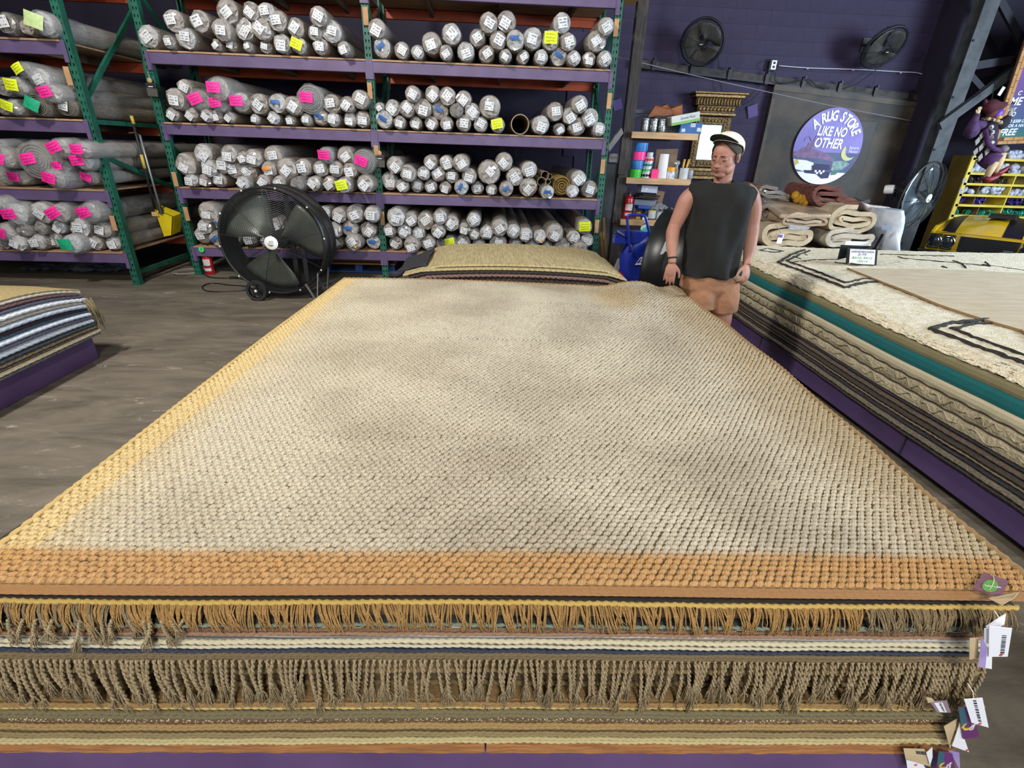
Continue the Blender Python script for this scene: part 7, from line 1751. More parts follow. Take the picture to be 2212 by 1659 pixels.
b.build('diamond_patches', mat('grey_diamond', '7d7a74', 0.8), t)
b = MB(); b.ell(pp_(2147, 243), (U(13), U(12), U(16)), (0, 0.35, 0)); b.build('head', mat('puppet_brown', '5a3020', 0.8), t, smooth=True)
b = MB(); b.ell(pp_(2157, 246, -0.05), (U(9), U(7), U(11)), (0, 0.4, 0)); b.build('mask', mat('mask_purple', '5b2c92', 0.5), t, smooth=True)
b = MB(); b.ell(pp_(2157, 253, -0.07), (U(5), U(6), U(4))); b.build('chin', mat('mask_gold', 'c89a4a', 0.5), t, smooth=True)
b = MB(); b.tube([pp_(2128, 226), pp_(2140, 230), pp_(2158, 232), pp_(2174, 224)], [U(8), U(15), U(11), U(4)], 12); b.tube([pp_(2130, 225), pp_(2128, 214)], [U(6), U(2)], 8); b.build('hat', MAR, t, smooth=True)
b = MB()
for k in range(12):
    a = 2 * math.pi * k / 12; q = pp_(2142, 262); b.ell(q + Vector((U(17) * math.cos(a), U(13) * math.sin(a), U(-4) * math.cos(a))), (U(6), U(5), U(4)), (0, 0, a), 8, 5)
b.build('ruff', mat('ruff_cream', 'a89878', 0.8, c2='3c3028', scale=24, lo=0.5, hi=0.55), t, smooth=True)
b = MB()
for k in range(5): b.ell(pp_(2141 + (k % 2) * 2, 275 + 11 * k, -0.14), (U(5), U(4), U(5)), None, 8, 6)
b.build('front_frill', mat('frill_white', 'b9b2b4', 0.8, c2='54414a', scale=30, lo=0.5, hi=0.55), t, smooth=True)
b = MB(); b.tube([pp_(2126, 268), pp_(2108, 272), pp_(2098, 285, -0.05), pp_(2104, 262, -0.1), pp_(2112, 246, -0.1)], [U(8), U(12), U(15), U(8), U(5)], 10); b.build('sleeve', mat('sleeve_plum', '3a2348', 0.9, c2='4e3560', scale=16, bump=0.6), t, smooth=True)
b = MB(); b.tube([pp_(2152, 268), pp_(2164, 268), pp_(2172, 262), pp_(2180, 250)], [U(8), U(12), U(10), U(5)], 10); b.build('sleeve', mat('sleeve_dark', '17131f', 0.9), t, smooth=True)
for (a, c, ds) in ((2113, 242, -1), (2183, 244, 1)):
    b = MB(); q = pp_(a, c, -0.1); b.ell(q, (U(4.5), U(3), U(6)), None, 10, 7)
    for f in range(4): b.tube([q + Vector((U(-3 + 2 * f), 0, U(4))), q + Vector((U(-3.6 + 2.4 * f), -0.005, U(9 + (f == 1 or f == 2) * 1.5)))], [U(1.4), U(1.0)], 6)
    b.tube([q + Vector((U(4) * ds, 0, U(-1))), q + Vector((U(7) * ds, -0.005, U(4)))], [U(1.5), U(1.0)], 6)
    b.build('hand', SKN if ds < 0 else mat('puppet_grey_hand', '8a837c', 0.7), t, smooth=True)
b = MB(); b.tube([pp_(2126, 338), pp_(2140, 345, -0.08), pp_(2152, 352, -0.14)], [U(17), U(20), U(17)], 14); b.build('breeches', VIO, t, smooth=True)
b = MB(); b.tube([pp_(2128, 280, -0.14), pp_(2134, 310, -0.15), pp_(2146, 322, -0.18), pp_(2166, 326, -0.16)], [U(5), U(5), U(5), U(4)], 8); b.build('sash', VIO, t, smooth=True)
b = MB(); b.ell(pp_(2168, 322, -0.14), (U(11), U(9), U(8)), None, 12, 8); b.build('knee_cuff', mat('cuff_grey', '3c3840', 0.8, c2='6e6a70', scale=20), t, smooth=True)
for P in ([(2166, 330, -0.14), (2158, 352, -0.14), (2147, 376, -0.12)], [(2150, 350, -0.16), (2140, 366, -0.16), (2131, 384, -0.16)]):
    b = MB(); b.tube([pp_(*q) for q in P], [U(8), U(8), U(5.5)], 12); b.build('stocking_leg', SKN, t, smooth=True)
for P in ([(2142, 378, -0.12), (2156, 376, -0.14), (2172, 366, -0.16), (2183, 357, -0.17)], [(2126, 386, -0.16), (2138, 388, -0.18), (2152, 383, -0.2), (2166, 374, -0.2)]):
    b = MB(); b.tube([pp_(*q) for q in P], [U(6.5), U(7), U(4.5), U(1)], 12); b.build('pointed_shoe', RSH, t, smooth=True)
b = MB(); b.tube([pp_(2140, 225), atY(2150, 178, CY - 0.06)], 0.005, 5); b.build('hanging_wire', BLKM, t)
# ---- framed poster
QY = 8.45
def qp(a, c, dy=0.0): return atY(a, c, QY + dy)
bl = qp(2140, 313); x0p = bl.x; z0p = bl.z + 0.05; fw = 0.105
Wp, Hp = 1.5, 1.75
t = thing('framed_poster', (x0p + Wp / 2, QY, z0p), 'purple and green poster in a tan brick-pattern frame, cut by the picture edge', 'poster'); t.rotation_euler = (0, math.radians(-4.0), 0)
BRK = mat('tan_brick_strip', 'b98d5c', 0.8, c2='a87c4c', scale=9); 
for nm, c, d in (('frame_side', (x0p + fw / 2, z0p + Hp / 2), (fw, Hp)), ('frame_side', (x0p + Wp - fw / 2, z0p + Hp / 2), (fw, Hp)), ('frame_bottom', (x0p + Wp / 2, z0p + fw / 2), (Wp - 2 * fw, fw)), ('frame_top', (x0p + Wp / 2, z0p + Hp - fw / 2), (Wp - 2 * fw, fw))):
    b = MB(); b.box((c[0], QY + 0.03, c[1]), (d[0], 0.03, d[1])); fo = b.build(nm, mat('frame_joint', '5a4030', 0.9), t)
    n = int(max(d) / 0.15); me = None
    for k in range(n):
        for lane in (0, 1):
            u = (k + 0.5 + 0.5 * lane) / n - 0.5
            if u > 0.5: continue
            if d[1] > d[0]: cc, dd = (c[0] + (lane - 0.5) * fw / 2, c[1] + u * d[1]), (fw / 2 - 0.008, d[1] / n - 0.008)
            else: cc, dd = (c[0] + u * d[0], c[1] + (lane - 0.5) * fw / 2), (d[0] / n - 0.008, fw / 2 - 0.008)
            b = MB(); b.box((cc[0], QY + 0.012, cc[1]), (dd[0], 0.016, dd[1])); b.build('brick', BRK, fo)
xi, zi = x0p + fw, z0p + fw
def pmat():
    m = bpy.data.materials.new('poster_print'); m.use_nodes = True; nt = m.node_tree; bs = nt.nodes['Principled BSDF']; bs.inputs['Roughness'].default_value = 0.4
    co = node(nt, 'ShaderNodeTexCoord'); sep = node(nt, 'ShaderNodeSeparateXYZ'); nt.links.new(co.outputs['Object'], sep.inputs[0])
    mr = node(nt, 'ShaderNodeMapRange'); nt.links.new(sep.outputs['Z'], mr.inputs[0]); mr.inputs[1].default_value = 0.1; mr.inputs[2].default_value = 1.3
    r = node(nt, 'ShaderNodeValToRGB'); e = r.color_ramp.elements; e[0].position = 0.0; e[0].color = (*hx('1f6a5c'), 1); e[1].position = 0.9; e[1].color = (*hx('7a3a8c'), 1)
    k = e.new(0.12); k.color = (*hx('2d4f6c'), 1); k = e.new(0.45); k.color = (*hx('4a3f78'), 1)
    nt.links.new(mr.outputs[0], r.inputs['Fac']); nt.links.new(r.outputs['Color'], bs.inputs['Base Color']); return m
b = MB(); b.box((x0p + Wp / 2, QY + 0.03, z0p + Hp / 2), (Wp - 2 * fw, 0.01, Hp - 2 * fw)); pst = b.build('poster', pmat(), t)
LT = mat('poster_white', 'dfe6f2', 0.5)
def line(txt, px, py, hpx):
    b = MB(); q = qp(px, py, 0.02); s_ = hpx * 7.6 / 1071.0 / 0.70
    vs_, fs_ = text_shape(txt, 1.0, 0.25, 0.02); x_m = min(v.x for v in vs_)
    M_ = Matrix.Translation(Vector((q.x - x_m * s_, QY + 0.022, q.z))) @ frame((0, 0, 0), (1, 0, 0), (0, 0, 1)) @ Matrix.Scale(s_, 4)
    b.add([M_ @ v for v in vs_], fs_); b.build('lettering', LT, pst)
line('C', 2209, 195, 8); line('ME', 2190, 213, 15); line('ART', 2186, 230, 6); line('TO', 2186, 241, 8); line('AND $500 OR', 2173, 256, 6); line('RT OR A HAT', 2171, 266, 6); line('FREE', 2163, 280, 13)
b = MB(); q = qp(2150, 292, 0.02); b.box((q.x + 0.35, QY + 0.022, q.z), (0.7, 0.003, 0.014)); b.build('rule', LT, pst)
# small white card high in the dark corner
q = atY(2163, 197, 8.4); tag(MB().box(q, (0.05, 0.01, 0.12), (0, 0.3, 0)).build('wall_card', WHT, bevel=0.001), 'small white card in the dark gap above the puppet', 'card')
# ---- round shop sign on the fire door
DY = WY - 0.16
cs_ = atY(1791, 315, DY); e1, e2 = atY(1791, 232, DY), atY(1790, 399, DY); rz = (e1.z - e2.z) / 2
l_, r_ = atY(1711, 330, DY), atY(1864, 305, DY); R0 = (rz + (r_.x - l_.x) / 2) / 2
cs_ = Vector(((l_.x + r_.x) / 2, DY, (e1.z + e2.z) / 2))
t = thing('round_sign', cs_, 'round purple shop sign with white lettering hung on the fire door', 'sign')
b = MB(); b.lathe([(R0, 0), (R0, 0.012)], cs_, (0, -1, 0), 72); bd = b.build('board', mat('sign_purple', '7368b8', 0.5, c2='857acb', scale=3), t)
SW = mat('sign_white', 'f4f8ff', 0.5)
def sd(pts, m, nm, layer):
    b = MB(); b.prism([cs_ + Vector((x * R0, -0.012 - 0.0016 * layer, y * R0)) for x, y in pts], (0, -0.0014, 0)); return b.build(nm, m, bd)
def arc(a0, a1, n=20, r=0.995): return [(r * math.cos(math.radians(a0 + (a1 - a0) * k / n)), r * math.sin(math.radians(a0 + (a1 - a0) * k / n))) for k in range(n + 1)]
sd(arc(188, 352), mat('sign_night', '44457c', 0.5, c2='3a5a78', scale=5), 'print_ground', 1)
sd([(-0.93, -0.34), (-0.55, -0.36), (-0.30, -0.42), (-0.28, -0.60), (-0.5, -0.66), (-0.80, -0.60)], SW, 'print_cushion', 2)
sd(arc(222, 318), SW, 'print_rug', 2)
sd([(-0.97, -0.22), (-0.72, -0.02), (-0.62, 0.02), (-0.4, -0.06), (-0.05, -0.14), (0.3, -0.30), (0.25, -0.38), (-0.2, -0.30), (-0.5, -0.30), (-0.8, -0.30)], mat('sign_mauve', '8c7096', 0.6, c2='6f5a86', scale=12), 'print_figure', 3)
sd([(-0.60, 0.10), (-0.42, 0.14), (-0.36, 0.02), (-0.50, -0.04), (-0.62, 0.0)], mat('sign_mauve', '8c7096'), 'print_head', 4)
sd([(-0.55, -0.62), (0.0, -0.62), (0.28, -0.66), (0.26, -0.82), (0.05, -0.84), (-0.15, -0.72), (-0.5, -0.70)], mat('sign_ink', '322f5a', 0.6), 'print_dark_shape', 3)  # dark ink shape of the print
sd([(-0.2, -0.44), (0.2, -0.46), (0.24, -0.60), (-0.3, -0.62), (-0.34, -0.5)], mat('sign_ink', '322f5a', 0.6), 'print_dark_shape', 4)
sd([(0.26, -0.36), (0.62, -0.34), (0.78, -0.42), (0.60, -0.58), (0.28, -0.62)], mat('sign_leaf', '9fb3b8', 0.6, c2='5f8f80', scale=20), 'print_plants', 4)
sd([(0.30, -0.62), (0.56, -0.60), (0.44, -0.72), (0.30, -0.74)], mat('sign_leafd', '4e7a70', 0.6), 'print_plants', 5)
sd([(-0.90, -0.36), (-0.80, -0.34), (-0.74, -0.44), (-0.84, -0.50)], mat('sign_yellow', 'd2c070', 0.6), 'print_lamp', 5)
b = MB()
for k in range(5): b.lathe([(0.035 * R0, 0), (0.035 * R0, 0.0014)], cs_ + Vector(((-0.18 + 0.06 * k) * R0, -0.021, (-0.64 - 0.05 * (k % 2)) * R0)), (0, -1, 0), 8)
b.build('print_dice', SW, bd)
b = MB(); b.tube([cs_ + Vector((x * R0, -0.02, y * R0)) for x, y in ((-0.52, 0.14), (-0.62, 0.26), (-0.72, 0.22), (-0.74, 0.14))], 0.009, 5); b.tube([cs_ + Vector((x * R0, -0.02, y * R0)) for x, y in ((-0.46, 0.14), (-0.42, 0.28), (-0.32, 0.26), (-0.30, 0.16))], 0.009, 5); b.build('print_plume', mat('sign_pink', 'b08fc0', 0.6), bd)
# crescent and shop name
P = [(0.50, 0.06)] + [(0.66 + 0.22 * math.cos(math.radians(a)), -0.12 + 0.22 * math.sin(math.radians(a))) for a in range(150, 311, 16)] + [(0.84, -0.24)] + [(0.74 + 0.19 * math.cos(math.radians(a)), -0.06 + 0.2 * math.sin(math.radians(a))) for a in range(300, 165, -16)]
sd(P, mat('sign_banana', 'cfcf8a', 0.5), 'print_crescent', 4)
NRW = Matrix.Diagonal((0.70, 1, 1, 1))
def letters(txt, r, a_mid, size, cx=0, cy=0, step=None):
    b = MB(); tot = sum((0.55 if ch == ' ' else (0.5 if ch in 'I' else 1.0)) for ch in txt); a = a_mid + step * tot / 2
    for ch in txt:
        w_ = 0.55 if ch == ' ' else (0.5 if ch in 'I' else 1.0)
        am = a - step * w_ / 2; a -= step * w_
        if ch == ' ': continue
        d = Vector((math.cos(am), 0, math.sin(am))); xd = Vector((math.sin(am), 0, -math.cos(am)))
        text_on(b, ch, size, frame(cs_ + Vector((cx, -0.021, cy)) + d * r, xd, d) @ NRW, 0.12, size * 0.035)
    b.build('lettering', SW, bd)
letters('A RUG STORE', 0.79 * R0, math.radians(82), 0.35 * R0, step=0.197)
for txt, x_, y_, wd_, s_ in (('LIKE NO', 0.0, 0.39, 0.86, 0.33), ('OTHER', -0.02, 0.09, 0.84, 0.35)):
    vs_, _ = text_shape(txt, 1.0, 0.12, 0.03); ww_ = max(v.x for v in vs_) - min(v.x for v in vs_)
    b = MB(); text_on(b, txt, 1.0, frame(cs_ + Vector((x_ * R0, -0.021, y_ * R0)), (1, 0, -0.03), (0, 0, 1)) @ Matrix.Diagonal((wd_ * R0 / ww_, s_ * R0, 1, 1)), 0.12, 0.03); b.build('lettering', SW, bd)
for txt, y in (('Banana', 0.035), ('Manor', -0.065)):
    b = MB(); text_on(b, txt, 0.105 * R0, frame(cs_ + Vector((0.77 * R0, -0.023, (y - 0.03) * R0)), (1, 0, 0), (0, 0, 1)), 0.2); b.build('lettering', SW, bd)
# ================================================================== the man beside the front stack
MY = 3.56
def mp_(a, c, dy=0.0): return atY(a, c, MY + dy)
def apply_mods(o):
    dg = bpy.context.evaluated_depsgraph_get(); dg.update()
    me = bpy.data.meshes.new_from_object(o.evaluated_get(dg)); old = o.data; o.modifiers.clear(); o.data = me; return o
def skin_mat():
    m = mat('skin', 'a97b69', 0.6, c2='996a59', scale=7, bump=0.12, bscale=160); b = m.node_tree.nodes['Principled BSDF']
    b.inputs['Subsurface Weight'].default_value = 0.08; b.inputs['Subsurface Radius'].default_value = (0.02, 0.008, 0.005); return m
SKIN = skin_mat()
base = mp_(1545, 600); man = thing('person', (base.x, MY, 0), 'man in black sleeveless shirt, tan shorts and cream cap standing beside the front stack', 'person')
# --- head frame: turned to his right (picture left), chin lowered
hc_ = mp_(1567, 337)
HR = Euler((0, 0, math.radians(-46))).to_matrix() @ Euler((math.radians(14), 0, 0)).to_matrix() @ Euler((0, math.radians(2), 0)).to_matrix()
HS = 1.02
HV = Vector((1.08 * HS, 1.15 * HS, HS))
def hd(x, y, z): return hc_ + HR @ Vector((x * HV.x, y * HV.y, z * HV.z))
body = MB()
def hell(c, r, rot=None):
    R = HR if rot is None else HR @ Euler(rot).to_matrix(); body.ell(hd(*c), tuple(v * h_ for v, h_ in zip(r, HV)), R, 20, 14)
hell((0, 0.014, 0.030), (0.074, 0.094, 0.084)); hell((0, -0.018, -0.018), (0.063, 0.072, 0.092)); hell((0, -0.050, -0.092), (0.037, 0.036, 0.029)); hell((0, -0.036, -0.048), (0.052, 0.057, 0.058)); hell((0, -0.030, 0.030), (0.058, 0.060, 0.062))
for s in (-1, 1):
    hell((s * 0.038, -0.014, -0.066), (0.026, 0.055, 0.036)); hell((s * 0.025, -0.076, 0.019), (0.024, 0.013, 0.008)); hell((s * 0.034, -0.044, -0.024), (0.029, 0.034, 0.038))
    hell((s * 0.029, -0.0745, 0.001), (0.0150, 0.0110, 0.0100)); hell((s * 0.010, -0.0975, -0.037), (0.0085, 0.012, 0.008))
    hell((s * 0.074, 0.016, -0.006), (0.010, 0.020, 0.032), (0.15, 0, s * 0.35)); hell((s * 0.075, 0.008, -0.030), (0.008, 0.011, 0.012))
hell((0, -0.088, -0.008), (0.0125, 0.019, 0.034), (0.26, 0, 0)); hell((0, -0.104, -0.034), (0.0145, 0.0145, 0.0125))
hell((0, -0.0855, -0.060), (0.024, 0.010, 0.0065)); hell((0, -0.0840, -0.0725), (0.021, 0.010, 0.0075))
nb0, nb1 = mp_(1557, 412, 0.03), hd(0, 0.02, -0.055)
body.tube([nb0 + Vector((0, 0, -0.06)), nb0, nb0.lerp(nb1, 0.5), nb1], [0.088, 0.066, 0.058, 0.062], 16)
# --- trunk
pel, wst, chs = mp_(1535, 612), mp_(1545, 540), mp_(1553, 455)
def ring_loft(mb, st, n=24, cap=True):
    vs = []; 
    for (c, rx, ry, yaw) in st:
        for k in range(n):
            a = 2 * math.pi * k / n; x, y = rx * math.copysign(abs(math.cos(a)) ** 0.85, math.cos(a)), ry * math.copysign(abs(math.sin(a)) ** 0.9, math.sin(a))
            vs.append(c + Vector((x * math.cos(yaw) - y * math.sin(yaw), x * math.sin(yaw) + y * math.cos(yaw), 0)))
    fs = []; m = len(st)
    for i in range(m - 1):
        for k in range(n):
            k2 = (k + 1) % n; fs.append((i * n + k, i * n + k2, (i + 1) * n + k2, (i + 1) * n + k))
    if cap: fs.append(tuple(range(n - 1, -1, -1))); fs.append(tuple((m - 1) * n + k for k in range(n)))
    return mb.add(vs, fs)
yw = -0.18
ring_loft(body, [(pel + Vector((0, 0, -0.06)), 0.13, 0.10, yw), (pel, 0.15, 0.105, yw), (wst, 0.15, 0.10, yw), (chs, 0.175, 0.115, yw), (mp_(1555, 425), 0.17, 0.095, yw), (mp_(1556, 408), 0.10, 0.07, yw)])
# --- arms: joint lists, tapering
def limb(P, R, n=14): body.tube(spline([Vector(p) for p in P], 5), np.interp(np.linspace(0, 1, (len(P) - 1) * 5 + 1), np.linspace(0, 1, len(P)), R).tolist(), n)
AR = [mp_(1502, 418, 0.03), mp_(1484, 432, 0.02), mp_(1470, 462, 0.02), mp_(1457, 490, 0.02), mp_(1453, 505, -0.01), mp_(1452, 530, -0.05), mp_(1452, 556, -0.08), mp_(1452, 568, -0.09)]
limb(AR, [0.060, 0.058, 0.053, 0.045, 0.047, 0.042, 0.030, 0.027])
AL = [mp_(1606, 412, 0.02), mp_(1620, 424, 0.02), mp_(1627, 455, 0.03), mp_(1625, 484, 0.03), mp_(1624, 500, 0.02), mp_(1620, 530, -0.02), mp_(1615, 560, -0.07), mp_(1613, 572, -0.085)]
limb(AL, [0.060, 0.062, 0.056, 0.047, 0.049, 0.045, 0.031, 0.028])
# --- hands: palm and five fingers each
def hand(wrist, down, across, back, s=1.0, curl=0.5):
    """down: wrist to knuckles; across: towards the thumb; back: back of the hand"""
    d, a, k = Vector(down).normalized(), Vector(across).normalized(), Vector(back).normalized()
    a = (a - d * a.dot(d)).normalized(); k = d.cross(a) if d.cross(a).dot(k) > 0 else a.cross(d)
    R = Matrix((a, k, d)).transposed()
    body.ell(wrist + d * 0.048 * s, (0.041 * s, 0.017 * s, 0.052 * s), R, 16, 10)
    body.ell(wrist + d * 0.035 * s + a * 0.020 * s - k * 0.006 * s, (0.020 * s, 0.016 * s, 0.030 * s), R, 12, 8)
    for i, (off, L) in enumerate(((0.030, 0.078), (0.010, 0.088), (-0.011, 0.082), (-0.031, 0.064))):
        p = wrist + d * (0.075 if i < 3 else 0.068) * s + a * off * s; P = [wrist + d * 0.05 * s + a * off * 0.8 * s, p]; dirn = (d + a * off * 2.2).normalized(); cu = 0.0
        for seg, fl in ((0.46, 0.35), (0.30, 0.75), (0.24, 0.6)):
            cu += fl * curl; dv = dirn * math.cos(cu) - k * math.sin(cu); p = p + dv * L * seg * s; P.append(p)
        body.tube(spline(P, 4), np.interp(np.linspace(0, 1, 17), [0, 0.25, 0.5, 0.75, 1], [0.0098 * s, 0.0098 * s, 0.0092 * s, 0.0082 * s, 0.0062 * s]).tolist(), 10)
        body.ell(P[-1], (0.0064 * s,) * 3, None, 8, 6)
    p = wrist + d * 0.022 * s + a * 0.026 * s - k * 0.004 * s; P = [wrist + d * 0.01 * s + a * 0.008 * s, p]
    for dv, L in (((d * 0.75 + a * 0.75 - k * 0.15), 0.036), ((d * 0.9 + a * 0.35 - k * 0.3), 0.032), ((d * 0.95 + a * 0.1 - k * 0.3), 0.024)):
        p = p + dv.normalized() * L * s; P.append(p)
    body.tube(spline(P, 4), np.interp(np.linspace(0, 1, 17), [0, 0.3, 0.6, 1], [0.014 * s, 0.0135 * s, 0.011 * s, 0.0078 * s]).tolist(), 10); body.ell(P[-1], (0.008 * s,) * 3, None, 8, 6)
hand(AR[-1], Vector((-0.05, -0.06, -1)), Vector((1, -0.35, 0)), Vector((-0.35, -0.9, 0.0)), 1.0, 0.35)
hand(AL[-1], Vector((-0.10, -0.45, -0.9)), Vector((-0.85, -0.45, 0.1)), Vector((0.5, -0.85, 0.1)), 1.0, 1.05)
# --- legs
hipR, hipL = mp_(1513, 632), mp_(1562, 632)
kR = Vector((hipR.x + 0.02, MY - 0.05, 0.50)); kL = Vector((hipL.x + 0.035, MY - 0.02, 0.50)); fR = Vector((kR.x + 0.02, MY + 0.04, 0.08)); fL = Vector((kL.x + 0.03, MY + 0.06, 0.08))
for h_, k_, f_ in ((hipR, kR, fR), (hipL, kL, fL)):
    limb([h_ + Vector((0, 0, 0.02)), h_.lerp(k_, 0.45), k_ + Vector((0, 0, 0.04)), k_ + Vector((0, 0.01, -0.06)), k_.lerp(f_, 0.4) + Vector((0, 0.025, 0)), f_ + Vector((0, 0, 0.05)), f_], [0.086, 0.078, 0.062, 0.054, 0.060, 0.040, 0.042], 16)
    body.tube([f_ + Vector((0, 0.05, -0.03)), f_ + Vector((-0.01, -0.06, -0.03)), f_ + Vector((-0.02, -0.15, -0.045))], [0.038, 0.042, 0.03], 12)
bo = body.build('body', SKIN, man)
md = bo.modifiers.new('r', 'REMESH'); md.mode = 'VOXEL'; md.voxel_size = 0.0042; md.use_smooth_shade = True
md = bo.modifiers.new('s', 'SMOOTH'); md.factor = 0.5; md.iterations = 9
apply_mods(bo)
for p in bo.data.polygons: p.use_smooth = True
# --- face details
LASH = mat('lash_dark', '2a1b16', 0.7); LIP = mat('lip', '9a5a4e', 0.5); HAIR = mat('dark_hair', '2b221d', 0.8, c2='3d322a', scale=40, stretch=(1, 1, 0.4), bump=0.6, bscale=150)
for s in (-1, 1):
    b = MB(); b.tube([hd(s * (0.017 + 0.0045 * k), -0.0862 + 0.0025 * abs(k - 2.5) ** 1.25, -0.0035 - 0.0012 * (2.5 - abs(k - 2.5))) for k in range(7)], [0.0012, 0.0020, 0.0024, 0.0024, 0.0022, 0.0018, 0.001], 6); b.build('eyelash', LASH, man, smooth=True)
    b = MB(); b.ell(hd(s * 0.030, -0.0795, -0.003), (0.008, 0.0075, 0.0022), HR, 12, 8); b.build('eye', mat('eye_dark', '3a2a22', 0.2), man, smooth=True)
    b = MB(); b.tube([hd(s * (0.012 + 0.0075 * k), -0.0900 + 0.0016 * k * k * 0.45, 0.0190 + 0.0042 * math.sin(k * 0.62 + 0.3)) for k in range(6)], [0.0022, 0.003, 0.0032, 0.003, 0.0024, 0.0012], 6); b.build('eyebrow', HAIR, man, smooth=True)
b = MB(); b.tube([hd(-0.022 + 0.0055 * k, -0.0965 + 0.0095 * ((k - 4) / 4) ** 2, -0.0660 + 0.0012 * math.cos(k * 0.785)) for k in range(9)], [0.0008, 0.0012, 0.0015, 0.0016, 0.0016, 0.0016, 0.0015, 0.0012, 0.0008], 6); b.build('mouth_line', LASH, man, smooth=True)
b = MB(); b.ell(hd(0, -0.0875, -0.0722), (0.0165, 0.0085, 0.0045), HR, 14, 8); b.ell(hd(0, -0.0885, -0.0612), (0.019, 0.008, 0.0036), HR, 14, 8); b.build('lips', LIP, man, smooth=True)
# short hair: a close shell round the back and sides
b = MB(); nu, nv = 30, 14
def hair(u, v):
    a = 2 * math.pi * u; front = max(0.0, math.cos(a))          # a = 0 is the forehead
    th = (0.12 + (1.92 - 1.25 * front ** 1.2) * v) 
    side = abs(math.sin(a)); th = min(th, 2.05 if front == 0 else 1.15 + 0.55 * side ** 2)
    x = 0.0785 * math.sin(th) * math.sin(a); y = 0.012 - 0.0985 * math.sin(th) * math.cos(a); z = 0.030 + 0.090 * math.cos(th); return hd(x, y, z)
b.grid(hair, nu, nv, True); ho = b.build('hair', HAIR, man, smooth=True); md = ho.modifiers.new('t', 'SOLIDIFY'); md.thickness = 0.003
for s in (-1, 1):
    b = MB(); b.ell(hd(s * 0.0745, -0.014, 0.004), (0.0045, 0.012, 0.030), HR, 10, 8); b.build('sideburn', HAIR, man, smooth=True)
# cap set back on the head
CAPR = HR @ Euler((math.radians(-27), 0, 0)).to_matrix(); cc = hd(0, 0.026, 0.060)
CAP = mat('cream_cap_cloth', 'e9dfcf', 0.85, c2='dccfba', scale=8, bump=0.15, bscale=120); BRIM = mat('dark_green_brim', '12201a', 0.8)
def capf(u, v):
    a = 2 * math.pi * u; th = 0.02 + 1.62 * v; r = 1 + 0.012 * math.cos(6 * a) * math.sin(th)
    x, y, z = 0.086 * r * math.sin(th) * math.sin(a), -0.107 * r * math.sin(th) * math.cos(a), 0.072 * math.cos(th)
    if v > 0.75: z -= 0.042 * (v - 0.75) / 0.25 * max(0.0, -math.cos(a)) ; y += 0.004 * (v - 0.75) / 0.25
    return cc + CAPR @ Vector((x * HV.x, y * HV.y, z * HV.z))
b = MB(); b.grid(capf, 36, 14, True); co_ = b.build('cap', CAP, man, smooth=True); md = co_.modifiers.new('t', 'SOLIDIFY'); md.thickness = 0.003
b = MB(); b.ell(cc + CAPR @ Vector((0, 0, 0.075)), (0.008, 0.008, 0.005), CAPR, 10, 6); b.build('cap_button', CAP, co_, smooth=True)
def brimf(u, v, dz=0.0):
    a = math.radians(-64 + 128 * u); r0 = Vector((0.085 * math.sin(a), -0.106 * math.cos(a), -0.002)); ext = 0.068 * math.cos(a) ** 0.7
    p = r0 + Vector((0.1 * math.sin(a) * ext / 0.07 * 0.12, -ext, 0.0)) * v; p.z += -0.014 * (abs(math.sin(a)) ** 2) * v + 0.010 * v + dz; return cc + CAPR @ Vector((p.x * HV.x, p.y * HV.y, p.z * HV.z))
b = MB(); b.grid(lambda u, v: brimf(u, v, 0.0035), 24, 6); br = b.build('cap_brim', CAP, co_, smooth=True)
b = MB(); b.grid(lambda u, v: brimf(u, v, 0.0), 24, 6); b.grid(lambda u, v: brimf(u, 1.0, 0.0035 * v), 24, 1); b.build('brim_underside', BRIM, co_, smooth=True)
# --- clothes
SHIRT = mat('black_jersey', '0c0d0c', 0.92, c2='131412', scale=5, bump=0.25, bscale=30)
rs2 = random.Random(12)
st = []
def S(px, py, rx, ry, yaw=yw, dy=0.0): st.append((mp_(px, py, dy), rx, ry, yaw))
S(1527, 593, 0.187, 0.135); S(1528, 588, 0.190, 0.138); S(1532, 565, 0.186, 0.136); S(1538, 535, 0.184, 0.136); S(1545, 500, 0.190, 0.138); S(1551, 465, 0.203, 0.140); S(1554, 440, 0.214, 0.138); S(1556, 424, 0.222, 0.130); S(1558, 412, 0.224, 0.112); S(1558, 402, 0.206, 0.096); S(1558, 395, 0.150, 0.088); S(1558, 391, 0.094, 0.080, yw, 0.0); S(1558, 390, 0.078, 0.070, yw, 0.0)
b = MB(); dense = []
for i in range(len(st) - 1):
    for k in range(5):
        t_ = k / 5; dense.append((st[i][0].lerp(st[i + 1][0], t_), st[i][1] * (1 - t_) + st[i + 1][1] * t_, st[i][2] * (1 - t_) + st[i + 1][2] * t_, yw))
dense.append(st[-1]); ring_loft(b, dense, 56, cap=False)
for i, v in enumerate(b.v):      # folds of the loose cloth, neckline lower in front
    row, k = divmod(i, 56); a = 2 * math.pi * k / 56; u = row / (len(dense) - 1)
    amp = 0.017 * (1 - u) + 0.005; f = amp * (math.sin(5 * a + 3.5 * u * math.pi + 0.6) * 0.6 + math.sin(9 * a - 7 * u) * 0.4) * (1 if u < 0.72 else max(0.0, (0.9 - u) / 0.18))
    c = dense[row][0]; d = Vector(v) - c; d.z = 0
    if d.length > 1e-4: d.normalize()
    z = v[2]
    if row >= len(dense) - 12: z -= 0.03 * max(0.0, -math.sin(a)) ** 1.5 * ((row - (len(dense) - 12)) / 11.0)
    b.v[i] = (v[0] + d.x * f, v[1] + d.y * f, z + (0.004 * math.sin(7 * a) if row < 3 else 0))
sh = b.build('sleeveless_shirt', SHIRT, man, smooth=True); md = sh.modifiers.new('t', 'SOLIDIFY'); md.thickness = 0.004; md.offset = 1
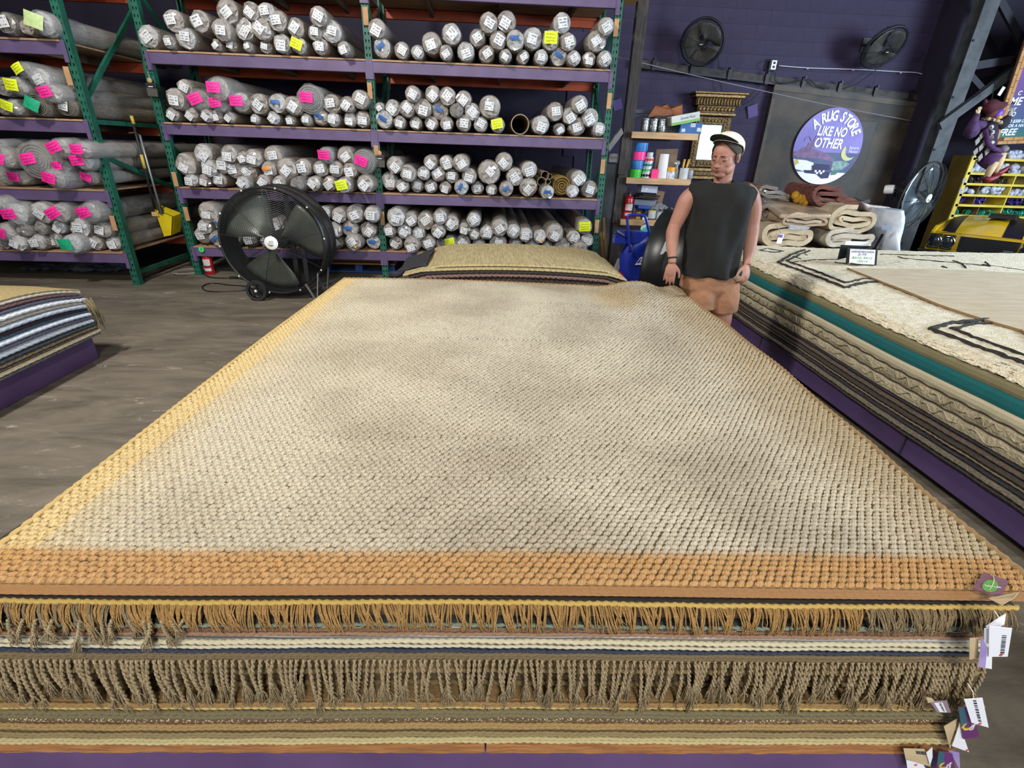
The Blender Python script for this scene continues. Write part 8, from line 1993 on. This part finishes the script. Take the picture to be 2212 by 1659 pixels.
b = MB(); N_ = 56; last = b_last = [Vector(sh.data.vertices[(len(dense) - 1) * N_ + k].co) + Vector(WORG[sh.name]) for k in range(N_)]; b.tube(last + [last[0]], 0.0065, 6, cap=False); b.build('neck_rib', SHIRT, sh, smooth=True)
SHORT = mat('tan_chino', '9c7052', 0.85, c2='8a6046', scale=5, bump=0.3, bscale=26)
b = MB(); w0 = mp_(1529, 588); ring_loft(b, [(w0 + Vector((0, 0, -0.17)), 0.12, 0.085, yw), (w0 + Vector((0, 0, -0.11)), 0.188, 0.120, yw), (w0, 0.174, 0.122, yw), (w0 + Vector((0, 0, 0.04)), 0.160, 0.115, yw)], 32)
for h_, k_, zb in ((hipR, kR, 0.655), (hipL, kL, 0.640)):
    e = h_.lerp(k_, (h_.z - zb) / (h_.z - k_.z)); b.tube([h_ + Vector((0, -0.005, 0.09)), h_ + Vector((0, -0.018, 0)), h_.lerp(e, 0.5) + Vector((0, -0.018, 0)), e + Vector((0, -0.01, 0))], [0.092, 0.108, 0.107, 0.107], 24)
so = b.build('shorts', SHORT, man); md = so.modifiers.new('r', 'REMESH'); md.mode = 'VOXEL'; md.voxel_size = 0.008; md.use_smooth_shade = True; md = so.modifiers.new('s', 'SMOOTH'); md.iterations = 14
tx = bpy.data.textures.new('folds', 'CLOUDS'); tx.noise_scale = 0.07; md = so.modifiers.new('d', 'DISPLACE'); md.texture = tx; md.strength = 0.012; md.mid_level = 0.5
apply_mods(so)
for p in so.data.polygons: p.use_smooth = True
b = MB(); b.torus(AR[-2] + Vector((0, 0, -0.004)), 0.033, 0.005, (AR[-1] - AR[-3]), 24, 6); b.build('wrist_band', mat('black_cord', '141312', 0.7), man, smooth=True)
for f_ in (fR, fL):
    b = MB(); b.tube([f_ + Vector((0, 0.075, -0.035)), f_ + Vector((-0.008, -0.03, -0.03)), f_ + Vector((-0.018, -0.12, -0.045)), f_ + Vector((-0.022, -0.19, -0.052))], [0.044, 0.05, 0.046, 0.026], 16); b.build('shoe', mat('dark_shoe', '26221f', 0.6), man, smooth=True)
# ================================================================== price tags on the right front corner of the big stack
def T_(x, y): return 1940 + x / 3.779, 1220 + y / 3.779
TK = mat('kraft_tag', 'c3b08c', 0.8, c2='b29e7a', scale=8); TW = mat('white_tag', 'e3e6ee', 0.5); TP = mat('plum_tag', '6a2a72', 0.4, c2='57235f', scale=6); TT = mat('teal_tag', '2f5a6c', 0.4); BARI = mat('bar_ink', '2a2c38', 0.7); REDD = mat('red_dot', 'b3242c', 0.6); TLIL = mat('lilac_tag', '8d78b8', 0.45, c2='a898cc', scale=8)
def tagcard(pts, Y, m, label, dy=(0, 0, 0, 0), bars=None, dot=None, text=None, band=None, string=None):
    q = [atY(*T_(a, c), Y + d) for (a, c), d in zip(pts, dy)]; c0 = sum(q, Vector()) / len(q); n = (q[1] - q[0]).cross(q[2] - q[0]).normalized()
    if n.dot(CAM - c0) < 0: n = -n
    t = thing('hang_tag', c0, label, 'tag', 'tags on the front stack')
    b = MB(); b.prism(q, -n * 0.0012); b.build('card', m, t)
    def uv(u, v, o=0.0006): return (q[0] * (1 - u) + q[1] * u) * (1 - v) + (q[3] * (1 - u) + q[2] * u) * v + n * o
    if band:
        for (u0, v0, u1, v1, bm) in band:
            b = MB(); b.prism([uv(u0, v0, 0.0003), uv(u1, v0, 0.0003), uv(u1, v1, 0.0003), uv(u0, v1, 0.0003)], n * 0.0004); b.build('printed_panel', bm, t)
    if bars:
        u0, v0, u1, v1, vert = bars; b = MB(); rr = random.Random(int(c0.x * 1e4)); k = 0.0
        while k < 0.97:
            wd = rr.choice((0.03, 0.05, 0.07)); 
            if vert: P = [(u0, v0 + (v1 - v0) * k), (u1, v0 + (v1 - v0) * k), (u1, v0 + (v1 - v0) * (k + wd)), (u0, v0 + (v1 - v0) * (k + wd))]
            else: P = [(u0 + (u1 - u0) * k, v0), (u0 + (u1 - u0) * (k + wd), v0), (u0 + (u1 - u0) * (k + wd), v1), (u0 + (u1 - u0) * k, v1)]
            b.prism([uv(*p, 0.0008) for p in P], n * 0.0003); k += wd + rr.choice((0.03, 0.05))
        b.build('barcode', BARI, t)
    if dot:
        b = MB(); b.lathe([(0.0042, 0), (0.0042, 0.0004)], uv(*dot, 0.0008), n, 12); b.build('printed_dot', REDD, t)
    if text:
        for s, u, v, sz, ang in text:
            xd = (q[1] - q[0]).normalized(); yd = n.cross(xd); xd2 = xd * math.cos(ang) + yd * math.sin(ang); b = MB(); text_on(b, s, sz, frame(uv(u, v, 0.0012), xd2, n.cross(xd2)), 0.15, 0.0003); b.build('lettering', TW, t)
    if string:
        b = MB(); b.tube([q[0].lerp(q[1], 0.5), q[0].lerp(q[1], 0.5) + Vector(string) * 0.5 + Vector((0, -0.005, 0.004)), q[0].lerp(q[1], 0.5) + Vector(string)], 0.0008, 4); b.build('string', TW, t)
    return t, uv, n
def crescent(t, uv, n, u, v, r):
    b = MB(); c = uv(u, v, 0.0010); x = (uv(1, .5) - uv(0, .5)).normalized(); y = n.cross(x)
    b.tube([c + x * (r * math.cos(a)) + y * (r * math.sin(a)) for a in [math.radians(d) for d in range(120, 341, 20)]], [0.0005, 0.0015, 0.0024, 0.003, 0.0034, 0.0034, 0.0034, 0.003, 0.0026, 0.002, 0.0012, 0.0005], 5); b.build('crescent', mat('crescent_gold', 'cbb14a', 0.5), t)
YT = 0.757
# brown leaf card lying on the top rug
zt_ = ZT + 0.016
q = [atZ(*T_(a, c), zt_) for a, c in ((605, 190), (700, 58), (908, 132), (838, 268))]; c0 = sum(q, Vector()) / 4
t = thing('hang_tag', c0, 'plum wood-grain card with a green leaf lying on the top rug corner', 'tag', 'tags on the front stack')
b = MB(); b.prism(q, (0, 0, -0.0015)); b.build('card', mat('plum_wood', '7c5560', 0.4, c2='5e3c48', scale=20, stretch=(1, 9, 1)), t, )
b = MB(); L = [atZ(*T_(a, c), zt_ + 0.0008) for a, c in ((684, 170), (700, 142), (735, 125), (775, 122), (805, 145), (822, 182), (800, 212), (760, 226), (718, 218), (692, 196))]; b.prism(L, (0, 0, 0.0006)); lf = b.build('printed_leaf', mat('leaf_print', '5e9440', 0.45, c2='4a7c30', scale=40), t)
b = MB(); b.tube([atZ(*T_(a, c), zt_ + 0.0018) for a, c in ((745, 205), (770, 165), (784, 120), (775, 90), (752, 80))], [0.0006, 0.001, 0.001, 0.001, 0.0006], 5); b.build('leaf_stem', mat('stem_print', 'a8b070', 0.5), lf)
for s, a, c in (('Fair', 735, 172), ('Trade', 800, 180)):
    b = MB(); o_ = atZ(*T_(a, c), zt_ + 0.0016); xd = atZ(*T_(a + 40, c + 3), zt_) - atZ(*T_(a, c), zt_); xd.z = 0; text_on(b, s, 0.009, frame(o_, xd, Vector((-xd.y, xd.x, 0)))); b.build('lettering', TW, lf)
tagcard([(735, 272), (980, 225), (945, 268), (845, 328)], YT - 0.005, TK, 'blank kraft tag sticking out under the leaf card', dy=(0.03, 0.03, 0.0, 0.0))
tagcard([(718, 505), (882, 395), (868, 488), (730, 545)], YT, TW, 'upper folded white tag just below the kraft one', dy=(0, 0.01, 0, 0))
tagcard([(745, 500), (932, 520), (895, 750), (740, 752)], YT - 0.02, TW, 'large white barcode tag with a red dot, upper right', bars=(0.58, 0.25, 0.78, 0.9, True), dot=(0.62, 0.93), string=(-0.01, 0.02, 0.03))
tagcard([(705, 520), (800, 520), (790, 650), (705, 640)], YT - 0.012, TW, 'white barcode tag tucked left of the large one', bars=(0.6, 0.05, 0.85, 0.7, True), dot=(0.6, 0.86))
tagcard([(586, 605), (655, 598), (655, 762), (582, 775)], YT - 0.006, TK, 'plain kraft tag hanging left of the white barcode tags')
tagcard([(683, 590), (768, 745), (765, 852), (655, 832)], YT - 0.016, TW, 'white and lilac tag hanging below the upper barcode tags', band=[(0.0, 0.0, 0.5, 1.0, TLIL)])
tagcard([(232, 1085), (280, 1092), (300, 1115), (245, 1130)], YT - 0.004, TK, 'tiny kraft corner of a tag under the tassels')
tagcard([(258, 1118), (400, 1112), (432, 1208), (320, 1205)], YT - 0.002, mat('mauve_tag', '8e7a88', 0.5), 'small mauve and white tag under the tassels', band=[(0.2, 0.1, 0.7, 0.95, TW)], bars=(0.45, 0.15, 0.6, 0.9, True))
tt_, uv_, n_ = tagcard([(490, 1165), (598, 1160), (666, 1405), (532, 1424)], YT - 0.018, TP, 'plum and teal shop card with a golden crescent, middle of the lower tags', band=[(0.0, 0.0, 0.45, 0.55, TT)], text=[('Banana', 0.80, 0.62, 0.010, -1.45), ('Manor', 0.62, 0.64, 0.010, -1.45)]); crescent(tt_, uv_, n_, 0.42, 0.58, 0.013)
tagcard([(540, 1100), (690, 1088), (740, 1330), (600, 1290)], YT - 0.026, TW, 'big white barcode tag with red dot, over the plum card', bars=(0.45, 0.05, 0.62, 0.85, True), dot=(0.50, 0.93), string=(-0.01, 0.02, 0.03))
tagcard([(375, 1322), (482, 1258), (470, 1345), (425, 1505)], YT - 0.008, TK, 'folded kraft tag left of the plum card')
tagcard([(505, 1290), (535, 1400), (580, 1530), (440, 1480)], YT - 0.014, TW, 'narrow white tag pointing down below the plum card', dot=(0.9, 0.9))
tagcard([(44, 1500), (215, 1505), (268, 1650), (62, 1588)], YT - 0.008, TK, 'wide kraft tag with small barcode at the bottom edge', bars=(0.55, 0.12, 0.98, 0.32, False))
tagcard([(66, 1595), (200, 1620), (262, 1720), (80, 1690)], YT - 0.004, TW, 'white tag with red mark cut by the bottom picture edge', dot=(0.5, 0.25))
tagcard([(230, 1535), (280, 1490), (282, 1570), (262, 1640)], YT - 0.012, TW, 'crumpled narrow white tag beside the wide kraft one')
tt_, uv_, n_ = tagcard([(330, 1520), (445, 1545), (475, 1740), (300, 1740)], YT - 0.016, TP, 'plum shop card with golden crescent at the very bottom', band=[(0.0, 0.0, 0.4, 0.5, TT)], text=[('Banana', 0.75, 0.45, 0.010, -0.9), ('Manor', 0.58, 0.52, 0.010, -0.9)]); crescent(tt_, uv_, n_, 0.42, 0.48, 0.013)
tagcard([(410, 1515), (500, 1535), (508, 1690), (450, 1570)], YT - 0.012, TLIL, 'pale lilac tag right of the bottom plum card')
